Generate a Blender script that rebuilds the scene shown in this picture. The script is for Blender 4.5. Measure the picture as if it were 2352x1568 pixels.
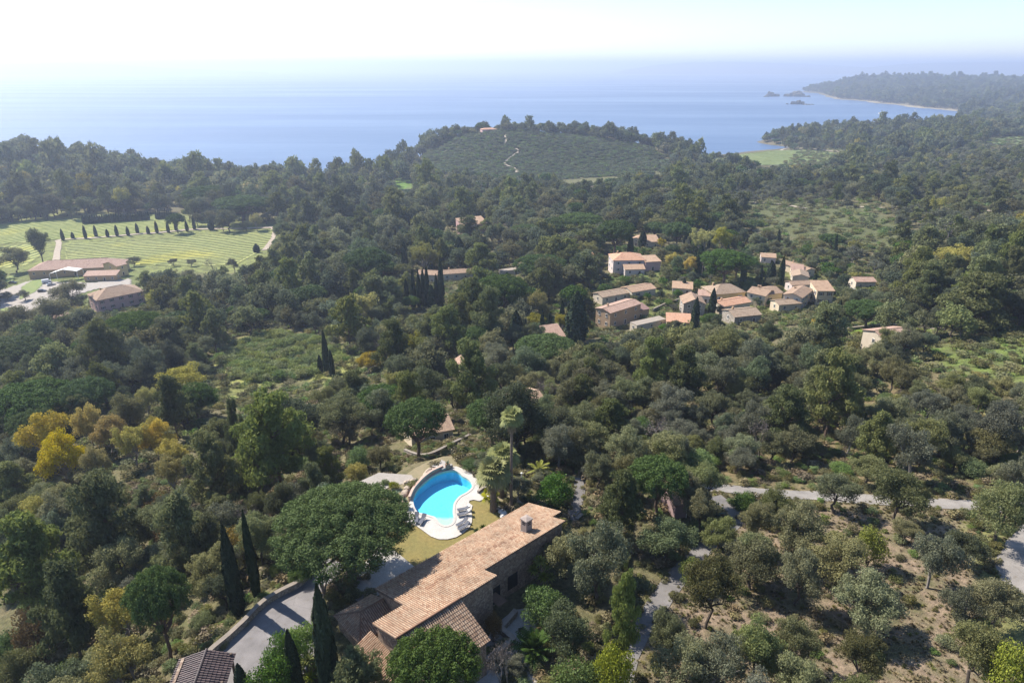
import bpy, bmesh, math, random
import numpy as np
from mathutils import Vector, Matrix

random.seed(7)
RNG = np.random.default_rng(11)
for o in list(bpy.data.objects):
    bpy.data.objects.remove(o)
scene = bpy.context.scene
COL = scene.collection
R = math.radians

# ------------------------------------------------------------------ camera
PITCH = R(21.9)
FPX = 1568.0            # focal length in pixels of a 2352 x 1568 frame
CZ = 140.0              # camera height above the sea
CP, SP = math.cos(PITCH), math.sin(PITCH)
cam_data = bpy.data.cameras.new('camera')
cam_data.sensor_width = 36.0
cam_data.lens = 36.0 * FPX / 2352.0
cam_data.clip_start = 0.5
cam_data.clip_end = 120000.0
cam = bpy.data.objects.new('camera', cam_data)
cam.location = (0, 0, CZ)
cam.rotation_euler = (R(90) - PITCH, 0, 0)
COL.objects.link(cam)
scene.camera = cam

# ------------------------------------------------------------------ sky, sun, exposure
SUN_EL, SUN_AZ = R(45), R(55)        # azimuth measured from +Y towards -X
world = bpy.data.worlds.new('World')
scene.world = world
world.use_nodes = True
wn = world.node_tree
sky = wn.nodes.new('ShaderNodeTexSky')
sky.sky_type = 'NISHITA'
sky.sun_disc = False
sky.sun_elevation = SUN_EL
sky.sun_rotation = -SUN_AZ
sky.altitude = 100
sky.air_density = 1.0
sky.dust_density = 0.2
sky.ozone_density = 3.5
bg = wn.nodes['Background']
bg.inputs['Strength'].default_value = 0.072
wn.links.new(sky.outputs['Color'], bg.inputs['Color'])
sun_data = bpy.data.lights.new('sun', 'SUN')
sun_data.energy = 3.4
sun_data.angle = R(0.5)
sun_data.color = (1.0, 0.93, 0.82)
sun = bpy.data.objects.new('sun', sun_data)
SUN_DIR = Vector((-math.sin(SUN_AZ) * math.cos(SUN_EL), math.cos(SUN_AZ) * math.cos(SUN_EL), math.sin(SUN_EL)))
sun.rotation_euler = SUN_DIR.to_track_quat('Z', 'Y').to_euler()
sun.location = (-200, 200, 400)
COL.objects.link(sun)
scene.view_settings.view_transform = 'Standard'
scene.view_settings.look = 'None'
scene.view_settings.gamma = 1.0
scene.view_settings.exposure = 1.6
scene.render.engine = 'CYCLES'
scene.cycles.use_denoising = True
scene.cycles.max_bounces = 6
scene.cycles.diffuse_bounces = 4
scene.cycles.glossy_bounces = 2
scene.cycles.transmission_bounces = 4
scene.cycles.volume_bounces = 0
scene.cycles.transparent_max_bounces = 6
scene.cycles.caustics_reflective = False
scene.cycles.caustics_refractive = False
HAZE_DENSITY = 0.00017

# ------------------------------------------------------------------ measuring helpers
def ray(u, v):
    dx, dy = (u - 1176.0) / FPX, (784.0 - v) / FPX
    return np.array([dx, CP + dy * SP, -SP + dy * CP])

def at_z(u, v, z):
    r = ray(u, v)
    t = (z - CZ) / r[2]
    return np.array([r[0] * t, r[1] * t, z])

def at_depth(u, t, z):
    return np.array([(u - 1176.0) / FPX * t, (t + (z - CZ) * SP) / CP, z])

def project(p):
    x, y, z = p[..., 0], p[..., 1], p[..., 2] - CZ
    t = y * CP - z * SP
    up = y * SP + z * CP
    t = np.where(t < 1e-3, 1e-3, t)
    return 1176 + x / t * FPX, 784 - up / t * FPX, t

# ------------------------------------------------------------------ terrain height field
_pz = [  # (u, v, ground height) seen in the photograph
 (1176,1568,80),(850,1500,80),(600,1480,79.3),(700,1350,79.5),(1020,1150,80),(930,1250,80),(1150,1250,80),
 (1300,1120,79),(1100,1040,77),(1200,1020,75),(1500,1450,80),(1650,1440,80.5),(2000,1450,81),(2350,1540,83),(2340,1300,83),
 (2100,1155,80.5),(1660,1125,78.5),(1900,1250,80.5),(2352,1168,82),(1500,1250,79.5),(1400,1150,79),
 (1890,1005,71),(2300,1000,76),(1500,1000,70),(1200,960,68),(1700,1050,73),(2100,930,72),
 (2250,820,69),(1900,830,61),(1440,750,48),(1600,720,48),(1800,690,48),(1980,655,48),(1480,625,47),(1750,640,48),
 (1600,800,54),(1300,800,51),(1100,830,49),(1100,920,58),(900,880,49),(640,900,42),(700,800,37),(500,830,36),(950,760,39),
 (250,1090,54),(100,1050,50),(400,1150,61),(500,1250,69),(100,1250,60),(100,1450,62),(300,1500,70),(450,1350,73),(600,1300,76),
 (700,1060,64),(850,1010,65),(1000,1000,67),(30,900,40),(200,850,36),(400,750,29),(200,720,22),(100,650,20),(250,630,20),
 (400,590,15),(600,570,16),(400,520,13),(30,530,13),(200,490,13),(800,600,24),(1000,640,34),(1000,540,28),(1250,560,35),
 (2000,540,50),(2300,600,58),(2300,450,50),(2000,430,30),(2300,380,40),(2300,330,30),(1700,450,30),(1400,480,30),(1200,480,26),
 (1000,460,20),(800,460,14),(1500,400,20),(1700,390,18),(2000,350,20),(1820,360,12),(1700,357,9),(1930,354,14),(2100,340,24),
]
_pt = [  # (u, depth, ground height)
 (-300,880,36),(0,880,33),(100,880,31),(200,880,24),(300,880,17),(400,880,10),(480,880,6),(560,870,4),(650,870,4),(750,880,5),(850,890,6),(930,900,8),
 (-300,980,3),(0,985,-2),(200,975,-4),(400,950,-4),(560,930,-5),(750,945,-5),(900,980,-5),
 (0,700,18),(200,700,15),(400,700,12),(600,720,10),
 (960,1000,15),(1000,1000,31),(1050,1000,46),(1100,1000,51),(1150,1000,54),(1210,1000,54),(1300,1000,47),(1390,1000,46),(1450,1000,37),(1500,1010,30),(1550,1010,25),(1590,1020,14),
 (1100,830,14),(1300,830,17),(1500,830,18),(950,830,10),(1200,900,30),(1350,900,29),(1050,910,25),
 (900,1090,-6),(1000,1110,-6),(1200,1130,-6),(1400,1120,-6),(1600,1150,-3),(1650,1250,-5),(1800,1290,-4),
 (1680,1130,6),(1800,1190,8),(1830,1300,14),(1900,1350,20),(1960,1380,20),(2050,1400,18),(2150,1420,18),
 (1880,1450,-3),(2000,1500,-5),(2150,1560,-5),(1700,1500,-6),
 (2200,1580,16),(2300,1600,20),(2400,1600,24),(2230,1750,6),(2350,1900,14),(2180,1850,-4),(2500,1900,20),
 (2250,2184,0.5),(2180,2350,0.5),(2150,2456,0.5),(2050,2740,0.5),(1980,3017,0.5),(1900,3456,0.2),
 (2352,2250,10),(2352,2600,24),(2250,2700,20),(2150,3000,20),(2352,3200,50),(2250,3500,56),(2352,3800,62),(2450,3600,60),
 (2080,3200,24),(2000,3400,22),(1960,3900,64),(2030,3900,72),(2100,3900,64),(2150,3900,55),(2250,3900,58),(1925,3850,34),(1905,3700,4),
 (1870,3500,-6),(1870,3900,-6),(1920,4300,-8),(2050,4500,-8),(2200,4600,-8),(2352,4700,-8),(2500,4700,-8),(1800,2700,-8),(2000,2400,-6),(2100,2150,-6),(1950,2800,-6),
 (1200,2000,-12),(600,1500,-12),(0,1500,-12),(1200,4500,-20),(300,4500,-20),(-600,2000,-12),(1650,4500,-20),(1600,2200,-12),
]
_pw = [(0,15,82),(20,25,82),(-20,25,80),(60,20,85),(-60,20,66),(90,60,86),(-90,60,52),(140,110,82),(-140,110,40),(240,200,75),(-240,200,26),(420,330,62),(-420,330,16),(800,650,50),(-800,650,24)]
_cp = np.array([at_z(u, v, z) for u, v, z in _pz] + [at_depth(u, t, z) for u, t, z in _pt] + [np.array(p, float) for p in _pw])

def _polar(x, y):
    return np.stack([np.arctan2(x, y), np.log(np.maximum(np.hypot(x, y), 1e-3))], -1)

_cq = _polar(_cp[:, 0], _cp[:, 1])
_D = np.linalg.norm(_cq[:, None] - _cq[None], axis=-1)
_n = len(_cq)
_A = np.zeros((_n + 3, _n + 3))
_A[:_n, :_n] = _D + np.eye(_n) * 0.002
_A[:_n, _n] = 1; _A[:_n, n1 := _n + 1] = _cq[:, 0]; _A[:_n, _n + 2] = _cq[:, 1]
_A[_n:, :_n] = _A[:_n, _n:].T
_W = np.linalg.solve(_A, np.concatenate([_cp[:, 2], [0, 0, 0]]))
TH0, TH1, NTH = R(-58), R(58), 300
LR0, LR1, NLR = math.log(6.0), math.log(5600.0), 460
_th = np.linspace(TH0, TH1, NTH)
_lr = np.linspace(LR0, LR1, NLR)
GT, GL = np.meshgrid(_th, _lr, indexing='ij')
_q = np.stack([GT, GL], -1).reshape(-1, 2)
_h = np.zeros(len(_q))
for i in range(0, len(_q), 20000):
    q = _q[i:i + 20000]
    _h[i:i + 20000] = np.linalg.norm(q[:, None] - _cq[None], axis=-1) @ _W[:_n] + _W[_n] + q @ _W[_n + 1:]
HG = _h.reshape(NTH, NLR)
GX, GY = np.exp(GL) * np.sin(GT), np.exp(GL) * np.cos(GT)

def inside(px, py, poly):
    poly = np.asarray(poly, float)
    res = np.zeros(np.shape(px), bool)
    j = len(poly) - 1
    for i in range(len(poly)):
        xi, yi, xj, yj = poly[i, 0], poly[i, 1], poly[j, 0], poly[j, 1]
        c = ((yi > py) != (yj > py)) & (px < (xj - xi) * (py - yi) / (yj - yi + 1e-12) + xi)
        res ^= c
        j = i
    return res

def seg_dist(px, py, line):
    d = np.full(np.shape(px), 1e9)
    for (x0, y0), (x1, y1) in zip(line[:-1], line[1:]):
        vx, vy = x1 - x0, y1 - y0
        t = np.clip(((px - x0) * vx + (py - y0) * vy) / (vx * vx + vy * vy + 1e-9), 0, 1)
        d = np.minimum(d, np.hypot(px - x0 - t * vx, py - y0 - t * vy))
    return d

# gentle undulation, then the level villa platform
HG += (np.sin(GX * 0.09 + 1.3) * np.cos(GY * 0.075) * 0.35 + np.sin(GX * 0.021 + GY * 0.017) * 0.8) * np.clip((np.hypot(GX, GY) - 60) / 200, 0.15, 1)
_platform = [tuple(at_z(u, v, 80)[:2]) for u, v in ((900,1120),(960,1070),(1060,1050),(1190,1100),(1330,1110),(1400,1180),(1330,1300),(1300,1480),(1250,1700),(850,1750),(480,1640),(520,1500),(640,1380),(720,1320),(850,1200))]
_ins = inside(GX, GY, _platform)
_dp = seg_dist(GX, GY, _platform + _platform[:1])
_w = np.where(_ins, 1.0, np.clip(1 - _dp / 7.0, 0, 1))
_w = _w * _w * (3 - 2 * _w)
HG = HG * (1 - _w) + 80.0 * _w

def H(x, y):
    x, y = np.asarray(x, float), np.asarray(y, float)
    a = np.clip((np.arctan2(x, y) - TH0) / (TH1 - TH0) * (NTH - 1), 0, NTH - 1.001)
    b = np.clip((np.log(np.maximum(np.hypot(x, y), 1e-3)) - LR0) / (LR1 - LR0) * (NLR - 1), 0, NLR - 1.001)
    i, j = a.astype(int), b.astype(int)
    f, g = a - i, b - j
    return (HG[i, j] * (1 - f) + HG[i + 1, j] * f) * (1 - g) + (HG[i, j + 1] * (1 - f) + HG[i + 1, j + 1] * f) * g

def ground(u, v, lo=20.0, hi=5500.0):
    """first point of the terrain on the line of sight"""
    r = ray(u, v)
    ts = np.exp(np.linspace(math.log(lo), math.log(hi), 900))
    z = CZ + r[2] * ts
    below = z < np.maximum(H(r[0] * ts, r[1] * ts), 0.0)
    if not below.any():
        t = ts[-1]
    else:
        k = max(int(np.argmax(below)), 1)
        a, b = ts[k - 1], ts[k]
        for _ in range(25):
            m = 0.5 * (a + b)
            if CZ + r[2] * m < max(float(H(r[0] * m, r[1] * m)), 0.0): b = m
            else: a = m
        t = b
    return np.array([r[0] * t, r[1] * t, CZ + r[2] * t])

def top_z(base, v):
    """height of a point seen at row v straight above base"""
    r = ray(1176, v)
    return CZ + r[2] / r[1] * base[1]

def px_per_m(p):
    return FPX / (p[1] * CP - (p[2] - CZ) * SP)

# ------------------------------------------------------------------ object helpers
def tag(o, label=None, cat=None, group=None, kind=None):
    if label: o['label'] = label
    if cat: o['category'] = cat
    if group: o['group'] = group
    if kind: o['kind'] = kind
    return o

def empty(name, loc=(0, 0, 0), rz=0.0, label=None, cat=None, group=None):
    o = bpy.data.objects.new(name, None)
    o.empty_display_size = 0.2
    COL.objects.link(o)
    o.location = loc
    o.rotation_euler = (0, 0, rz)
    return tag(o, label, cat, group)

def link(name, me, parent=None, mat=None):
    o = bpy.data.objects.new(name, me)
    COL.objects.link(o)
    if parent is not None: o.parent = parent
    if mat is not None and not me.materials: me.materials.append(mat)
    return o

def mesh_np(name, V, F, mats=(), mi=None, smooth=False, attrs=None):
    """mesh from arrays; F is (n,3) or (n,4)"""
    V = np.asarray(V, np.float32); F = np.asarray(F, np.int32)
    me = bpy.data.meshes.new(name)
    me.vertices.add(len(V)); me.vertices.foreach_set('co', V.ravel())
    k = F.shape[1]
    me.loops.add(F.size); me.loops.foreach_set('vertex_index', F.ravel())
    me.polygons.add(len(F))
    me.polygons.foreach_set('loop_start', np.arange(0, F.size, k, dtype=np.int32))
    me.polygons.foreach_set('loop_total', np.full(len(F), k, np.int32))
    for m in mats: me.materials.append(m)
    if mi is not None: me.polygons.foreach_set('material_index', np.asarray(mi, np.int32))
    if smooth: me.polygons.foreach_set('use_smooth', np.ones(len(F), bool))
    for an, (ty, dom, dat) in (attrs or {}).items():
        a = me.attributes.new(an, ty, dom)
        key = 'color' if 'COLOR' in ty else ('vector' if ty == 'FLOAT_VECTOR' else 'value')
        a.data.foreach_set(key, np.asarray(dat).ravel())
    me.update(); me.validate()
    return me

class MB:
    """collects shapes for one mesh"""
    def __init__(s): s.v, s.f, s.m = [], [], []
    def add(s, v, f, m=0):
        n = len(s.v)
        s.v += [tuple(float(c) for c in p) for p in v]
        s.f += [tuple(i + n for i in q) for q in f]
        s.m += [m] * len(f)
        return s
    def box(s, c, d, rz=0.0, m=0):
        x, y, z = d[0] / 2, d[1] / 2, d[2] / 2
        cs, sn = math.cos(rz), math.sin(rz)
        v = [(c[0] + a * cs - b * sn, c[1] + a * sn + b * cs, c[2] + e) for a, b, e in
             ((-x,-y,-z),(x,-y,-z),(x,y,-z),(-x,y,-z),(-x,-y,z),(x,-y,z),(x,y,z),(-x,y,z))]
        return s.add(v, [(3,2,1,0),(4,5,6,7),(0,1,5,4),(1,2,6,5),(2,3,7,6),(3,0,4,7)], m)
    def prism(s, poly, z0, z1, m=0):
        """poly counter-clockwise [(x,y)] ; z0, z1 numbers or lists"""
        n = len(poly)
        a = [z0] * n if np.isscalar(z0) else z0
        b = [z1] * n if np.isscalar(z1) else z1
        v = [(p[0], p[1], a[i]) for i, p in enumerate(poly)] + [(p[0], p[1], b[i]) for i, p in enumerate(poly)]
        f = [tuple(range(n - 1, -1, -1)), tuple(range(n, 2 * n))] + [(i, (i + 1) % n, n + (i + 1) % n, n + i) for i in range(n)]
        return s.add(v, f, m)
    def tube(s, pts, rad, n=6, m=0, cap=True):
        pts = [np.asarray(p, float) for p in pts]
        rings = []
        for i, p in enumerate(pts):
            d = pts[min(i + 1, len(pts) - 1)] - pts[max(i - 1, 0)]
            d /= np.linalg.norm(d) + 1e-9
            a = np.cross(d, (0, 0, 1.0) if abs(d[2]) < 0.9 else (1.0, 0, 0)); a /= np.linalg.norm(a)
            b = np.cross(d, a)
            rr = rad if np.isscalar(rad) else rad[i]
            rings.append([p + rr * (math.cos(2 * math.pi * k / n) * a + math.sin(2 * math.pi * k / n) * b) for k in range(n)])
        v = [q for r in rings for q in r]
        f = [(i * n + k, i * n + (k + 1) % n, (i + 1) * n + (k + 1) % n, (i + 1) * n + k) for i in range(len(pts) - 1) for k in range(n)]
        f = [q[::-1] for q in f]
        if cap: f += [tuple(range(n)), tuple(range(len(v) - 1, len(v) - n - 1, -1))]
        return s.add(v, f, m)
    def lathe(s, c, prof, n=12, m=0):
        v = [(c[0] + r * math.cos(2 * math.pi * k / n), c[1] + r * math.sin(2 * math.pi * k / n), c[2] + z) for r, z in prof for k in range(n)]
        f = [(i * n + k, i * n + (k + 1) % n, (i + 1) * n + (k + 1) % n, (i + 1) * n + k) for i in range(len(prof) - 1) for k in range(n)]
        f += [tuple(range(n - 1, -1, -1)), tuple(range(len(v) - n, len(v)))]
        return s.add(v, f, m)
    def mesh(s, name, *mats):
        me = bpy.data.meshes.new(name)
        me.from_pydata(s.v, [], s.f)
        for m in mats: me.materials.append(m)
        if len(mats) > 1: me.polygons.foreach_set('material_index', np.array(s.m, np.int32))
        me.update()
        return me
    def build(s, name, mat, parent=None, smooth=False):
        me = s.mesh(name, *(mat if isinstance(mat, (list, tuple)) else [mat]))
        if smooth: me.polygons.foreach_set('use_smooth', np.ones(len(me.polygons), bool))
        return link(name, me, parent)

def copy_tree(o, parent=None):
    c = o.copy(); COL.objects.link(c); c.parent = parent
    for ch in o.children: copy_tree(ch, c)
    return c

# ------------------------------------------------------------------ materials
MATS = {}
def nodes_of(name):
    m = bpy.data.materials.new(name); m.use_nodes = True
    MATS[name] = m
    nt = m.node_tree
    return m, nt, nt.nodes['Principled BSDF']

def N(nt, kind, **kw):
    n = nt.nodes.new(kind)
    for k, v in kw.items():
        if k.startswith('i_'): n.inputs[k[2:].replace('_', ' ')].default_value = v
        else: setattr(n, k, v)
    return n

def ramp(nt, fac, stops):
    r = nt.nodes.new('ShaderNodeValToRGB')
    e = r.color_ramp.elements
    e[0].position, e[0].color = stops[0][0], (*stops[0][1], 1)
    e[1].position, e[1].color = stops[-1][0], (*stops[-1][1], 1)
    for p, c in stops[1:-1]:
        x = e.new(p); x.color = (*c, 1)
    nt.links.new(fac, r.inputs['Fac'])
    return r.outputs['Color']

def mixc(nt, a, b, fac, mode='MIX'):
    m = nt.nodes.new('ShaderNodeMix'); m.data_type = 'RGBA'; m.blend_type = mode
    for sock, val in (('A', a), ('B', b)):
        s = [i for i in m.inputs if i.name == sock and i.type == 'RGBA'][0]
        if isinstance(val, tuple): s.default_value = (*val, 1) if len(val) == 3 else val
        else: nt.links.new(val, s)
    if isinstance(fac, (int, float)): m.inputs[0].default_value = fac
    else: nt.links.new(fac, m.inputs[0])
    return [o for o in m.outputs if o.type == 'RGBA'][0]

def noise(nt, scale, detail=4, coord='Object', rough=0.55, vec=None):
    n = N(nt, 'ShaderNodeTexNoise'); n.inputs['Scale'].default_value = scale; n.inputs['Detail'].default_value = detail; n.inputs['Roughness'].default_value = rough
    if vec is None:
        tc = nt.nodes.new('ShaderNodeTexCoord'); vec = tc.outputs[coord]
    nt.links.new(vec, n.inputs['Vector'])
    return n.outputs['Fac']

def bump(nt, bs, height, strength=0.4, dist=0.05):
    b = N(nt, 'ShaderNodeBump'); b.inputs['Strength'].default_value = strength; b.inputs['Distance'].default_value = dist
    nt.links.new(height, b.inputs['Height']); nt.links.new(b.outputs['Normal'], bs.inputs['Normal'])

def plain(name, c1, c2=None, scale=3.0, rough=0.85, bs_=0.25, metallic=0.0, coord='Object', fine=None):
    """painted or mineral surface with blotches and fine grain"""
    m, nt, b = nodes_of(name)
    c2 = c2 or tuple(x * 0.75 for x in c1)
    f = noise(nt, scale, 6, coord)
    col = ramp(nt, f, [(0.3, c1), (0.7, c2)])
    g = noise(nt, (fine or scale * 9), 3, coord)
    col = mixc(nt, col, ramp(nt, g, [(0.25, (0.8, 0.8, 0.8)), (0.75, (1.15, 1.15, 1.15))]), 1.0, 'MULTIPLY')
    nt.links.new(col, b.inputs['Base Color'])
    b.inputs['Roughness'].default_value = rough; b.inputs['Metallic'].default_value = metallic
    if bs_: bump(nt, b, g, bs_, 0.03)
    return m

def foliage(name, c1, c2, trans=0.3, hue=0.02, val=0.35, rough=0.6, patch=0.35):
    """leaf material: per-leaf, per-clump and per-plant variation of the leaf colour"""
    m, nt, b = nodes_of(name)
    at_ = N(nt, 'ShaderNodeAttribute', attribute_name='leaf')
    col = ramp(nt, at_.outputs['Fac'], [(0.0, c2), (1.0, c1)])
    oi = N(nt, 'ShaderNodeObjectInfo')
    hs = N(nt, 'ShaderNodeHueSaturation')
    mp = N(nt, 'ShaderNodeMapRange'); mp.inputs['To Min'].default_value = 0.5 - hue; mp.inputs['To Max'].default_value = 0.5 + hue
    nt.links.new(oi.outputs['Random'], mp.inputs['Value']); nt.links.new(mp.outputs['Result'], hs.inputs['Hue'])
    ml = N(nt, 'ShaderNodeMath', operation='MULTIPLY'); ml.inputs[1].default_value = 7.31
    fr = N(nt, 'ShaderNodeMath', operation='FRACT')
    nt.links.new(oi.outputs['Random'], ml.inputs[0]); nt.links.new(ml.outputs[0], fr.inputs[0])
    mv = N(nt, 'ShaderNodeMapRange'); mv.inputs['To Min'].default_value = 1 - val; mv.inputs['To Max'].default_value = 1 + val
    nt.links.new(fr.outputs[0], mv.inputs['Value']); nt.links.new(mv.outputs['Result'], hs.inputs['Value'])
    ml2 = N(nt, 'ShaderNodeMath', operation='MULTIPLY'); ml2.inputs[1].default_value = 13.7
    fr2 = N(nt, 'ShaderNodeMath', operation='FRACT')
    nt.links.new(oi.outputs['Random'], ml2.inputs[0]); nt.links.new(ml2.outputs[0], fr2.inputs[0])
    ms = N(nt, 'ShaderNodeMapRange'); ms.inputs['To Min'].default_value = 0.85; ms.inputs['To Max'].default_value = 1.2
    nt.links.new(fr2.outputs[0], ms.inputs['Value']); nt.links.new(ms.outputs['Result'], hs.inputs['Saturation'])
    nt.links.new(col, hs.inputs['Color'])
    d = N(nt, 'ShaderNodeBsdfDiffuse'); t = N(nt, 'ShaderNodeBsdfTranslucent'); mx = N(nt, 'ShaderNodeMixShader')
    mx.inputs[0].default_value = trans
    nt.links.new(hs.outputs['Color'], d.inputs['Color']); nt.links.new(hs.outputs['Color'], t.inputs['Color'])
    gl = N(nt, 'ShaderNodeBsdfGlossy'); gl.inputs['Roughness'].default_value = rough; gl.inputs['Color'].default_value = (0.9, 0.95, 1, 1)
    mx2 = N(nt, 'ShaderNodeMixShader'); mx2.inputs[0].default_value = 0.008
    nt.links.new(d.outputs[0], mx.inputs[1]); nt.links.new(t.outputs[0], mx.inputs[2])
    nt.links.new(mx.outputs[0], mx2.inputs[1]); nt.links.new(gl.outputs[0], mx2.inputs[2])
    nt.links.new(mx2.outputs[0], nt.nodes['Material Output'].inputs['Surface'])
    nt.nodes.remove(b)
    return m
# ================================================================== SETTING
# ---- ground material: colour comes from a painted zone map (soil, meadow, sand) broken up by noise
def ground_material():
    m, nt, b = nodes_of('ground_soil')
    a = N(nt, 'ShaderNodeAttribute', attribute_name='zone')
    f1 = noise(nt, 0.22, 6); f2 = noise(nt, 1.6, 5); f3 = noise(nt, 6.0, 4)
    col = mixc(nt, a.outputs['Color'], (0.085, 0.092, 0.042), ramp(nt, f1, [(0.42, (0, 0, 0)), (0.62, (0.75, 0.75, 0.75))]))
    col = mixc(nt, col, ramp(nt, f2, [(0.3, (0.62, 0.62, 0.6)), (0.7, (1.3, 1.27, 1.2))]), 1.0, 'MULTIPLY')
    col = mixc(nt, col, ramp(nt, f3, [(0.25, (0.7, 0.7, 0.7)), (0.75, (1.25, 1.25, 1.25))]), 1.0, 'MULTIPLY')
    nt.links.new(col, b.inputs['Base Color'])
    b.inputs['Roughness'].default_value = 0.95
    b.inputs['Specular IOR Level'].default_value = 0.1
    bump(nt, b, f3, 0.6, 0.25)
    return m
M_GROUND = ground_material()

FOREST_FLOOR = (0.135, 0.118, 0.07)
ZONES = [  # (polygon in the photograph, depth range, ground colour)
 ([(-80,490),(200,480),(420,480),(660,510),(650,565),(590,625),(300,635),(140,625),(-80,640)], (330, 640), (0.20, 0.225, 0.075)),
 ([(1250,1130),(1250,900),(1700,880),(2100,860),(2420,850),(2420,1180),(1650,1130)], (60, 320), (0.17, 0.135, 0.08)),
 ([(1400,1750),(1480,1430),(1560,1320),(1690,1185),(1900,1160),(2420,1185),(2480,1750)], (40, 150), (0.205, 0.158, 0.118)),
 ([(2200,1200),(2420,1190),(2460,1600),(2300,1500)], (40, 150), (0.19, 0.19, 0.08)),
 ([(1560,1215),(1620,1190),(1660,1215),(1600,1250)], (40, 150), (0.10, 0.16, 0.035)),
 ([(560,985),(530,930),(600,890),(690,870),(760,890),(830,850),(840,815),(760,785),(620,755),(520,790),(480,850)], (120, 420), (0.25, 0.26, 0.085)),
 ([(2130,800),(2250,775),(2420,760),(2420,890),(2270,870),(2170,850)], (120, 330), (0.125, 0.165, 0.045)),
 ([(1690,460),(1850,450),(2000,480),(2080,520),(2060,570),(1900,570),(1780,530),(1680,500)], (350, 900), (0.105, 0.115, 0.055)),
 ([(1960,390),(2240,350),(2352,400),(2352,470),(2100,450)], (500, 1300), (0.20, 0.19, 0.09)),
 ([(950,405),(1000,335),(1090,300),(1220,295),(1350,320),(1500,350),(1540,395),(1300,405),(1100,415)], (780, 1010), (0.06, 0.07, 0.038)),
 ([(1800,345),(1850,315),(1960,305),(2000,330),(1950,350)], (1000, 1420), (0.17, 0.165, 0.085)),
 ([(900,412),(950,403),(945,432),(905,440)], (600, 900), (0.12, 0.24, 0.03)),
 ([(1255,405),(1500,385),(1590,395),(1420,425),(1270,435)], (600, 980), (0.15, 0.145, 0.075)),
 ([(0,620),(330,600),(330,700),(100,740),(0,760)], (300, 520), (0.16, 0.19, 0.07)),
 ([(1380,640),(1560,600),(1900,640),(1960,700),(1500,760),(1380,740)], (200, 420), (0.15, 0.17, 0.06)),
 ([(1940,750),(2050,735),(2160,760),(2050,775),(1950,770)], (200, 420), (0.13, 0.20, 0.03)),
 ([(1180,740),(1260,720),(1300,760),(1200,800)], (200, 420), (0.12, 0.19, 0.04)),
]
_P3 = np.stack([GX, GY, HG], -1)
_U, _V, _T = project(_P3)
ZC = np.zeros((NTH, NLR, 4), np.float32); ZC[..., :3] = FOREST_FLOOR; ZC[..., 3] = 1
for poly, (t0, t1), c in ZONES:
    k = inside(_U, _V, poly) & (_T > t0) & (_T < t1)
    ZC[k, :3] = c
# sand and bare rock along the far shore
_sand = (HG > -2) & (HG < 2.2) & (_T > 1900)
ZC[_sand, :3] = (0.42, 0.36, 0.27)
_sand2 = (HG > -2) & (HG < 1.5) & (_T <= 1900) & (_T > 600)
ZC[_sand2, :3] = (0.20, 0.16, 0.12)
for _ in range(2):   # soften the edges of the zones
    ZC[1:-1, 1:-1] = (ZC[1:-1, 1:-1] * 2 + ZC[:-2, 1:-1] + ZC[2:, 1:-1] + ZC[1:-1, :-2] + ZC[1:-1, 2:]) / 6
_idx = np.arange(NTH * NLR).reshape(NTH, NLR)
_F = np.stack([_idx[:-1, :-1], _idx[1:, :-1], _idx[1:, 1:], _idx[:-1, 1:]], -1).reshape(-1, 4)[:, ::-1]
me = mesh_np('ground', np.stack([GX, GY, HG], -1).reshape(-1, 3), _F[:, ::-1], [M_GROUND], smooth=True,
             attrs={'zone': ('FLOAT_COLOR', 'POINT', ZC.reshape(-1, 4))})
tag(link('ground', me), kind='structure')

# ---- sea
def sea_material():
    m, nt, b = nodes_of('sea_water')
    tc = nt.nodes.new('ShaderNodeTexCoord')
    mp = N(nt, 'ShaderNodeMapping'); mp.inputs['Scale'].default_value = (0.00045, 0.0021, 1)
    mp.inputs['Rotation'].default_value = (0, 0, 0.12)
    nt.links.new(tc.outputs['Object'], mp.inputs['Vector'])
    slick = noise(nt, 1.0, 5, vec=mp.outputs['Vector'], rough=0.6)
    col = ramp(nt, slick, [(0.35, (0.075, 0.125, 0.225)), (0.7, (0.10, 0.15, 0.25))])
    nt.links.new(col, b.inputs['Base Color'])
    rg = N(nt, 'ShaderNodeMapRange'); rg.inputs['From Min'].default_value = 0.36; rg.inputs['From Max'].default_value = 0.66
    rg.inputs['To Min'].default_value = 0.46; rg.inputs['To Max'].default_value = 0.28
    nt.links.new(slick, rg.inputs['Value']); nt.links.new(rg.outputs['Result'], b.inputs['Roughness'])
    b.inputs['IOR'].default_value = 1.33
    w = noise(nt, 0.25, 4); w2 = noise(nt, 0.03, 4)
    ad = N(nt, 'ShaderNodeMath', operation='MULTIPLY_ADD'); ad.inputs[1].default_value = 3.0
    nt.links.new(w2, ad.inputs[0]); nt.links.new(w, ad.inputs[2])
    bump(nt, b, ad.outputs[0], 0.35, 1.2)
    return m
_r = np.concatenate([[300.0], np.exp(np.linspace(math.log(450), math.log(42000), 60))])
_a = np.linspace(0, 2 * math.pi, 129)[:-1]
_V3 = np.stack([np.outer(_r, np.sin(_a)), np.outer(_r, np.cos(_a)), np.zeros((len(_r), len(_a)))], -1)
_i = np.arange(len(_r) * 128).reshape(len(_r), 128)
_j = np.roll(_i, -1, 1)
_Fs = np.stack([_i[:-1], _i[1:], _j[1:], _j[:-1]], -1).reshape(-1, 4)
tag(link('sea', mesh_np('sea', _V3.reshape(-1, 3), _Fs, [sea_material()])), kind='structure')

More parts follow.
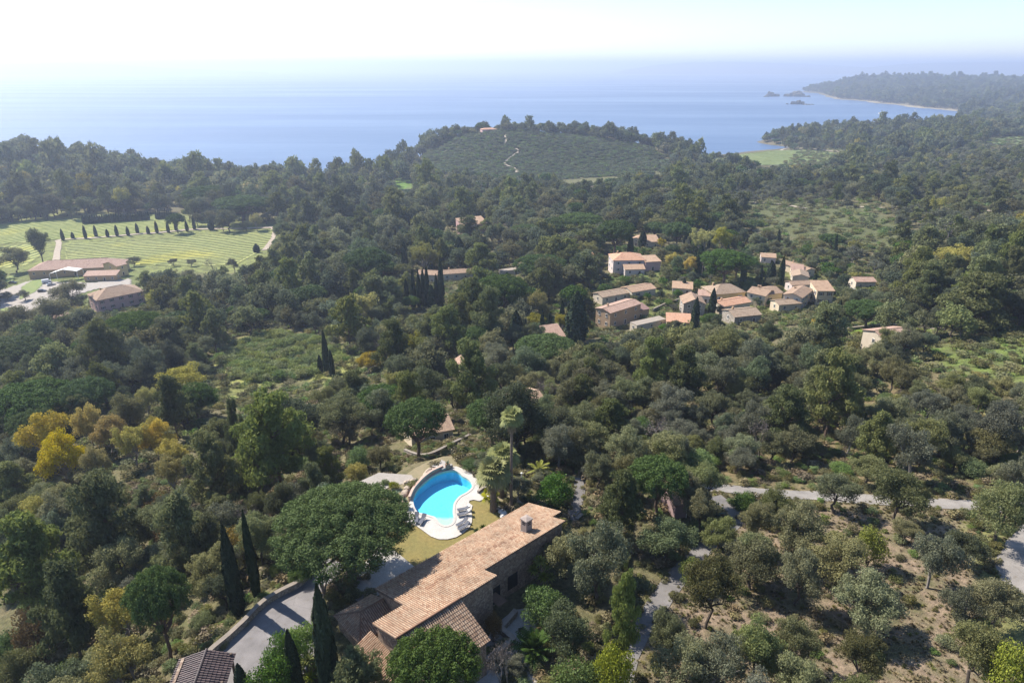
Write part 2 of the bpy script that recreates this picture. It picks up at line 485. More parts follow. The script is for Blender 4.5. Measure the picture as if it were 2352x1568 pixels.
# ---- far hills across the bay
M_FARHILL = plain('far_hill_scrub', (0.055, 0.07, 0.045), (0.09, 0.085, 0.06), 0.002, 0.95, 0)
def far_hill(u0, u1, t, prof, deep, name='hills', seed=0):
    rg = np.random.default_rng(seed)
    us = np.linspace(u0, u1, 90)
    hs = np.interp(np.linspace(0, 1, 90), np.linspace(0, 1, len(prof)), prof)
    hs = np.minimum(hs + np.cumsum(rg.normal(0, 0.012, 90)) * max(prof) * 0.5 + rg.normal(0, 0.012, 90) * max(prof), 262.0); hs = np.maximum(hs, 1.0)
    hs[0] = hs[-1] = 0.0
    rows = []
    for dz, fr in ((-deep, 0.0), (-deep * 0.45, 0.55), (0, 1.0), (deep * 0.5, 0.5), (deep, 0.0)):
        row = []
        for u, h in zip(us, hs):
            wob = 1 + 0.25 * math.sin(u * 0.05 + dz * 0.002)
            p = at_depth(u, t + dz, 0)
            row.append((p[0], p[1], h * fr * (wob if fr < 1 else 1) - 3))
        rows.append(row)
    V = np.array(rows).reshape(-1, 3)
    i = np.arange(5 * 90).reshape(5, 90)
    F = np.stack([i[:-1, :-1], i[:-1, 1:], i[1:, 1:], i[1:, :-1]], -1).reshape(-1, 4)
    return tag(link(name, mesh_np(name, V, F, [M_FARHILL], smooth=True)), kind='structure')
far_hill(-450, 620, 15000, [120, 220, 245, 225, 190, 215, 190, 120, 80, 40], 1800, seed=1)
far_hill(1420, 2150, 15500, [60, 180, 240, 248, 235, 210, 180, 140, 90, 40], 1800, seed=3)
far_hill(1950, 2850, 14500, [90, 190, 230, 245, 225, 240, 220, 230, 210], 1500, seed=4)
far_hill(1985, 2900, 11500, [8, 40, 45, 30, 36, 30, 44, 36, 50, 60], 900, seed=5)

# ---- sheets and ribbons that lie on the ground
def sheet(name, poly, cell, mat, off=0.12):
    """grid of cells inside a world polygon, draped on the ground"""
    P = np.array(poly); x0, y0 = P.min(0); x1, y1 = P.max(0)
    xs = np.arange(x0 - cell, x1 + 2 * cell, cell); ys = np.arange(y0 - cell, y1 + 2 * cell, cell)
    X, Y = np.meshgrid(xs, ys, indexing='ij')
    ins = inside((X[:-1, :-1] + X[1:, 1:]) / 2, (Y[:-1, :-1] + Y[1:, 1:]) / 2, P)
    V = np.stack([X, Y, H(X, Y) + off], -1).reshape(-1, 3)
    i = np.arange(X.size).reshape(X.shape)
    F = np.stack([i[:-1, :-1], i[1:, :-1], i[1:, 1:], i[:-1, 1:]], -1)[ins]
    used = np.unique(F); mp = np.zeros(len(V), int); mp[used] = np.arange(len(used))
    return tag(link(name, mesh_np(name, V[used], mp[F], [mat])), kind='structure')

def pxpoly(pts, z=None):
    return [tuple((ground(u, v) if z is None else at_z(u, v, z))[:2]) for u, v in pts]

def smooth_line(pts, step=1.5):
    P = [np.array(p[:2], float) for p in pts]
    P = [2 * P[0] - P[1]] + P + [2 * P[-1] - P[-2]]
    out = []
    for k in range(1, len(P) - 2):
        n = max(2, int(np.linalg.norm(P[k + 1] - P[k]) / step))
        for s in range(n):
            t = s / n
            out.append(0.5 * (2 * P[k] + (P[k + 1] - P[k - 1]) * t + (2 * P[k - 1] - 5 * P[k] + 4 * P[k + 1] - P[k + 2]) * t * t + (3 * P[k] - P[k - 1] - 3 * P[k + 1] + P[k + 2]) * t ** 3))
    out.append(P[-2])
    return np.array(out)

def ribbon(name, line, width, mat, off=0.08, step=1.5, wob=0.28, n=4):
    L = smooth_line(line, step)
    d = np.gradient(L, axis=0); d /= np.linalg.norm(d, axis=1)[:, None] + 1e-9
    nrm = np.stack([-d[:, 1], d[:, 0]], -1)
    rg = np.random.default_rng(len(L))
    wl = width / 2 * (1 + wob * np.convolve(rg.normal(0, 1, len(L)), np.ones(5) / 5, 'same')); wr = width / 2 * (1 + wob * np.convolve(rg.normal(0, 1, len(L)), np.ones(5) / 5, 'same'))
    rows = [L + nrm * (wl + (-wl - wr) * k / n)[:, None] for k in range(n + 1)]
    V = np.stack(rows, 1); Z = H(V[..., 0], V[..., 1]) + off
    V = np.concatenate([V, Z[..., None]], -1)
    i = np.arange(V.shape[0] * (n + 1)).reshape(V.shape[0], n + 1)
    F = np.stack([i[:-1, :-1], i[:-1, 1:], i[1:, 1:], i[1:, :-1]], -1).reshape(-1, 4)[:, ::-1]
    return tag(link(name, mesh_np(name, V.reshape(-1, 3), F, [mat])), kind='structure')

def asphalt(name, c, spread=0.28):
    m, nt, b = nodes_of(name)
    f = noise(nt, 0.35, 5); g = noise(nt, 14, 3)
    col = ramp(nt, f, [(0.3, tuple(x * (1 - spread) for x in c)), (0.7, tuple(x * (1 + spread) for x in c))])
    col = mixc(nt, col, ramp(nt, g, [(0.3, (0.8, 0.8, 0.8)), (0.7, (1.16, 1.16, 1.16))]), 1.0, 'MULTIPLY')
    lit = noise(nt, 1.3, 6, rough=0.7)
    col = mixc(nt, col, (0.11, 0.085, 0.05), ramp(nt, lit, [(0.58, (0, 0, 0)), (0.72, (0.6, 0.6, 0.6))]))
    crack = N(nt, 'ShaderNodeTexVoronoi', feature='DISTANCE_TO_EDGE'); crack.inputs['Scale'].default_value = 0.22
    tc = nt.nodes.new('ShaderNodeTexCoord'); nt.links.new(tc.outputs['Object'], crack.inputs['Vector'])
    col = mixc(nt, col, ramp(nt, crack.outputs['Distance'], [(0.0, (0.72, 0.72, 0.72)), (0.012, (1, 1, 1))]), 0.7, 'MULTIPLY')
    nt.links.new(col, b.inputs['Base Color']); b.inputs['Roughness'].default_value = 0.9
    bump(nt, b, g, 0.3, 0.02)
    return m
M_DRIVE = asphalt('driveway_asphalt', (0.175, 0.163, 0.163))
M_ROAD = asphalt('road_asphalt', (0.195, 0.178, 0.162))
M_GRAVEL = plain('pale_gravel', (0.33, 0.295, 0.26), (0.26, 0.23, 0.20), 0.6, 0.95, 0.4, fine=9)
M_DIRT = plain('dirt_track_soil', (0.36, 0.30, 0.23), (0.27, 0.22, 0.165), 0.4, 0.95, 0.4, fine=5)

def px(*pts): return [ground(u, v) for u, v in pts]
ROADS = {}
def road(name, pts, width, mat, off=0.08, step=1.5):
    L = px(*pts); ROADS.setdefault(name, []).append((smooth_line(L, 3.0), width)); return ribbon(name, L, width, mat, off, step)
road('road', [(1600,1114),(1640,1119),(1720,1128),(1850,1137),(2000,1146),(2150,1155),(2290,1163),(2440,1172)], 3.6, M_ROAD)
road('path', [(1640,1140),(1690,1185),(1640,1235),(1575,1300),(1535,1350),(1500,1405),(1460,1478),(1430,1568),(1400,1680)], 2.3, asphalt('path_asphalt', (0.15, 0.14, 0.135)), 0.07)
road('road', [(2440,1180),(2375,1230),(2340,1290),(2345,1350),(2400,1440),(2480,1540)], 3.8, M_ROAD, 0.09)
road('path', [(1328,1098),(1330,1130),(1322,1165),(1318,1195)], 1.5, asphalt('garden_path_paving', (0.13, 0.12, 0.115)), 0.09, 0.8)
road('dirt_track', [(1188,398),(1180,386),(1158,378),(1172,362),(1190,350),(1186,342)], 3.0, M_DIRT, 0.7, 3)
road('dirt_track', [(1158,331),(1162,322),(1160,314),(1164,309)], 3.0, M_DIRT, 0.7, 3)
road('dirt_track', [(1160,378),(1190,392),(1188,400)], 3.0, M_DIRT, 0.6, 3)
road('dirt_track', [(128,600),(131,585),(136,560),(142,551),(240,545),(350,536),(450,527),(560,525),(625,523)], 4.2, M_DIRT, 0.35, 3)
road('dirt_track', [(625,523),(632,532),(625,552),(608,575)], 4.0, M_DIRT, 0.35, 3)
road('dirt_track', [(1770,365),(1800,343),(1850,342),(1960,352)], 5.0, M_DIRT, 0.5, 6)
road('dirt_track', [(1960,476),(2030,478),(2120,478),(2240,484),(2330,488)], 4.0, M_DIRT, 0.5, 5)
road('dirt_track', [(1655,470),(1720,466),(1790,470),(1850,480)], 3.5, M_DIRT, 0.5, 5)
sheet('winery_yard', pxpoly([(0,668),(40,655),(85,640),(120,648),(215,650),(300,640),(300,655),(220,665),(185,675),(160,690),(115,695),(60,725),(0,745)]), 1.6, M_GRAVEL, 0.25)
M_LAWN_BRIGHT = plain('bright_grass', (0.13, 0.18, 0.045), (0.17, 0.20, 0.055), 0.25, 0.95, 0.5, fine=4)
for pp in ([(45,690),(50,660),(75,645),(103,640),(98,655),(80,672),(62,680)], [(0,712),(22,706),(30,714),(18,726),(0,730)], [(0,640),(35,632),(30,646),(0,656)]):
    sheet('lawn', pxpoly(pp), 1.2, M_LAWN_BRIGHT, 0.4)

# ---- vineyards: ground sheet and rows of vines
def vineyard_ground(name, g1, g2, dry, yellow=0.0):
    m, nt, b = nodes_of(name)
    f = noise(nt, 0.03, 5); g = noise(nt, 0.4, 5); h = noise(nt, 0.018, 3, rough=0.4)
    col = ramp(nt, g, [(0.3, g1), (0.55, g2), (0.75, dry)])
    if yellow: col = mixc(nt, col, (0.42, 0.38, 0.03), ramp(nt, h, [(0.58, (0, 0, 0)), (0.70, (yellow, yellow, yellow))]))
    col = mixc(nt, col, ramp(nt, f, [(0.3, (0.8, 0.85, 0.8)), (0.7, (1.2, 1.15, 1.1))]), 1.0, 'MULTIPLY')
    nt.links.new(col, b.inputs['Base Color']); b.inputs['Roughness'].default_value = 0.95
    return m
M_VINEGROUND = vineyard_ground('vineyard_grass', (0.205, 0.235, 0.065), (0.245, 0.265, 0.075), (0.27, 0.25, 0.09), 0.8)
M_VINEGROUND2 = vineyard_ground('vineyard_grass_far', (0.12, 0.17, 0.06), (0.15, 0.19, 0.07), (0.18, 0.17, 0.09))
M_VINE = foliage('vine_leaves', (0.175, 0.21, 0.07), (0.14, 0.18, 0.06), 0.25)
VINEYARDS = [
 ('vineyard', [(150,562),(330,552),(480,540),(627,527),(627,545),(600,575),(545,606),(450,612),(300,607),(152,600)], M_VINEGROUND, (148,585), (600,550)),
 ('vineyard', [(-60,520),(190,503),(280,497),(380,490),(415,493),(450,523),(250,543),(145,550),(-60,565)], M_VINEGROUND, (0,542), (330,500)),
 ('vineyard', [(-60,572),(70,562),(85,566),(95,585),(60,610),(-60,625)], M_VINEGROUND, (0,600), (80,575)),
 ('vineyard', [(1640,372),(1690,358),(1760,348),(1850,345),(1955,354),(1890,374),(1760,380)], M_VINEGROUND2, (1700,368), (1900,356)),
 ('vineyard', [(2260,325),(2300,316),(2420,314),(2420,330),(2300,334)], M_VINEGROUND2, (2270,326), (2400,322)),
]
VINE_POLYS = []
for name, poly, mat, ra, rb in VINEYARDS:
    W = pxpoly(poly); VINE_POLYS.append(W)
    far = np.mean([q[1] for q in W]) > 700
    sheet('field', W, 5.0 if far else 2.2, mat, 0.55 if far else 0.3)
    a, b_ = ground(*ra)[:2], ground(*rb)[:2]
    d = (b_ - a) / np.linalg.norm(b_ - a); nn = np.array([-d[1], d[0]])
    Wn = np.array(W); s = (Wn - a) @ d; q = (Wn - a) @ nn
    V, F, lf = [], [], []
    gap = 8.0 if far else 6.2
    st_ = 3.0 if far else 1.2
    for k in np.arange(q.min(), q.max(), gap):
        run = []
        for t in np.arange(s.min(), s.max() + st_, st_):
            p = a + d * t + nn * (k + RNG.normal(0, 0.06))
            if not inside(p[0], p[1], Wn) : run = []; continue
            z = float(H(p[0], p[1])) + 0.28; hh = RNG.uniform(0.3, 0.5) * (1.5 if far else 1); w2 = RNG.uniform(0.7, 1.0) * (1.5 if far else 1)
            i0 = len(V); cv = RNG.random()
            V += [(*(p - nn * w2), z), (*(p - nn * w2 * 0.4), z + hh), (*(p + nn * w2 * 0.5), z + hh * 0.9), (*(p + nn * w2), z)]; lf += [cv] * 4
            if run: F += [(run[j], i0 + j, i0 + j + 1, run[j + 1]) for j in range(3)]
            run = [i0, i0 + 1, i0 + 2, i0 + 3]
    V = np.array(V)
    o = link('vine_rows', mesh_np('vine_rows', V, F, [M_VINE], attrs={'leaf': ('FLOAT', 'POINT', lf)}))
    tag(o, 'low green vine rows in the vineyard ' + ('near the far bay' if far else 'behind the winery'), 'vines', kind='stuff')

# ---- haze: the air over the bay
def haze():
    m = bpy.data.materials.new('haze_air'); m.use_nodes = True
    nt = m.node_tree; nt.nodes.remove(nt.nodes['Principled BSDF'])
    pv = N(nt, 'ShaderNodeVolumePrincipled')
    pv.inputs['Color'].default_value = (0.66, 0.76, 1.0, 1)
    pv.inputs['Density'].default_value = HAZE_DENSITY
    pv.inputs['Anisotropy'].default_value = 0.33
    nt.links.new(pv.outputs[0], nt.nodes['Material Output'].inputs['Volume'])
    o = MB().box((0, 0, 130), (86000, 86000, 304)).build('haze', m)
    return tag(o, 'pale blue haze in the air over the bay', 'haze', kind='stuff')
haze()
# ================================================================== PLANTS
M_BARK = plain('oak_bark', (0.085, 0.065, 0.05), (0.05, 0.04, 0.032), 2.0, 0.95, 0.6)
M_BARK_PINE = plain('pine_bark', (0.15, 0.10, 0.075), (0.085, 0.06, 0.05), 2.0, 0.95, 0.6)
M_BARK_GREY = plain('grey_bark', (0.24, 0.21, 0.19), (0.16, 0.14, 0.125), 2.0, 0.95, 0.4)
M_BARK_PALM = plain('palm_trunk_fibre', (0.20, 0.155, 0.115), (0.12, 0.09, 0.07), 3.0, 0.95, 0.6)
FOL = {
 'oak': foliage('oak_leaves', (0.205, 0.205, 0.095), (0.138, 0.142, 0.067), 0.4, 0.028, 0.42),
 'holm': foliage('holm_oak_leaves', (0.148, 0.168, 0.087), (0.090, 0.105, 0.065), 0.38, 0.03, 0.4),
 'pine': foliage('aleppo_pine_needles', (0.176, 0.189, 0.068), (0.106, 0.121, 0.048), 0.38, 0.016, 0.3),
 'stone': foliage('stone_pine_needles', (0.098, 0.148, 0.036), (0.05, 0.082, 0.022), 0.22, 0.012, 0.18),
 'cypress': foliage('cypress_scales', (0.048, 0.068, 0.03), (0.022, 0.034, 0.016), 0.1, 0.01, 0.2),
 'mimosa': foliage('mimosa_blossom', (0.58, 0.43, 0.075), (0.28, 0.24, 0.055), 0.3, 0.012, 0.25),
 'bright': foliage('bright_shrub_leaves', (0.250, 0.275, 0.027), (0.125, 0.156, 0.025), 0.3, 0.012, 0.2),
 'poplar': foliage('pale_tree_leaves', (0.38, 0.33, 0.085), (0.2, 0.19, 0.06), 0.3, 0.015, 0.25),
 'olive': foliage('olive_leaves', (0.180, 0.185, 0.120), (0.120, 0.125, 0.084), 0.4, 0.012, 0.25),
 'twig': foliage('bare_twigs', (0.252, 0.210, 0.186), (0.144, 0.120, 0.108), 0.1, 0.01, 0.2),
 'garden': foliage('glossy_garden_leaves', (0.105, 0.177, 0.032), (0.048, 0.092, 0.024), 0.25, 0.015, 0.2, 0.4),
 'maquis': foliage('maquis_leaves', (0.208, 0.195, 0.076), (0.132, 0.132, 0.062), 0.35, 0.025, 0.35),
 'maquis_green': foliage('green_scrub_leaves', (0.176, 0.230, 0.072), (0.111, 0.149, 0.058), 0.35, 0.025, 0.3),
 'dry': foliage('dry_grass_blades', (0.235, 0.19, 0.115), (0.15, 0.125, 0.075), 0.2, 0.02, 0.25),
 'reed': foliage('green_reeds', (0.26, 0.29, 0.1), (0.16, 0.19, 0.065), 0.3, 0.015, 0.2),
 'palm': foliage('fan_palm_leaves', (0.3, 0.31, 0.12), (0.16, 0.175, 0.07), 0.3, 0.01, 0.12),
 'palm_yellow': foliage('yellow_palm_leaves', (0.30, 0.30, 0.06), (0.16, 0.17, 0.04), 0.3, 0.01, 0.12),
 'yucca': foliage('yucca_leaves', (0.22, 0.25, 0.05), (0.11, 0.14, 0.035), 0.25, 0.01, 0.15),
 'agave': foliage('agave_leaves', (0.12, 0.16, 0.10), (0.07, 0.10, 0.06), 0.15, 0.01, 0.15),
 'cycad': foliage('cycad_leaves', (0.075, 0.115, 0.03), (0.04, 0.065, 0.018), 0.2, 0.01, 0.15),
 'autumn': foliage('russet_leaves', (0.22, 0.145, 0.045), (0.11, 0.085, 0.04), 0.25, 0.015, 0.25),
}

def unit(v): return v / (np.linalg.norm(v, axis=-1, keepdims=True) + 1e-9)

def leaf_cards(pos, nrm, size, rg, aspect=1.5, tilt=0.75, updir=None):
    """one quad per leaf spray; returns V, F, per-vertex leaf value"""
    n = len(pos)
    nn = unit(nrm + rg.normal(0, tilt, (n, 3)))
    a = rg.normal(0, 1, (n, 3)) if updir is None else updir + rg.normal(0, 0.25, (n, 3))
    a = unit(a - nn * np.sum(a * nn, 1, keepdims=True))
    b = np.cross(nn, a)
    s = (size * rg.uniform(0.6, 1.35, n))[:, None]
    a = a * s * aspect * 0.5; b = b * s * 0.5
    V = np.stack([pos - a - b * 0.55, pos - a * 0.1 - b, pos + a, pos - a * 0.1 + b], 1).reshape(-1, 3)
    F = np.arange(n * 4).reshape(n, 4)
    return V, F, np.repeat(np.clip(rg.beta(2, 2, n), 0, 1), 4)

def puff_cloud(puffs, per, size, rg, down=0.35, inner=0.25, aspect=1.5, tilt=0.75):
    """leaf sprays on and in ellipsoidal clumps; puffs = [(centre, radii)]"""
    P, Nn, L = [], [], []
    for c, r in puffs:
        c = np.asarray(c, float); r = np.broadcast_to(np.asarray(r, float), (3,))
        k = max(4, int(per * (r[0] * r[1] + r[0] * r[2] + r[1] * r[2]) / 3))
        d = unit(rg.normal(0, 1, (k * 2, 3)))
        keep = (d[:, 2] > -0.25) | (rg.random(len(d)) < down)
        d = d[keep][:k]
        rad = np.where(rg.random(len(d)) < inner, rg.uniform(0.3, 0.85, len(d)), rg.uniform(0.82, 1.12, len(d)))
        # lumpy surface
        lump = 1 + 0.16 * np.sin(d[:, 0] * 7 + c[0] * 3) * np.cos(d[:, 1] * 6 + c[1]) + 0.1 * np.sin(d[:, 2] * 9 + c[2] * 5)
        P.append(c + d * r * (rad * lump)[:, None]); Nn.append(unit(d / r)); L.append(len(d))
    P = np.concatenate(P); Nn = np.concatenate(Nn)
    return leaf_cards(P, Nn, np.full(len(P), size), rg, aspect, tilt)

def crown_me(name, clouds, mat):
    V, F, L, n = [], [], [], 0
    for v, f, l in clouds:
        V.append(v); F.append(f + n); L.append(l); n += len(v)
    return mesh_np(name, np.concatenate(V), np.concatenate(F), [mat], attrs={'leaf': ('FLOAT', 'POINT', np.concatenate(L))})

def limb(mb, a, b, r0, r1, rg, bend=0.12, seg=4, n=5):
    a, b = np.asarray(a, float), np.asarray(b, float)
    L = np.linalg.norm(b - a)
    pts = [a + (b - a) * t + (rg.normal(0, bend * L * 0.5, 3) * (math.sin(math.pi * t)) if 0 < t < 1 else 0) for t in np.linspace(0, 1, seg + 1)]
    mb.tube(pts, [r0 + (r1 - r0) * t for t in np.linspace(0, 1, seg + 1)], n)
    return pts

# every builder returns (trunk mesh, crown mesh) for a plant about 1 unit tall and 1 unit wide
def spread_puffs(rg, n, cx, cz, rx, rz, pr, shell=0.72):
    out = []
    ga = math.pi * (3 - 5 ** 0.5)
    for i in range(n):
        zz = 1 - 1.55 * (i + 0.5) / n
        rr = math.sqrt(max(0, 1 - zz * zz)); an = ga * i + rg.uniform(-0.5, 0.5)
        k = shell * rg.uniform(0.75, 1.15)
        c = (cx[0] + rx * rr * math.cos(an) * k, cx[1] + rx * rr * math.sin(an) * k, cz + rz * zz * k)
        s = pr * rg.uniform(0.7, 1.3)
        out.append((c, (s, s * rg.uniform(0.85, 1.1), s * rg.uniform(0.62, 0.85))))
    return out

def make_oak(seed, mat, bark, lod, gappy=0.0, base=0.22):
    """broad-leaved tree: a few leaning lobes, each covered with small clumps"""
    rg = np.random.default_rng(seed)
    off = (rg.uniform(-0.05, 0.05), rg.uniform(-0.05, 0.05))
    nl = int(rg.integers(5, 8)); puffs = []
    a0 = rg.uniform(0, 6.28)
    lobes = [((off[0], off[1], 0.70 + rg.uniform(-0.03, 0.04)), rg.uniform(0.20, 0.26))]
    for i in range(nl):
        an = a0 + i * 6.283 / nl + rg.uniform(-0.35, 0.35); d = rg.uniform(0.20, 0.31)
        lobes.append(((off[0] + math.cos(an) * d, off[1] + math.sin(an) * d, rg.uniform(0.38, 0.72)), rg.uniform(0.15, 0.23)))
    ns, pr = {0: (9, 0.085), 1: (6, 0.11), 2: (2, 0.19)}[lod]
    for c, rl in lobes:
        if gappy and rg.random() < gappy * 0.5: continue
        for j in range(ns):
            dd = unit(rg.normal(0, 1, 3)); dd[2] = abs(dd[2]) if rg.random() < 0.7 else dd[2] * 0.6
            if gappy and rg.random() < gappy: continue
            s = pr * rg.uniform(0.7, 1.35)
            k = rl * rg.uniform(0.55, 1.0) if ns > 2 else rl * 0.4
            puffs.append(((c[0] + dd[0] * k, c[1] + dd[1] * k, c[2] + dd[2] * k), (s, s * rg.uniform(0.85, 1.15), s * rg.uniform(0.8, 1.05))))
        if lod < 2: puffs.append((c, (rl * 0.62, rl * 0.62, rl * 0.5)))
    per, sz = {0: (27000, 0.0165), 1: (5200, 0.034), 2: (1000, 0.080)}[lod]
    cr = crown_me('crown', [puff_cloud(puffs, per, sz, rg)], mat)
    mb = MB()
    fork = np.array([off[0] * 0.6, off[1] * 0.6, base + 0.08])
    limb(mb, (0, 0, -0.06), fork, 0.030, 0.023, rg, 0.2, 4, 6)
    for c, rl in (lobes if lod < 2 else lobes[:3]):
        pts = limb(mb, fork, c, 0.016, 0.006, rg, 0.2, 4, 5)
        if lod == 0:
            for q in range(3):
                e = np.array(c) + unit(rg.normal(0, 1, 3)) * rl * 0.9
                limb(mb, pts[2 + q % 2], e, 0.006, 0.002, rg, 0.15, 3, 4)
    return mb.mesh('trunk', bark), cr

def make_pine(seed, mat, bark, lod):
    """Aleppo pine: irregular cone of feathery tiers on a visible trunk"""
    rg = np.random.default_rng(seed)
    puffs, mb = [], MB()
    lean = rg.normal(0, 0.05, 2)
    tp = limb(mb, (0, 0, -0.05), (lean[0], lean[1], 0.92), 0.028, 0.006, rg, 0.05, 6, 6)
    n = {0: 58, 1: 30, 2: 13}[lod]
    for i in range(n):
        h = 0.26 + 0.72 * (i + 0.5) / n
        w = 0.45 * (1 - ((h - 0.26) / 0.76) ** 1.7) ** 0.8 + 0.04
        an = i * 2.4 + rg.uniform(-0.5, 0.5); k = rg.uniform(0.45, 1.12) if i % 3 else rg.uniform(0.1, 0.5)
        c = np.array([lean[0] * h + math.cos(an) * w * k, lean[1] * h + math.sin(an) * w * k, h + rg.uniform(-0.03, 0.04) + 0.05 * k])
        s = (0.085 + 0.07 * w) * rg.uniform(0.65, 1.3) * (1.7 if lod == 2 else 1.25 if lod == 1 else 1)
        puffs.append((c, (s, s, s * 0.6)))
        if i % (1 if lod == 0 else 3) == 0: limb(mb, (lean[0] * h, lean[1] * h, h - 0.10), c, 0.007, 0.002, rg, 0.12, 3, 4)
    per, sz = {0: (27000, 0.019), 1: (5200, 0.040), 2: (900, 0.085)}[lod]
    return mb.mesh('trunk', bark), crown_me('crown', [puff_cloud(puffs, per, sz, rg, 0.4, 0.35, 2.6, 0.8)], mat)

def make_stone_pine(seed, mat, bark, lod, dome=0.30, open_=0.52):
    """umbrella pine: dense dome with a flat dark underside on bare spreading limbs"""
    rg = np.random.default_rng(seed)
    puffs, mb = [], MB()
    n = {0: 110, 1: 46, 2: 18, -1: 300}[lod]
    ga = math.pi * (3 - 5 ** 0.5)
    for i in range(n):
        f = math.sqrt((i + 0.5) / n) * 0.47
        an = ga * i + rg.uniform(-0.25, 0.25)
        z = open_ + 0.08 + dome * math.sqrt(max(0.0, 1 - (f / 0.50) ** 2)) * rg.uniform(0.84, 1.07)
        s = {0: 0.058, 1: 0.095, 2: 0.15, -1: 0.043}[lod] * rg.uniform(0.7, 1.35)
        puffs.append(((math.cos(an) * f, math.sin(an) * f, z), (s, s, s * 1.0)))
        if i % 2 == 0: puffs.append(((math.cos(an) * f * 0.9, math.sin(an) * f * 0.9, open_ + (z - open_) * rg.uniform(0.15, 0.6)), (s * 1.1, s * 1.1, s * 0.7)))
    per, sz = {0: (64000, 0.0115), 1: (9500, 0.029), 2: (1300, 0.08), -1: (150000, 0.0070)}[lod]
    cr = crown_me('crown', [puff_cloud(puffs, per, sz, rg, 0.35, 0.3, 2.0, 0.55)], mat)
    fork = np.array([0.01, 0.0, 0.30])
    limb(mb, (0, 0, -0.05), fork, 0.034, 0.026, rg, 0.08, 4, 8)
    for k in range({0: 12, 1: 7, 2: 4, -1: 18}[lod]):
        an = k * 2.4 + 0.3; f = rg.uniform(0.18, 0.42)
        e = np.array([math.cos(an) * f, math.sin(an) * f, open_ + 0.08 + 0.12 * (1 - f)])
        pts = limb(mb, fork, e, 0.016, 0.005, rg, 0.12, 4, 5)
        for q in range(2 if lod > 0 else 4):
            s = pts[2 + q % 2]; limb(mb, s, s + np.array([rg.normal(0, 0.07), rg.normal(0, 0.07), 0.10]), 0.006, 0.002, rg, 0.1, 2, 4)
    return mb.mesh('trunk', bark), cr

def make_cypress(seed, mat, bark, lod):
    """column: unit tall, unit wide (scaled to its slender width)"""
    rg = np.random.default_rng(seed)
    n = {0: 7000, 1: 1800, 2: 350}[lod]; sz = {0: 0.05, 1: 0.10, 2: 0.24}[lod]
    h = rg.random(n) ** 0.85
    prof = np.interp(h, [0, 0.06, 0.25, 0.5, 0.75, 0.92, 1.0], [0.55, 0.85, 1.0, 0.92, 0.66, 0.3, 0.03]) * 0.5
    an = rg.uniform(0, 2 * math.pi, n)
    fl = 1 + 0.10 * np.sin(an * 5 + h * 9) + 0.07 * np.sin(an * 9 - h * 21 + seed)
    rr = prof * fl * np.where(rg.random(n) < 0.3, rg.uniform(0.4, 0.95, n), rg.uniform(0.9, 1.08, n))
    pos = np.stack([np.cos(an) * rr, np.sin(an) * rr, h * 0.97 + 0.03], -1)
    nr = np.stack([np.cos(an), np.sin(an), np.full(n, 0.25)], -1)
    V, F, L = leaf_cards(pos, nr, np.full(n, 1.0), rg, 1.6, 0.45, np.array([[0, 0, 1.0]]))
    # cards are laid out in plant units: narrow in plan, short in height
    c = np.repeat(pos, 4, 0); d = V - c
    d[:, :2] *= sz * 2.2; d[:, 2] *= sz * 0.62
    cr = crown_me('crown', [(c + d, F, L)], mat)
    mb = MB().tube([(0, 0, -0.04), (0, 0, 0.5), (0, 0, 0.9)], [0.10, 0.07, 0.02], 6)
    return mb.mesh('trunk', bark), cr

def make_bare(seed, bark, mat, lod, dens=1.0):
    """leafless tree: forking limbs and a haze of fine twigs"""
    rg = np.random.default_rng(seed)
    mb = MB(); tips = []
    def grow(a, d, L, r, k):
        b = a + d * L
        pts = limb(mb, a, b, r, r * 0.6, rg, 0.10, 3, 5 if k < 2 else 3)
        if k >= (4 if lod == 0 else 2): tips.append(b); return
        for _ in range(3):
            nd = unit(d + rg.normal(0, 0.55, 3) + np.array([0, 0, 0.16]))
            grow(b if rg.random() < 0.7 else pts[2], nd, L * rg.uniform(0.6, 0.8), r * 0.58, k + 1)
    grow(np.array([0, 0, -0.04]), np.array([0, 0, 1.0]), 0.30, 0.022, 0)
    P = np.repeat(np.array(tips), int((6 if lod == 0 else 22) * dens) + 1, 0)
    P = P + rg.normal(0, 0.045 if lod == 0 else 0.10, P.shape)
    v, f, l = leaf_cards(P, rg.normal(0, 1, P.shape), np.full(len(P), 0.05), rg, 1.0, 0.5)
    c = np.repeat(P, 4, 0); d = (v - c).reshape(-1, 4, 3)
    v = (c.reshape(-1, 4, 3) + d * np.array([1.0, 0.14, 1.0, 0.14])[None, :, None]).reshape(-1, 3)
    return mb.mesh('trunk', bark), crown_me('crown', [(v, f, l)], mat)

def make_bush(seed, mat, bark, lod, tall=0.8):
    rg = np.random.default_rng(seed)
    n = {0: 16, 1: 9, 2: 5}[lod]
    puffs = spread_puffs(rg, n, (0, 0), 0.42 * tall, 0.40, 0.38 * tall, {0: 0.17, 1: 0.21, 2: 0.3}[lod])
    per, sz = {0: (17000, 0.022), 1: (2900, 0.054), 2: (500, 0.12)}[lod]
    cr = crown_me('crown', [puff_cloud(puffs, per, sz, rg, 0.5)], mat)
    mb = MB()
    for k in range(4 if lod == 0 else 2):
        an = k * 1.7; limb(mb, (0, 0, -0.05), (0.2 * math.cos(an), 0.2 * math.sin(an), 0.4 * tall), 0.02, 0.008, rg, 0.15, 3, 4)
    return mb.mesh('trunk', bark), cr

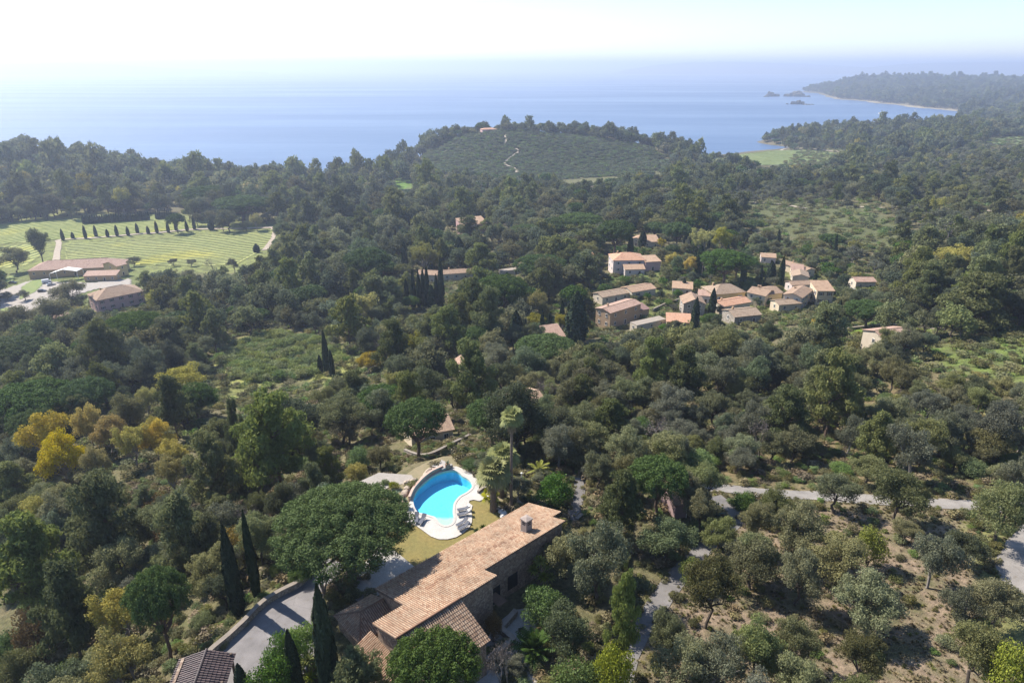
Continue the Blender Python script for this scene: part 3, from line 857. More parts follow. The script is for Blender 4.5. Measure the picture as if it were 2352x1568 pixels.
def fan_leaf(V, F, L, base, d, length, width, rg, fold=0.35, nseg=9):
    """a fan palm leaf: a stalk and a disc of narrow segments"""
    d = unit(np.asarray(d, float)); side = unit(np.cross(d, (0, 0, 1.0))); up = np.cross(side, d)
    st = base + d * length * 0.5
    i = len(V); w = 0.018 * length
    V += [base - side * w, base + side * w, st + side * w, st - side * w]; F.append((i, i + 1, i + 2, i + 3)); L += [0.2] * 4
    for k in range(nseg):
        a = (k / (nseg - 1) - 0.5) * 2.7
        e = d * math.cos(a) + side * math.sin(a)
        tip = st + e * length * 0.55 * (0.8 + 0.2 * math.cos(a)) - np.array([0, 0, 1.0]) * length * fold * (0.35 + 0.65 * rg.random()) * 0.6
        mid = st + e * length * 0.3 + up * length * 0.03
        s = np.cross(e, up) * width * 0.07 * length
        i = len(V)
        V += [st, mid + s, tip, mid - s]; F.append((i, i + 1, i + 2, i + 3)); L += [0.3 + 0.6 * rg.random()] * 4

def feather_leaf(V, F, L, base, d, length, rg, droop=0.5, nseg=11, wid=0.20):
    """a pinnate frond: arching midrib with leaflets"""
    d = unit(np.asarray(d, float)); side = unit(np.cross(d, (0, 0, 1.0)))
    pts = [base + d * length * t - np.array([0, 0, 1.0]) * droop * length * t * t for t in np.linspace(0, 1, nseg + 1)]
    lv = 0.3 + 0.6 * rg.random()
    for k in range(1, nseg + 1):
        p, q = pts[k - 1], pts[k]
        ln = length * wid * math.sin(math.pi * (0.12 + 0.8 * k / (nseg + 1)))
        ax = unit(q - p)
        for sg in (-1, 1):
            tip = p + (side * sg * 0.85 + ax * 0.7) * ln - np.array([0, 0, 0.22 * ln])
            i = len(V)
            V += [p, p + ax * length / nseg * 0.75, tip + ax * 0.01, tip]; F.append((i, i + 1, i + 2, i + 3)); L += [lv] * 4
    i = len(V); w = side * length * 0.012
    V += [pts[0] - w, pts[0] + w, pts[nseg // 2] + w, pts[nseg // 2] - w]; F.append((i, i + 1, i + 2, i + 3)); L += [0.15] * 4

def make_fan_palm(seed, height, crown, trunk_r, mat, skirt=True, nleaf=46):
    """metres; returns trunk, crown"""
    rg = np.random.default_rng(seed)
    mb = MB()
    lean = rg.normal(0, 0.02, 2) * height
    pts = [(lean[0] * t * t, lean[1] * t * t, height * t - 0.3 * (1 - t)) for t in np.linspace(0, 1, 9)]
    rr = [trunk_r * (1.25 - 0.35 * t + 0.06 * (i % 2)) for i, t in enumerate(np.linspace(0, 1, 9))]
    mb.tube(pts, rr, 10)
    V, F, L = [], [], []
    top = np.array(pts[-1])
    for k in range(nleaf):
        el = 1.35 - 1.9 * (k / nleaf) ** 0.85 + rg.normal(0, 0.08)
        an = k * 2.39996 + rg.normal(0, 0.15)
        d = np.array([math.cos(an) * math.cos(el), math.sin(an) * math.cos(el), math.sin(el)])
        fan_leaf(V, F, L, top + np.array([0, 0, 0.1]), d, crown * rg.uniform(0.85, 1.1), 0.75, rg, 0.35 if k < nleaf * 0.7 else 0.6, 11)
    cr = mesh_np('crown', np.array(V), F, [mat], attrs={'leaf': ('FLOAT', 'POINT', L)})
    sk = None
    if skirt:
        V, F, L = [], [], []
        for k in range(26):
            an = k * 2.4; z = top[2] - rg.uniform(0.1, 1.0) * crown * 0.7
            fan_leaf(V, F, L, np.array([top[0], top[1], z]), (math.cos(an), math.sin(an), -1.6), crown * 0.6, 1.0, rg, 0.5, 6)
        sk = mesh_np('dead_leaf_skirt', np.array(V), F, [FOL['dry']], attrs={'leaf': ('FLOAT', 'POINT', L)})
    return mb.mesh('trunk', M_BARK_PALM), cr, sk

def make_feather_palm(seed, height, frond, trunk_r, mat, n=34, droop=0.45, el0=1.4, el1=-0.35):
    rg = np.random.default_rng(seed)
    mb = MB().tube([(0, 0, -0.3), (0.03, 0, height * 0.5), (0, 0.02, height)], [trunk_r * 1.2, trunk_r, trunk_r * 1.1], 9)
    V, F, L = [], [], []
    for k in range(n):
        el = el0 + (el1 - el0) * (k / n) + rg.normal(0, 0.07); an = k * 2.39996
        d = (math.cos(an) * math.cos(el), math.sin(an) * math.cos(el), math.sin(el))
        feather_leaf(V, F, L, np.array([0, 0, height]), d, frond * rg.uniform(0.85, 1.1), rg, droop)
    return mb.mesh('trunk', M_BARK_PALM), mesh_np('crown', np.array(V), F, [mat], attrs={'leaf': ('FLOAT', 'POINT', L)}), None

def rosette(V, F, L, c, r, n, rg, wid=0.08, el=(1.4, 0.0), droop=0.12):
    for k in range(n):
        e = el[0] + (el[1] - el[0]) * k / n + rg.normal(0, 0.08); an = k * 2.39996 + rg.normal(0, 0.1)
        d = np.array([math.cos(an) * math.cos(e), math.sin(an) * math.cos(e), math.sin(e)])
        s = unit(np.cross(d, (0, 0, 1.0))) * wid * r
        ln = r * rg.uniform(0.8, 1.1); dz = np.array([0, 0, droop * ln])
        i = len(V)
        V += [c - s * 0.5, c + s * 0.5, c + d * ln * 0.5 + s, c + d * ln - dz, c + d * ln * 0.5 - s]
        F.append((i, i + 1, i + 2, i + 4)); F.append((i + 4, i + 2, i + 3, i + 3))
        L += [0.25 + 0.7 * rg.random()] * 5

def rosette_mesh(name, specs, mat, seed, **kw):
    rg = np.random.default_rng(seed)
    V, F, L = [], [], []
    for c, r, n in specs: rosette(V, F, L, np.asarray(c, float), r, n, rg, **kw)
    me = bpy.data.meshes.new(name)
    me.from_pydata([tuple(p) for p in V], [], [tuple(dict.fromkeys(f)) for f in F])
    me.materials.append(mat)
    a = me.attributes.new('leaf', 'FLOAT', 'POINT'); a.data.foreach_set('value', L)
    return me

# ---- plant kinds: a few meshes each, shared by every plant of the kind
KIND = {
 'oak': dict(f=lambda s, l: make_oak(s, FOL['oak'], M_BARK, l), n=5, name='cork_oak', cat='oak tree', word='grey-green cork oak'),
 'thin_oak': dict(f=lambda s, l: make_oak(s + 40, FOL['olive'], M_BARK_GREY, l, 0.3, 0.26), n=3, name='cork_oak', cat='oak tree', word='thin greyish cork oak'),
 'holm': dict(f=lambda s, l: make_oak(s + 20, FOL['holm'], M_BARK, l, 0.0, 0.14), n=4, name='holm_oak', cat='oak tree', word='dark dense holm oak'),
 'pine': dict(f=lambda s, l: make_pine(s, FOL['pine'], M_BARK_PINE, l), n=4, name='aleppo_pine', cat='pine tree', word='feathery olive-green pine'),
 'stone': dict(f=lambda s, l: make_stone_pine(s, FOL['stone'], M_BARK_PINE, l), n=3, name='umbrella_pine', cat='pine tree', word='dome-crowned umbrella pine'),
 'cypress': dict(f=lambda s, l: make_cypress(s, FOL['cypress'], M_BARK, l), n=3, name='cypress_tree', cat='cypress', word='slender dark cypress'),
 'mimosa': dict(f=lambda s, l: make_oak(s + 60, FOL['mimosa'], M_BARK_GREY, l, 0.0, 0.12), n=3, name='mimosa_tree', cat='tree', word='golden yellow flowering tree'),
 'poplar': dict(f=lambda s, l: make_oak(s + 70, FOL['poplar'], M_BARK_GREY, l, 0.0, 0.10), n=3, name='pale_leaved_tree', cat='tree', word='pale yellow-green leafy tree'),
 'olive': dict(f=lambda s, l: make_oak(s + 80, FOL['olive'], M_BARK_GREY, l, 0.1, 0.12), n=3, name='olive_tree', cat='olive tree', word='small silvery olive tree'),
 'bare': dict(f=lambda s, l: make_bare(s, M_BARK_GREY, FOL['twig'], l), n=3, name='leafless_tree', cat='tree', word='leafless grey-brown tree'),
 'bright': dict(f=lambda s, l: make_bush(s, FOL['bright'], M_BARK, l, 1.0), n=2, name='bright_shrub', cat='shrub', word='rounded bright yellow-green shrub'),
 'garden': dict(f=lambda s, l: make_bush(s + 5, FOL['garden'], M_BARK, l, 1.0), n=3, name='garden_shrub', cat='shrub', word='glossy green garden shrub'),
 'bush': dict(f=lambda s, l: make_bush(s + 10, FOL['maquis_green'], M_BARK, l, 0.9), n=3, name='green_shrub', cat='shrub', word='mid-green rounded shrub'),
 'autumn': dict(f=lambda s, l: make_bush(s + 15, FOL['autumn'], M_BARK, l, 1.1), n=2, name='russet_shrub', cat='shrub', word='russet-leaved shrub'),
}
_cache = {}
def proto(kind, var, lod):
    key = (kind, var % KIND[kind]['n'], lod)
    if key not in _cache:
        _cache[key] = KIND[kind]['f'](key[1] * 7 + 3, lod)
    return _cache[key]

TREES = []      # every plant: dict(kind, x, y, z, w, h, var, rz, label, group, placed)
def plant(kind, x, y, w, h, label=None, group=None, z=None, lod=0, placed=False, var=None):
    TREES.append(dict(kind=kind, x=float(x), y=float(y), z=float(H(x, y)) if z is None else float(z), w=float(w), h=float(h),
                      var=random.randrange(50) if var is None else var, rz=random.uniform(0, 6.28), label=label, group=group, lod=lod, placed=placed))

def seen(kind, u, vb, vt, wpx, label=None, group=None, lod=0, var=None, vis=True):
    """a plant measured in the photograph: foot at (u, vb), top at row vt, crown wpx wide"""
    b = ground(u, vb)
    h = max(top_z(b, vt) - b[2], 0.6)
    w = wpx / px_per_m(b + np.array([0, 0, h * 0.6]))
    if kind not in ('cypress',): h = h * 1.0
    plant(kind, b[0], b[1], w, h, label, group, z=b[2], lod=lod, placed=True, var=var)

def build_tree(t):
    tr, cr = proto(t['kind'], t['var'], t['lod'])
    k = KIND[t['kind']]
    e = empty(k['name'], (t['x'], t['y'], t['z']), t['rz'], t['label'], k['cat'], t['group'])
    e.scale = (t['w'], t['w'], t['h'])
    for nm, me in (('trunk', tr), ('crown', cr)):
        o = bpy.data.objects.new(nm, me); COL.objects.link(o); o.parent = e
    return e

def scatter_object(name, pts, rots, scls, idx, protos, label, cat):
    """one mass: instances of a few plants on a cloud of points"""
    c = bpy.data.collections.new(name + '_source')
    for i, me in enumerate(protos):
        o = bpy.data.objects.new('%s_source_%02d' % (name, i), me); c.objects.link(o)
    me = bpy.data.meshes.new(name)
    me.vertices.add(len(pts)); me.vertices.foreach_set('co', np.asarray(pts, np.float32).ravel())
    for an, ty, dat, key in (('rot', 'FLOAT_VECTOR', rots, 'vector'), ('scl', 'FLOAT_VECTOR', scls, 'vector'), ('pick', 'INT', idx, 'value')):
        a = me.attributes.new(an, ty, 'POINT'); a.data.foreach_set(key, np.asarray(dat, np.int32 if ty == 'INT' else np.float32).ravel())
    ng = bpy.data.node_groups.new(name + '_scatter', 'GeometryNodeTree')
    ng.interface.new_socket('Geometry', in_out='INPUT', socket_type='NodeSocketGeometry')
    ng.interface.new_socket('Geometry', in_out='OUTPUT', socket_type='NodeSocketGeometry')
    gi, go = ng.nodes.new('NodeGroupInput'), ng.nodes.new('NodeGroupOutput')
    ci = ng.nodes.new('GeometryNodeCollectionInfo'); ci.inputs['Collection'].default_value = c
    ci.inputs['Separate Children'].default_value = True; ci.inputs['Reset Children'].default_value = True
    ip = ng.nodes.new('GeometryNodeInstanceOnPoints'); ip.inputs['Pick Instance'].default_value = True
    ng.links.new(gi.outputs[0], ip.inputs['Points']); ng.links.new(ci.outputs[0], ip.inputs['Instance'])
    for an, ty, sock in (('rot', 'FLOAT_VECTOR', 'Rotation'), ('scl', 'FLOAT_VECTOR', 'Scale'), ('pick', 'INT', 'Instance Index')):
        na = ng.nodes.new('GeometryNodeInputNamedAttribute'); na.data_type = ty; na.inputs['Name'].default_value = an
        ng.links.new(na.outputs['Attribute'], ip.inputs[sock])
    ng.links.new(ip.outputs[0], go.inputs[0])
    o = link(name, me)
    md = o.modifiers.new('scatter', 'NODES'); md.node_group = ng
    return tag(o, label, cat, kind='stuff')

def joined(tr, cr):
    """trunk and crown of a shared plant as one mesh for the masses"""
    bm = bmesh.new(); bm.from_mesh(tr)
    n = len(bm.faces); bm.from_mesh(cr)
    bm.faces.ensure_lookup_table()
    for i in range(n, len(bm.faces)): bm.faces[i].material_index = 1
    me = bpy.data.meshes.new('plant'); bm.to_mesh(me); bm.free()
    me.materials.append(tr.materials[0]); me.materials.append(cr.materials[0])
    return me
# ================================================================== THE VILLA, ITS TERRACE AND POOL
FOOT = []          # (x, y, radius) where nothing is planted
def tile_material(name, stops, rough=0.85):
    m, nt, b = nodes_of(name)
    a = N(nt, 'ShaderNodeAttribute', attribute_name='leaf')
    col = ramp(nt, a.outputs['Fac'], stops)
    f = noise(nt, 0.5, 5); g = noise(nt, 9, 3)
    col = mixc(nt, col, ramp(nt, f, [(0.32, (0.70, 0.69, 0.68)), (0.68, (1.14, 1.12, 1.10))]), 1.0, 'MULTIPLY')
    col = mixc(nt, col, ramp(nt, g, [(0.3, (0.88, 0.88, 0.88)), (0.7, (1.08, 1.08, 1.08))]), 1.0, 'MULTIPLY')
    nt.links.new(col, b.inputs['Base Color']); b.inputs['Roughness'].default_value = rough
    bump(nt, b, g, 0.3, 0.02)
    return m
M_TILE = tile_material('clay_roof_tile', [(0.0, (0.23, 0.125, 0.075)), (0.3, (0.32, 0.20, 0.125)), (0.65, (0.36, 0.24, 0.158)), (1.0, (0.40, 0.295, 0.205))])
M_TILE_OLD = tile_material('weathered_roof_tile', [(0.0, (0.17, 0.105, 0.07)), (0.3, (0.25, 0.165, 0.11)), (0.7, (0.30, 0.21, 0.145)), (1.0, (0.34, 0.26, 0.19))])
M_TILE_DARK = tile_material('dark_roof_tile', [(0.0, (0.04, 0.025, 0.026)), (0.5, (0.065, 0.04, 0.04)), (1.0, (0.10, 0.065, 0.062))], 0.6)
M_UNDER = plain('roof_underlay_clay', (0.13, 0.085, 0.065), (0.09, 0.06, 0.045), 2.0, 0.9, 0.2)
def stone_material(name, c1, c2, c3, sc=2.6, coord='Object'):
    m, nt, b = nodes_of(name)
    tc = nt.nodes.new('ShaderNodeTexCoord')
    v = N(nt, 'ShaderNodeTexVoronoi'); v.inputs['Scale'].default_value = sc
    e = N(nt, 'ShaderNodeTexVoronoi', feature='DISTANCE_TO_EDGE'); e.inputs['Scale'].default_value = sc
    for q in (v, e): nt.links.new(tc.outputs[coord], q.inputs['Vector'])
    sx = N(nt, 'ShaderNodeSeparateColor'); nt.links.new(v.outputs['Color'], sx.inputs[0])
    col = ramp(nt, sx.outputs[0], [(0.0, c1), (0.5, c2), (1.0, c3)])
    col = mixc(nt, tuple(x * 0.6 for x in c1), col, ramp(nt, e.outputs['Distance'], [(0.0, (0, 0, 0)), (0.08, (1, 1, 1))]))
    g = noise(nt, 12, 4, coord)
    col = mixc(nt, col, ramp(nt, g, [(0.3, (0.75, 0.75, 0.75)), (0.7, (1.2, 1.2, 1.2))]), 1.0, 'MULTIPLY')
    nt.links.new(col, b.inputs['Base Color']); b.inputs['Roughness'].default_value = 0.95
    bump(nt, b, ramp(nt, e.outputs['Distance'], [(0.0, (0, 0, 0)), (0.1, (1, 1, 1))]), 0.7, 0.05)
    return m
M_STONE = stone_material('villa_stone', (0.22, 0.15, 0.11), (0.30, 0.215, 0.155), (0.36, 0.28, 0.21))
M_DRYSTONE = stone_material('dry_stone', (0.24, 0.20, 0.16), (0.32, 0.27, 0.22), (0.40, 0.35, 0.29), 3.0)
M_COPING = plain('stone_coping', (0.31, 0.26, 0.21), (0.24, 0.20, 0.165), 1.5, 0.9, 0.3)
M_WALLCAP = plain('dark_wall_coping', (0.24, 0.20, 0.165), (0.17, 0.145, 0.12), 1.5, 0.9, 0.4)
M_DECK = plain('pale_pool_deck', (0.47, 0.435, 0.40), (0.39, 0.36, 0.33), 0.5, 0.8, 0.08, fine=6)
M_SLAB = plain('pale_stone_slab', (0.36, 0.335, 0.305), (0.29, 0.27, 0.245), 0.8, 0.85, 0.2)
M_RENDERWALL = plain('pink_render', (0.52, 0.36, 0.29), (0.44, 0.30, 0.245), 1.0, 0.9, 0.15)
M_CHIM = plain('chimney_render', (0.31, 0.25, 0.215), (0.26, 0.21, 0.18), 1.2, 0.9, 0.2)
M_DARK = plain('dark_opening', (0.015, 0.014, 0.013), (0.01, 0.01, 0.01), 1.0, 0.7, 0)
M_GLASS = plain('window_glass', (0.03, 0.035, 0.04), (0.02, 0.022, 0.026), 1.0, 0.12, 0)
M_WOOD = plain('dark_wood', (0.12, 0.075, 0.05), (0.075, 0.05, 0.035), 3.0, 0.8, 0.3)
M_WHITE = plain('white_paint', (0.78, 0.76, 0.72), (0.70, 0.68, 0.64), 1.0, 0.6, 0.05)
M_FABRIC = plain('grey_lounger_fabric', (0.11, 0.115, 0.14), (0.08, 0.085, 0.105), 4.0, 0.9, 0.1)
M_FRAME = plain('dark_metal_frame', (0.05, 0.05, 0.055), (0.04, 0.04, 0.045), 4.0, 0.4, 0.0, 0.6)
M_TOWEL = plain('white_towel', (0.75, 0.74, 0.72), (0.65, 0.64, 0.62), 4.0, 0.95, 0.3)
M_POT = plain('terracotta_pot', (0.36, 0.21, 0.14), (0.28, 0.16, 0.11), 3.0, 0.85, 0.2)
M_ROCK = plain('tan_rock', (0.42, 0.34, 0.26), (0.30, 0.24, 0.19), 1.2, 0.95, 0.6, fine=6)
M_ROCK_PALE = plain('pale_rock', (0.60, 0.58, 0.56), (0.48, 0.46, 0.44), 1.2, 0.9, 0.4, fine=6)

# ---- local frame of the long house: s along it, q across it
ZE = 84.0
P_I, P_A = at_z(840, 1364, ZE), at_z(1210, 1158, ZE)
LX = unit((P_A - P_I)[:2]); QX = np.array([LX[1], -LX[0]])
KS = 0.986
RS = 0.30
def hv(s, q, z): return (P_I[0] + (LX[0] * s + QX[0] * q) * KS, P_I[1] + (LX[1] * s + QX[1] * q) * KS, z)
def rz_(q): return ZE + RS * q * KS
villa = empty('villa', hv(10, 5, 80), 0, 'long low stone villa with pale pink clay tile roof beside the pool', 'house')
VI = Matrix.Translation(villa.location).inverted()
def vpart(name, mb, mat, parent=None, smooth=False):
    o = mb.build(name, mat, parent or villa, smooth)
    o.matrix_parent_inverse = Matrix.Identity(4)
    base = villa.location
    o.data.transform(Matrix.Translation(-base))
    return o

def tiles(poly_ab, O, ea, eb, rg, wid=0.25, course=0.40, rad=0.092):
    """half-round clay tiles on a plane: a across the slope, b up the slope; returns V, F, value"""
    P = np.array(poly_ab); O, ea, eb = (np.asarray(x, float) for x in (O, ea, eb))
    nn = unit(np.cross(ea, eb)); nn = nn if nn[2] > 0 else -nn
    V, F, L = [], [], []
    k = 5
    an = np.linspace(0, math.pi, k)
    for ia, a in enumerate(np.arange(P[:, 0].min() + wid / 2, P[:, 0].max(), wid)):
        for b in np.arange(P[:, 1].min(), P[:, 1].max(), course):
            if not inside(a, b + course * 0.4, P): continue
            aj = a + rg.normal(0, 0.008); lift = abs(rg.normal(0, 0.006))
            i = len(V)
            tilt = rg.normal(0, 0.006)
            for e, rr, h in ((b - 0.03, rad * 1.06, 0.030), (b + course, rad * 0.86, 0.0)):
                for t in an:
                    V.append(O + ea * (aj + tilt * (e - b) + rr * math.cos(t)) + eb * e + nn * (h + lift + 0.01 + rr * 1.0 * math.sin(t)))
            F += [(i + j, i + j + 1, i + k + j + 1, i + k + j) for j in range(k - 1)]
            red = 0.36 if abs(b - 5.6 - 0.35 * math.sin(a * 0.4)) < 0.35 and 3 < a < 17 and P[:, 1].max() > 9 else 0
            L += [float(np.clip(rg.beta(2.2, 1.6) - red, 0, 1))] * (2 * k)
    return V, F, L

def tiled_roof(name, poly3, ea, eb, mat, parent, thick=0.16, base=None, **kw):
    """a roof slope: clay slab with a covering of half-round tiles"""
    rg = np.random.default_rng(len(name) + int(abs(poly3[0][0]) * 10))
    poly3 = [np.asarray(p, float) for p in poly3]
    ea, eb = unit(np.asarray(ea, float)), unit(np.asarray(eb, float))
    O = poly3[0]
    ab = [((p - O) @ ea, (p - O) @ eb) for p in poly3]
    nrm = unit(np.cross(ea, eb)); nrm = nrm if nrm[2] > 0 else -nrm
    off = np.zeros(3) if base is None else np.asarray(base, float)
    mb = MB(); n = len(poly3)
    top = [p - off for p in poly3]; bot = [p - nrm * thick - off for p in poly3]
    area = sum(ab[i][0] * ab[(i + 1) % n][1] - ab[(i + 1) % n][0] * ab[i][1] for i in range(n))
    up = np.cross(ea, eb)[2] > 0
    order = list(range(n)) if (area > 0) == up else list(range(n))[::-1]
    v = top + bot
    f = [tuple(order), tuple(i + n for i in reversed(order))] + [(order[i], order[i] + n, order[(i + 1) % n] + n, order[(i + 1) % n]) for i in range(n)]
    mb.add(v, f)
    r = mb.build(name, M_UNDER, parent)
    V, F, L = tiles(ab, O, ea, eb, rg, **kw)
    if V:
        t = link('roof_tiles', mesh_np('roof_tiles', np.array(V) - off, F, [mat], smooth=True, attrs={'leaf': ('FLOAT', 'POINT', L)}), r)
        t['kind'] = 'stuff'
    return r

vb = np.array(villa.location)
def s3(s, q, z): return np.array(hv(s, q, z))
LX3 = np.array([LX[0], LX[1], 0]); QX3 = np.array([QX[0], QX[1], 0])
MAIN = [(1.2, 0), (26.3, 0), (26.3, 6.0), (24.7, 6.0), (24.7, 8.5), (10.8, 8.5), (10.8, 10.85), (-2.8, 10.85), (-2.8, 6.2), (1.2, 6.2)]
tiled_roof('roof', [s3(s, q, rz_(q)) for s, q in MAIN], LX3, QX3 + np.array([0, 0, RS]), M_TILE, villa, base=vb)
# walls under the main roof, set in from its edges
i_ = 0.35
WALL = [(1.2 + i_, i_), (26.3 - i_, i_), (26.3 - i_, 6.0 - i_), (24.7 - i_, 6.0 - i_), (24.7 - i_, 8.5 - i_), (10.8 - i_, 8.5 - i_), (10.8 - i_, 10.85 - i_), (-2.8 + i_, 10.85 - i_), (-2.8 + i_, 6.2 + i_), (1.2 + i_, 6.2 + i_)]
mb = MB(); mb.prism([hv(s, q, 0)[:2] for s, q in WALL][::-1], 78.5, [rz_(q) - 0.2 for s, q in WALL][::-1])
vpart('wall', mb, M_STONE)
# right-hand slope over the near block: it leans down away from the ridge
RL = 0.43
def zl(q): return rz_(10.75) - 0.12 - RL * (q - 10.75) * KS
LEAN = [(-2.5, 10.8), (5.6, 10.8), (5.6, 15.7), (-2.5, 15.7)]
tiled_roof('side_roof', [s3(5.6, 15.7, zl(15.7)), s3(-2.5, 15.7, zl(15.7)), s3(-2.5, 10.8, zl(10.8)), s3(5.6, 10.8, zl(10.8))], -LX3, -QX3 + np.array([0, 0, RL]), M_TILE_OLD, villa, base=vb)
mb = MB(); w = [(-2.2, 10.5), (5.3, 10.5), (5.3, 15.3), (-2.2, 15.3)]
mb.prism([hv(s, q, 0)[:2] for s, q in w][::-1], 78.5, [zl(q) - 0.2 for s, q in w][::-1])
vpart('side_wall', mb, M_STONE)
# strip roof leaning on the near gable wall
z_a, z_b = 83.7, 82.75
tiled_roof('porch_roof', [s3(-4.6, 4.9, z_b), s3(-4.6, 11.8, z_b), s3(-2.42, 11.8, z_a), s3(-2.42, 4.9, z_a)], QX3, LX3 + np.array([0, 0, (z_a - z_b) / 2.18]), M_TILE, villa, base=vb)
mb = MB(); mb.prism([hv(s, q, 0)[:2] for s, q in ((-4.3, 5.2), (-2.46, 5.2), (-2.46, 11.5), (-4.3, 11.5))][::-1], 78.5, [z_b - 0.1, z_a - 0.25, z_a - 0.25, z_b - 0.1][::-1])
vpart('porch_wall', mb, M_STONE)
# hipped wing at the near left
zr, ze = 83.25, 82.0
rq, s0, s1, q0, q1 = 1.3, -3.5, 1.5, -1.5, 4.15
ap, re_ = s3(s0 + 2.0, rq, zr), s3(s1, rq, zr)
a_, b_, c_, d_ = s3(s0, q0, ze), s3(s1, q0, ze), s3(s1, q1, ze), s3(s0, q1, ze)
tiled_roof('wing_roof', [a_, b_, re_, ap], LX3, QX3 + np.array([0, 0, (zr - ze) / (rq - q0)]), M_TILE, villa, base=vb)
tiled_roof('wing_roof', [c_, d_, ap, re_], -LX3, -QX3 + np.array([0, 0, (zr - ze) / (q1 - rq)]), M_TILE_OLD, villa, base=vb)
tiled_roof('wing_roof', [d_, a_, ap], -QX3, LX3 + np.array([0, 0, (zr - ze) / 2.0]), M_TILE, villa, base=vb)
mb = MB(); mb.prism([hv(s, q, 0)[:2] for s, q in ((s0 + .3, q0 + .3), (s1, q0 + .3), (s1, q1 - .3), (s0 + .3, q1 - .3))][::-1], 78.5, ze - 0.1)
vpart('wing_wall', mb, M_STONE)
for p, q in ((ap, re_), (ap, a_), (ap, d_)):
    n = max(3, int(np.linalg.norm(q - p) / 0.36)); mb = MB()
    for k in range(n):
        A, B = p + (q - p) * k / n, p + (q - p) * (k + 1.08) / n
        mb.tube([A + (0, 0, 0.05), B + (0, 0, 0.09)], [0.10, 0.12], 7)
    vpart('ridge_tiles', mb, M_TILE_OLD)['kind'] = 'stuff'
# ridge between the main roof and the right-hand slope, verge boards
mb = MB()
p, q = s3(-2.8, 10.8, rz_(10.8) + 0.06), s3(5.6, 10.8, rz_(10.8) + 0.06)
n = 24
for k in range(n):
    A, B = p + (q - p) * k / n, p + (q - p) * (k + 1.08) / n
    mb.tube([A, B + (0, 0, 0.03)], [0.10, 0.12], 7)
vpart('ridge_tiles', mb, M_TILE)['kind'] = 'stuff'
def opening(s0, q0, s1, q1, z0, z1, name='window'):
    """a dark framed opening in a wall between two plan points"""
    A, B = np.array(hv(s0, q0, 0)[:2]), np.array(hv(s1, q1, 0)[:2])
    d = unit(B - A); nn = np.array([d[1], -d[0]]); rz = math.atan2(d[1], d[0]); L = np.linalg.norm(B - A); c = (A + B) / 2
    mb = MB(); mb.box((*(c + nn * 0.02), (z0 + z1) / 2), (L, 0.10, z1 - z0), rz); w = vpart(name, mb, M_DARK)
    mb = MB()
    for off in (-L / 2, L / 2): mb.box((*(c + d * off + nn * 0.06), (z0 + z1) / 2), (0.12, 0.12, z1 - z0 + 0.12), rz)
    mb.box((*(c + nn * 0.06), z1), (L, 0.12, 0.12), rz)
    f = vpart('frame', mb, M_WOOD); f.parent = w
    return w
opening(16.5, 8.15, 14.9, 8.15, 80.9, 82.9)
opening(13.6, 8.15, 12.0, 8.15, 80.2, 82.6, 'door')
opening(20.3, 8.15, 18.9, 8.15, 80.9, 82.5)
for k in range(5):     # glazed doors facing the pool
    opening(6 + k * 3.6, 0.35, 8.2 + k * 3.6, 0.35, 80.15, 82.5, 'glass_door')
mb = MB(); mb.box(hv(11.9, 9.6, 82.35), (1.3, 2.0, 0.10), math.atan2(LX[1], LX[0]))
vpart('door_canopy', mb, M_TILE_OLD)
# chimney
ch = hv(20.2, 5.85, 0); zc = rz_(5.85); ang = math.atan2(LX[1], LX[0])
mb = MB(); mb.box((ch[0], ch[1], zc + 0.75), (1.0, 1.0, 2.1), ang); mb.box((ch[0], ch[1], zc - 0.02), (1.14, 1.14, 0.24), ang); cmy = vpart('chimney', mb, M_CHIM)
mb = MB(); c, n = math.cos(ang), math.sin(ang)
top = [(ch[0] + (a * c - b * n) * 0.60, ch[1] + (a * n + b * c) * 0.60, zc + 1.80) for a, b in ((-1, -1), (1, -1), (1, 1), (-1, 1))]
mb.add(top + [(x, y, z + 0.12) for x, y, z in top] + [(ch[0], ch[1], zc + 2.12)], [(3, 2, 1, 0), (0, 1, 5, 4), (1, 2, 6, 5), (2, 3, 7, 6), (3, 0, 4, 7), (4, 5, 8), (5, 6, 8), (6, 7, 8), (7, 4, 8)])
o = vpart('cap', mb, M_CHIM); o.parent = cmy
for a, b, wx, wy in ((0, -0.5, 0.5, 0.02), (-0.5, 0, 0.02, 0.5), (0.5, 0, 0.02, 0.5), (0, 0.5, 0.5, 0.02)):
    for dz in (1.25, 1.5):
        mb = MB(); mb.box((ch[0] + a * c - b * n, ch[1] + a * n + b * c, zc + dz), (wx, wy + 0.0, 0.15) if wx > wy else (wx, wy, 0.15), ang)
        o = vpart('vent', mb, M_DARK); o.parent = cmy
mb = MB(); p = hv(21.9, 5.0, rz_(5.0)); mb.tube([p, (p[0], p[1], p[2] + 0.5)], 0.06, 8); mb.lathe((p[0], p[1], p[2] + 0.5), [(0.1, 0), (0.11, 0.06), (0.02, 0.12)], 8)
vpart('vent_pipe', mb, M_CHIM)
for s in range(-4, 28, 2):
    for q in (0.5, 5, 9.5):
        FOOT.append((*hv(s, q, 0)[:2], 4.5))
for s in (-2, 1, 4): FOOT.append((*hv(s, 13.5, 0)[:2], 3.6))

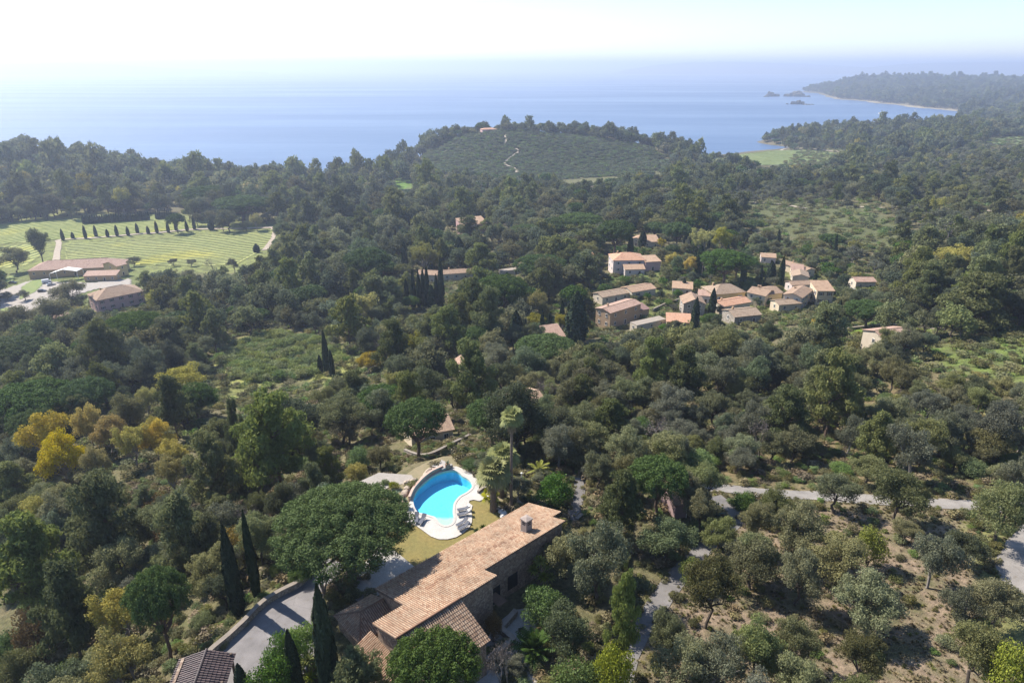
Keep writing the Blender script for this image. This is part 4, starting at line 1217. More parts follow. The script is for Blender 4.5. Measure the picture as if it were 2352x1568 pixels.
# ---- terrace round the pool
def c2(x, y): return (x * 0.168 + 846.7, y * 0.168 + 1016)
def terr(pts, z=80.0): return [tuple(at_z(*c2(*p), z)[:2]) for p in pts]
def ccw(poly):
    a = sum(p[0] * q[1] - q[0] * p[1] for p, q in zip(poly, poly[1:] + poly[:1]))
    return poly if a > 0 else poly[::-1]
def curve(poly, n=6, closed=True):
    P = [np.array(p, float) for p in poly]; out = []; m = len(P)
    for i in range(m if closed else m - 1):
        p0, p1, p2, p3 = P[i - 1] if (closed or i) else P[0], P[i], P[(i + 1) % m], P[(i + 2) % m] if (closed or i + 2 < m) else P[-1]
        for s in range(n):
            t = s / n
            out.append(tuple(0.5 * (2 * p1 + (p2 - p0) * t + (2 * p0 - 5 * p1 + 4 * p2 - p3) * t * t + (3 * p1 - p0 - 3 * p2 + p3) * t ** 3)))
    if not closed: out.append(tuple(P[-1]))
    return out
POOL = terr([(1170,392),(1240,425),(1290,470),(1350,505),(1400,550),(1415,600),(1400,640),(1340,690),(1250,740),(1200,790),(1165,850),(1155,920),(1152,975),(1166,1060),(1130,1122),(1050,1147),(970,1112),(930,1060),(905,1028),(850,1012),(760,985),(680,968),(640,920),(615,850),(610,780),(630,720),(680,640),(760,560),(860,480),(960,430),(1060,400)])
POOL = ccw(curve(POOL, 4))
DECK = ccw(terr([(1000,372),(1100,340),(1200,332),(1290,368),(1400,430),(1500,510),(1540,570),(1505,630),(1560,670),(1645,745),(1515,808),(1440,790),(1380,800),(1372,830),(1420,868),(1404,940),(1415,1010),(1412,1095),(1375,1175),(1300,1240),(1200,1300),(1080,1330),(960,1330),(850,1290),(770,1230),(700,1180),(640,1140),(560,1115),(440,1060),(400,960),(440,925),(520,870),(565,820),(588,760),(612,700),(670,610),(750,530),(850,455),(950,402)]))
LAWN = ccw(terr([(440,1000),(560,1080),(700,1120),(800,1180),(900,1230),(1050,1262),(1200,1240),(1300,1170),(1350,1080),(1355,960),(1350,880),(1330,800),(1480,740),(1590,715),(1660,735),(1760,900),(1900,1100),(1500,1600),(1000,1900),(300,2200),(60,1900),(150,1250)]))
m, nt, b = nodes_of('lawn_grass')
f, g, h = noise(nt, 0.25, 5), noise(nt, 2.2, 5), noise(nt, 25, 3)
col = ramp(nt, f, [(0.3, (0.225, 0.17, 0.055)), (0.55, (0.19, 0.158, 0.05)), (0.75, (0.155, 0.145, 0.048))])
col = mixc(nt, col, ramp(nt, g, [(0.3, (0.8, 0.8, 0.75)), (0.7, (1.15, 1.13, 1.1))]), 1.0, 'MULTIPLY')
col = mixc(nt, col, ramp(nt, h, [(0.25, (0.7, 0.7, 0.7)), (0.75, (1.2, 1.2, 1.2))]), 1.0, 'MULTIPLY')
nt.links.new(col, b.inputs['Base Color']); b.inputs['Roughness'].default_value = 0.95; bump(nt, b, h, 0.7, 0.05)
M_LAWN = m

def holed_sheet(name, outer, hole, z, mat):
    """flat sheet with a hole, filled between two outlines"""
    bm = bmesh.new()
    es = []
    for loop in (outer, hole):
        if not loop: continue
        vs = [bm.verts.new((x, y, z)) for x, y in loop]
        es += [bm.edges.new((vs[i], vs[(i + 1) % len(vs)])) for i in range(len(vs))]
    bmesh.ops.triangle_fill(bm, use_beauty=True, use_dissolve=False, edges=es)
    bmesh.ops.recalc_face_normals(bm, faces=bm.faces)
    if bm.faces and sum(f.normal.z for f in bm.faces) < 0: bmesh.ops.reverse_faces(bm, faces=bm.faces)
    me = bpy.data.meshes.new(name); bm.to_mesh(me); bm.free(); me.materials.append(mat)
    return link(name, me)
def scaled(poly, d):
    """offset a counter-clockwise outline outwards by d"""
    P = np.array(poly); t = np.roll(P, -1, 0) - np.roll(P, 1, 0); t /= np.linalg.norm(t, axis=1)[:, None] + 1e-9
    return [tuple(p) for p in P + np.stack([t[:, 1], -t[:, 0]], -1) * d]
# the ground is cut away under the pool: terrain lowered there
gi = inside(GX, GY, np.array(scaled(POOL, 0.5)))
# (the terrain sheet is rebuilt below the pool by moving its vertices down)
gme = bpy.data.objects['ground'].data
co = np.zeros(len(gme.vertices) * 3, np.float32); gme.vertices.foreach_get('co', co); co = co.reshape(-1, 3)
gnear = inside(GX, GY, np.array(scaled(POOL, 1.6))).ravel()
co[gnear, 2] -= 3.2
gme.vertices.foreach_set('co', co.ravel()); gme.update()
M_BED = plain('garden_soil', (0.25, 0.20, 0.12), (0.17, 0.15, 0.08), 0.5, 0.95, 0.5, fine=5)
tag(holed_sheet('garden_ground', scaled(DECK, 3.6), scaled(DECK, -0.3), 80.012, M_BED), kind='structure')
tag(holed_sheet('lawn', LAWN, None, 80.03, M_LAWN), kind='structure')
dk = MB()
deck = holed_sheet('pool_deck', DECK, scaled(POOL, 0.02), 80.14, M_DECK); tag(deck, kind='structure')
n = len(DECK); mb = MB()
mb.add([(x, y, 79.6) for x, y in DECK] + [(x, y, 80.14) for x, y in DECK], [(i, (i + 1) % n, n + (i + 1) % n, n + i) for i in range(n)])
mb.build('deck_edge', M_COPING, deck)
# pool basin: walls, floor deepening towards the far end, water on top
m, nt, b = nodes_of('pool_mosaic')
tc = nt.nodes.new('ShaderNodeTexCoord')
vo = N(nt, 'ShaderNodeTexVoronoi'); vo.inputs['Scale'].default_value = 9
nt.links.new(tc.outputs['Object'], vo.inputs['Vector'])
sx = N(nt, 'ShaderNodeSeparateColor'); nt.links.new(vo.outputs['Color'], sx.inputs[0])
col = ramp(nt, sx.outputs[0], [(0, (0.13, 0.60, 0.86)), (1, (0.19, 0.68, 0.90))])
gz = N(nt, 'ShaderNodeSeparateXYZ'); nt.links.new(tc.outputs['Object'], gz.inputs[0])
col = mixc(nt, (0.64, 0.60, 0.47), col, ramp(nt, N(nt, 'ShaderNodeMapRange').outputs[0], [(0, (0, 0, 0)), (1, (1, 1, 1))]))
mr = [x for x in nt.nodes if x.type == 'MAP_RANGE'][0]; mr.inputs['From Min'].default_value = -0.27; mr.inputs['From Max'].default_value = -0.45
nt.links.new(gz.outputs['Z'], mr.inputs['Value'])
nt.links.new(col, b.inputs['Base Color']); b.inputs['Roughness'].default_value = 0.5
M_MOSAIC = m
pc = np.mean(np.array(POOL), 0)
pa, pb = np.array(terr([(1050, 1120)])[0]), np.array(terr([(1080, 900)])[0])
pd = unit(pb - pa)
pool = empty('swimming_pool', (pc[0], pc[1], 80.14), 0, 'kidney-shaped blue swimming pool set in the white terrace', 'swimming pool')
def pdepth(x, y):
    t = (np.array([x, y]) - pa) @ pd
    return float(np.interp(t, [-1.0, 0.0, 1.6, 2.6, 5.0, 9.5, 15.0], [0.17, 0.19, 0.28, 0.55, 0.95, 1.4, 2.1]))
rings = [(POOL, 0)] + [([tuple(pc + (np.array(p) - pc) * k) for p in POOL], 1) for k in (0.985, 0.9, 0.78, 0.62, 0.45, 0.28, 0.1)]
V, F, n = [], [], len(POOL)
for ring, low in rings:
    for (x, y) in ring: V.append((x - pc[0], y - pc[1], -(pdepth(x, y) if low else 0.0)))
for r in range(len(rings) - 1):
    for i in range(n): F.append((r * n + i, r * n + (i + 1) % n, (r + 1) * n + (i + 1) % n, (r + 1) * n + i))
V.append((0, 0, -pdepth(*pc))); F += [((len(rings) - 1) * n + i, (len(rings) - 1) * n + (i + 1) % n, len(V) - 1) for i in range(n)]
me = bpy.data.meshes.new('basin'); me.from_pydata(V, [], F); me.materials.append(M_MOSAIC); link('basin', me, pool)
m, nt, b = nodes_of('pool_water')
b.inputs['Base Color'].default_value = (0.45, 0.86, 0.98, 1); b.inputs['Roughness'].default_value = 0.02; b.inputs['IOR'].default_value = 1.33
b.inputs['Transmission Weight'].default_value = 1.0
w_ = noise(nt, 2.4, 4); bump(nt, b, w_, 0.25, 0.06)
# light passes straight through the surface so that the basin is sunlit
tr = N(nt, 'ShaderNodeBsdfTransparent'); tr.inputs['Color'].default_value = (0.76, 0.965, 1.0, 1)
fz = N(nt, 'ShaderNodeFresnel'); fz.inputs['IOR'].default_value = 1.33
bm_ = [x for x in nt.nodes if x.type == 'BUMP'][0]; nt.links.new(bm_.outputs['Normal'], fz.inputs['Normal'])
gl = N(nt, 'ShaderNodeBsdfGlossy'); gl.inputs['Roughness'].default_value = 0.03; nt.links.new(bm_.outputs['Normal'], gl.inputs['Normal'])
mx = N(nt, 'ShaderNodeMixShader'); nt.links.new(fz.outputs[0], mx.inputs[0]); nt.links.new(tr.outputs[0], mx.inputs[1]); nt.links.new(gl.outputs[0], mx.inputs[2])
nt.links.new(mx.outputs[0], nt.nodes['Material Output'].inputs['Surface']); nt.nodes.remove(b)
ws = holed_sheet('water_surface', [(x - pc[0], y - pc[1]) for x, y in scaled(POOL, -0.01)], None, -0.16, m); ws.parent = pool
cop = MB(); o_, i2 = scaled(POOL, 0.32), scaled(POOL, -0.03)
for i in range(n):
    j = (i + 1) % n
    q = [o_[i], o_[j], i2[j], i2[i]]
    cop.add([(x - pc[0], y - pc[1], 0.012) for x, y in q] + [(x - pc[0], y - pc[1], 0.05) for x, y in q], [(4, 5, 6, 7), (0, 1, 5, 4), (2, 3, 7, 6)])
cop.build('coping', M_DECK, pool)

# ---- curved wall on the far side of the pool, slab roof, rocks, pots
def wall_line(name, line, h, w, mat, cap, label, cat='wall', z=None, group=None, cw=1.25, ch=0.10):
    L = np.array(line); d = np.gradient(L, axis=0); d /= np.linalg.norm(d, axis=1)[:, None] + 1e-9
    nn = np.stack([-d[:, 1], d[:, 0]], -1)
    zz = H(L[:, 0], L[:, 1]) if z is None else np.full(len(L), z)
    c = L.mean(0); e = empty(name, (c[0], c[1], float(zz.mean())), 0, label, cat, group); z0 = float(zz.mean())
    for nm, a, b_, ww, mt in (('body', -1.2, h, w, mat), ('coping', h + 0.003, h + ch, w * cw, cap)):
        mb = MB()
        for k in range(len(L)):
            for sg in (1, -1):
                p = L[k] + nn[k] * sg * ww / 2 - c
                mb.v += [(p[0], p[1], zz[k] - z0 + a), (p[0], p[1], zz[k] - z0 + b_)]
        for k in range(len(L) - 1):
            i, j = 4 * k, 4 * k + 4
            mb.f += [(i, j, j + 1, i + 1), (i + 2, i + 3, j + 3, j + 2), (i + 1, j + 1, j + 3, i + 3), (i, i + 2, j + 2, j)]
        mb.f += [(0, 1, 3, 2), (len(mb.v) - 4, len(mb.v) - 2, len(mb.v) - 1, len(mb.v) - 3)]
        mb.m = [0] * len(mb.f)
        mb.build(nm, mt, e)
    return e
wl = curve(terr([(560,800),(610,690),(680,600),(760,520),(860,445),(960,395),(1012,372)]), 5, False)
wall_line('pool_wall', wl, 0.75, 0.3, M_RENDERWALL, M_RENDERWALL, 'low curved pink rendered wall behind the swimming pool', z=80.0)
sl = [np.array(p) for p in terr([(1012,362),(860,318),(990,232),(1150,300)], 80.6)]
mb = MB(); mb.prism([tuple(p) for p in ccw([tuple(p) for p in sl])], 78.5, 80.6); mb.build('pump_house', M_SLAB)
o = bpy.data.objects['pump_house']; tag(o, 'flat pale slab of the low pool plant house behind the pool', 'pool house')

def boulder(name, p, r, mat, label, group, seed):
    rg = np.random.default_rng(seed)
    bm = bmesh.new(); bmesh.ops.create_icosphere(bm, subdivisions=2, radius=1)
    ph = rg.uniform(0, 6, 6)
    for v in bm.verts:
        c = v.co; k = 1 + 0.18 * math.sin(c.x * 3 + ph[0]) + 0.15 * math.sin(c.y * 4 + ph[1]) + 0.12 * math.sin(c.z * 5 + ph[2] + c.x * 3) + rg.normal(0, 0.05)
        v.co = Vector((c.x * k * 1.2, c.y * k, c.z * k * 0.75)) * r
    me = bpy.data.meshes.new(name); bm.to_mesh(me); bm.free(); me.materials.append(mat)
    o = link(name, me); o.location = (p[0], p[1], p[2] + r * 0.3); o.rotation_euler = (0, 0, rg.uniform(0, 6))
    return tag(o, label, 'rock', group)
rk = 0
def nth(n):
    w = 'first second third fourth fifth sixth seventh eighth ninth tenth eleventh twelfth thirteenth fourteenth fifteenth sixteenth seventeenth eighteenth nineteenth'.split()
    if n <= 19: return w[n - 1]
    t = ['', '', 'twenty', 'thirty', 'forty', 'fifty', 'sixty', 'seventy', 'eighty'][n // 10]
    return (t[:-1] + 'ieth') if n % 10 == 0 else t + '-' + w[n % 10 - 1]
for (x, y, r) in sorted([(520,570,.55),(560,610,.45),(590,560,.5),(620,520,.4),(540,650,.6),(500,700,.5),(640,560,.35),(830,400,.6),(860,420,.45),(800,440,.5),(880,390,.4),(770,470,.45),(740,500,.4),(470,740,.45),(900,370,.35),(560,540,.4),(610,600,.35),(720,540,.4)]):
    p = at_z(*c2(x, y), 80.0); boulder('rock', p, r, M_ROCK, nth(rk + 1) + ' tan boulder from the left in the rock garden behind the pool', 'rocks behind the pool wall', rk); rk += 1
rk = 0
for (x, y, r) in [(1800,890,.55),(1830,960,.5),(1850,1000,.6),(1890,960,.4)]:
    p = at_z(*c2(x, y), 80.0); boulder('rock', p, r, M_ROCK_PALE, nth(rk + 1) + ' whitish boulder from the left beside the thick-trunked palm', 'pale rocks by the palm', rk + 40); rk += 1

def potted(p, s, leaves, label):
    e = empty('potted_plant', p, 0, label, 'potted plant')
    MB().lathe((0, 0, 0), [(0.22 * s, 0), (0.40 * s, 0.35 * s), (0.44 * s, 0.7 * s), (0.34 * s, 0.95 * s), (0.42 * s, 1.05 * s), (0.40 * s, 1.08 * s), (0.30 * s, 0.98 * s)], 14).build('pot', M_POT, e, True)
    me = rosette_mesh('leaves', [((0, 0, 1.0 * s), 0.8 * s, leaves)], FOL['agave'], 5); link('leaves', me, e)
potted(at_z(*c2(1083, 365), 80.15), 1.0, 16, 'terracotta urn with a small spiky plant at the far end of the pool')
potted(at_z(*c2(500, 880), 80.15), 1.0, 30, 'terracotta urn with a spiky plant beside the umbrella pine')

def lounger(p, yaw, label, towel=False):
    e = empty('sun_lounger', p, yaw, label, 'sun lounger', 'sun loungers round the pool')
    mb = MB()
    for y in (-0.30, 0.30):
        mb.tube([(-0.95, y, 0.34), (0.35, y, 0.34)], 0.022, 6)
        mb.tube([(0.33, y, 0.34), (0.98, y, 0.74)], 0.022, 6)
    mb.build('frame', M_FRAME, e)
    for x in (-0.8, 0.5):
        for y in (-0.30, 0.30):
            MB().tube([(x, y, 0), (x + 0.06, y, 0.34)], 0.022, 6).build('leg', M_FRAME, e)
    MB().box((-0.31, 0, 0.365), (1.28, 0.56, 0.035)).build('seat', M_FABRIC, e)
    mb = MB(); d = np.array([0.63, 0, 0.40]); 
    mb.add([(0.34, -0.28, 0.36), (0.34, 0.28, 0.36), (0.97, 0.28, 0.76), (0.97, -0.28, 0.76), (0.32, -0.28, 0.39), (0.32, 0.28, 0.39), (0.95, 0.28, 0.79), (0.95, -0.28, 0.79)], [(0, 1, 2, 3), (7, 6, 5, 4), (0, 4, 5, 1), (1, 5, 6, 2), (2, 6, 7, 3), (3, 7, 4, 0)])
    mb.build('backrest', M_FABRIC, e)
    MB().tube([(0.05, -0.32, 0.36), (0.08, -0.34, 0.56), (0.40, -0.34, 0.58)], 0.02, 5).build('armrest', M_WHITE, e)
    MB().tube([(0.05, 0.32, 0.36), (0.08, 0.34, 0.56), (0.40, 0.34, 0.58)], 0.02, 5).build('armrest', M_WHITE, e)
    if towel:
        t = MB().box((0.80, 0.0, 0.72), (0.30, 0.5, 0.12)).build('towel', M_TOWEL, None); t.location = e.matrix_world @ Vector((0, 0, 0)); 
        t.data.transform(Matrix.Rotation(yaw, 4, 'Z')); t.location = p
        tag(t, 'white rolled towel on the ' + ('farthest' if 'farthest' in label else 'second farthest') + ' lounger', 'towel', 'towels on the loungers')
    return e
def lz(x, y): return tuple(at_z(*c2(x, y), 80.15))
def yaw_of(a, b): A, B = np.array(lz(*a)), np.array(lz(*b)); return math.atan2(B[1] - A[1], B[0] - A[0])
yl = yaw_of((1235, 940), (1380, 915)); y2 = yaw_of((1175, 1160), (1350, 1060))
lounger(lz(1300, 930), yl, 'grey sun lounger farthest up the terrace with a white towel', True)
lounger(lz(1298, 995), yl, 'second grey sun lounger from the far end with a white towel', True)
lounger(lz(1275, 1120), y2, 'grey sun lounger nearer the pool in the pair by the sandy steps')
lounger(lz(1300, 1175), y2, 'grey sun lounger at the round terrace edge nearest the villa')
y3 = yaw_of((690, 1100), (720, 1000))
lounger(lz(655, 1060), y3 + 0.1, 'grey sun lounger half under the umbrella pine')
lounger(lz(735, 1080), y3 - 0.2, 'grey sun lounger in the sun beside the umbrella pine')

# ---- paving in front of the house and behind it, patio walls on the right
def flat(name, pts, z, mat):
    o = holed_sheet(name, ccw([tuple(at_z(u, v, z)[:2]) for u, v in pts]), None, z, mat); return tag(o, kind='structure')
flat('terrace_paving', [(840,1290),(870,1258),(905,1262),(955,1303),(925,1335),(835,1385),(800,1370)], 80.07, M_SLAB)
flat('gravel_court', [(815,1110),(870,1085),(945,1090),(955,1105),(900,1115),(870,1130),(835,1128)], 80.05, M_GRAVEL)
flat('patio_paving', [(1130,1440),(1180,1400),(1215,1395),(1260,1430),(1240,1500),(1230,1620),(1080,1640),(1100,1520)], 80.05, M_SLAB)
def zig(pts, h, w, label, name='patio_wall', z=80.0, mat=None, grp=None):
    L = [at_z(u, v, z + h)[:2] for u, v in pts]
    out = []
    for a, b_ in zip(L[:-1], L[1:]):
        for k in range(6): out.append(a + (b_ - a) * k / 6)
    out.append(L[-1]); return wall_line(name, out, h, w, mat or M_DRYSTONE, M_COPING, label, z=z, group=grp)
zig([(1185,1400),(1150,1440),(1180,1465),(1135,1500),(1098,1530)], 0.8, 0.5, 'zigzag stone patio wall beside the leafless tree')
zig([(1025,1585),(1060,1555),(1105,1525)], 0.7, 0.5, 'stone wall stub at the corner of the near villa roof')
zig([(790,1590),(788,1560),(800,1540),(825,1520)], 0.8, 0.5, 'curved stone planter wall at the near end of the villa')
zig([(1190,1150),(1205,1165),(1222,1182),(1238,1196)], 0.6, 0.4, 'low stone bed wall behind the tall palm trunk', 'garden_wall')
zig([(1098,1128),(1108,1120),(1120,1118)], 0.5, 0.3, 'short curved kerb of the palm bed beside the deck', 'garden_kerb')

# ---- driveway with its stone wall
def c6(x, y): return (x * 0.2502 + 423.4, y * 0.2502 + 1176)
dv = [(1330,430),(1210,480),(1160,560),(1060,660),(900,740),(780,830),(640,960),(480,1120),(300,1270),(200,1400),(100,1700),(500,1900),(700,1700),(900,1600),(1150,1450),(1250,1200),(1260,900),(1290,700),(1420,560),(1500,480)]
DRIVE = ccw([tuple(at_z(*c6(*p), 80.0)[:2]) for p in dv])
tag(holed_sheet('driveway', DRIVE, None, 80.06, M_DRIVE), kind='structure')
dw = [at_z(*c6(*p), 80.8)[:2] for p in [(1170,500),(1120,560),(1040,635),(880,715),(740,800),(640,890),(560,975),(400,1125),(250,1250),(150,1370)]]
wall_line('driveway_wall', curve([tuple(p) for p in dw], 5, False), 0.8, 0.55, M_DRYSTONE, M_WALLCAP, 'long low stone wall curving along the grey driveway', z=80.0, cw=1.06)
# open garage with a dark tiled roof
cz_ = 82.3
g1, g2 = at_z(*c6(205, 1262), cz_ + 0.9), at_z(*c6(70, 1640), cz_ + 0.9)
r1 = at_z(*c6(470, 1302), cz_); l1 = at_z(*c6(40, 1300), cz_)
dl = unit((g2 - g1)[:2]); dq = np.array([-dl[1], dl[0]]); gl_ = 9.0
wr = float((r1 - g1)[:2] @ dq); dq = dq if wr > 0 else -dq; wr = abs(wr)
gar = empty('open_garage', (*(g1[:2] + dl * 4.5), 80), 0, 'open garage with dark purple-brown tiled roof at the end of the driveway', 'garage')
gb = np.array(gar.location)
def gp(a, b, z): p = g1[:2] + dl * a + dq * b; return np.array([p[0], p[1], z])
dl3, dq3 = np.array([*dl, 0]), np.array([*dq, 0])
tiled_roof('roof', [gp(0, wr, cz_), gp(gl_, wr, cz_), gp(gl_, 0, cz_ + .9), gp(0, 0, cz_ + .9)], dl3, -dq3 + np.array([0, 0, .9 / wr]), M_TILE_DARK, gar, base=gb, wid=0.3, course=0.42, rad=0.13)
tiled_roof('roof', [gp(gl_, -wr, cz_), gp(0, -wr, cz_), gp(0, 0, cz_ + .9), gp(gl_, 0, cz_ + .9)], -dl3, dq3 + np.array([0, 0, .9 / wr]), M_TILE_DARK, gar, base=gb, wid=0.3, course=0.42, rad=0.13)
mb = MB(); mb.tube([gp(-0.05, 0, cz_ + .98) - gb, gp(gl_, 0, cz_ + .98) - gb], 0.14, 8); mb.build('ridge', M_TILE_DARK, gar)
for a in (0.4, 4.0, 7.6):
    p = gp(a, wr - 0.35, 80) - gb; MB().box((p[0], p[1], 1.4), (0.22, 0.22, 2.8), math.atan2(dl[1], dl[0])).build('post', M_WOOD, gar)
p = gp(4.5, -wr + 0.5, 80) - gb; MB().box((p[0], p[1], 1.0), (8.2, 0.3, 3.6), math.atan2(dl[1], dl[0])).build('rear_wall', M_STONE, gar)
for a in (1, 4, 7): FOOT.append((*gp(a, 0, 0)[:2], 3.6))
# small pink hut by the road
hb = ground(1592, 1180)

def garden_lamp(u, v, vt):
    p, = [at_z(u, v, 80.0)]; h = top_z(p, vt) - 80.0
    e = empty('garden_lamp', tuple(p), 0, 'white garden lamp post beside the oleanders behind the palms', 'lamp post')
    MB().tube([(0, 0, 0), (0, 0, h)], [0.10, 0.08], 8).build('post', M_WHITE, e)
    MB().lathe((0, 0, h), [(0.10, 0), (0.17, 0.08), (0.17, 0.2), (0.04, 0.28)], 10).build('head', M_WHITE, e)
garden_lamp(1198, 1110, 1088)
def bench(u, v, yaw):
    p = at_z(u, v, 80.0)
    e = empty('wooden_bench', tuple(p), yaw, 'small wooden bench beside the garden path behind the villa', 'bench')
    for k in range(4): MB().box((0, -0.18 + 0.13 * k, 0.45), (1.5, 0.11, 0.04)).build('slat', M_COPING, e)
    for k in range(2): MB().box((0, 0.26, 0.65 + 0.16 * k), (1.5, 0.04, 0.12)).build('backrest_slat', M_COPING, e)
    for x in (-0.65, 0.65):
        for y in (-0.18, 0.25): MB().box((x, y, 0.3 if y > 0 else 0.2), (0.08, 0.08, 0.9 if y > 0 else 0.44)).build('leg', M_COPING, e)
bench(1331, 1190, 0.9)

for u_, v_ in ((900, 1092), (940, 1088), (870, 1100), (930, 1062), (965, 1040), (905, 1065), (880, 1125)): FOOT.append((*at_z(u_, v_, 80.0)[:2], 4.5))
# ================================================================== HOUSES BELOW THE VILLA
def roof_far(name, c1, c2, c3):
    m, nt, b = nodes_of(name)
    tc = nt.nodes.new('ShaderNodeTexCoord')
    f, g = noise(nt, 0.5, 5), noise(nt, 4.0, 4)
    w = N(nt, 'ShaderNodeTexWave', wave_type='BANDS', bands_direction='X'); w.inputs['Scale'].default_value = 1.25; w.inputs['Distortion'].default_value = 0.4
    nt.links.new(tc.outputs['Object'], w.inputs['Vector'])
    col = ramp(nt, f, [(0.3, c1), (0.5, c2), (0.7, c3)])
    col = mixc(nt, col, ramp(nt, g, [(0.3, (0.68, 0.68, 0.68)), (0.7, (1.2, 1.2, 1.2))]), 1.0, 'MULTIPLY')
    col = mixc(nt, col, ramp(nt, w.outputs['Fac'], [(0.0, (0.72, 0.72, 0.72)), (0.5, (1.05, 1.05, 1.05))]), 0.8, 'MULTIPLY')
    nt.links.new(col, b.inputs['Base Color']); b.inputs['Roughness'].default_value = 0.9
    bump(nt, b, w.outputs['Fac'], 0.5, 0.06)
    return m
RF = {
 'pale': roof_far('pale_roof', (0.36, 0.225, 0.14), (0.41, 0.275, 0.18), (0.30, 0.185, 0.115)),
 'brown': roof_far('brown_roof', (0.27, 0.175, 0.115), (0.33, 0.225, 0.15), (0.22, 0.14, 0.095)),
 'grey': roof_far('lichen_grey_roof', (0.285, 0.20, 0.135), (0.34, 0.25, 0.175), (0.23, 0.16, 0.105)),
 'orange': roof_far('orange_roof', (0.47, 0.24, 0.14), (0.52, 0.30, 0.19), (0.40, 0.20, 0.125)),
 'pink': roof_far('pink_roof', (0.34, 0.21, 0.155), (0.40, 0.265, 0.20), (0.28, 0.17, 0.125)),
 'maroon': roof_far('maroon_roof', (0.20, 0.11, 0.10), (0.25, 0.15, 0.13), (0.17, 0.10, 0.09)),
 'white': plain('pale_flat_roof', (0.30, 0.255, 0.205), (0.25, 0.21, 0.17), 0.8, 0.9, 0.1),
}
WM = {
 'shaded': plain('shaded_pink_render', (0.30, 0.21, 0.20), (0.25, 0.17, 0.165), 0.8, 0.9, 0.15),  # the hut's pink wall, with the shade under the oaks put into its colour
 'white': plain('white_wall', (0.55, 0.475, 0.375), (0.48, 0.41, 0.32), 0.6, 0.9, 0.1),
 'cream': plain('cream_wall', (0.60, 0.50, 0.36), (0.54, 0.44, 0.31), 0.6, 0.9, 0.1),
 'yellow': plain('yellow_wall', (0.60, 0.46, 0.24), (0.53, 0.40, 0.21), 0.6, 0.9, 0.1),
 'tan': plain('tan_wall', (0.42, 0.29, 0.18), (0.37, 0.25, 0.155), 0.6, 0.9, 0.15),
 'ochre': plain('ochre_wall', (0.48, 0.34, 0.20), (0.42, 0.29, 0.17), 0.6, 0.9, 0.15),
 'pink': plain('pink_wall', (0.58, 0.38, 0.36), (0.52, 0.33, 0.31), 0.6, 0.9, 0.1),
 'pinkwhite': plain('pinkish_white_wall', (0.60, 0.51, 0.48), (0.54, 0.45, 0.42), 0.6, 0.9, 0.1),
 'stone': stone_material('house_stone', (0.28, 0.24, 0.20), (0.36, 0.31, 0.26), (0.44, 0.39, 0.33), 2.0),
}
M_SHUT = {'brown': plain('brown_shutter', (0.16, 0.09, 0.07), (0.12, 0.07, 0.055), 4, 0.8, 0.1), 'grey': plain('grey_shutter', (0.34, 0.38, 0.42), (0.28, 0.31, 0.35), 4, 0.8, 0.1)}
HOUSES = []
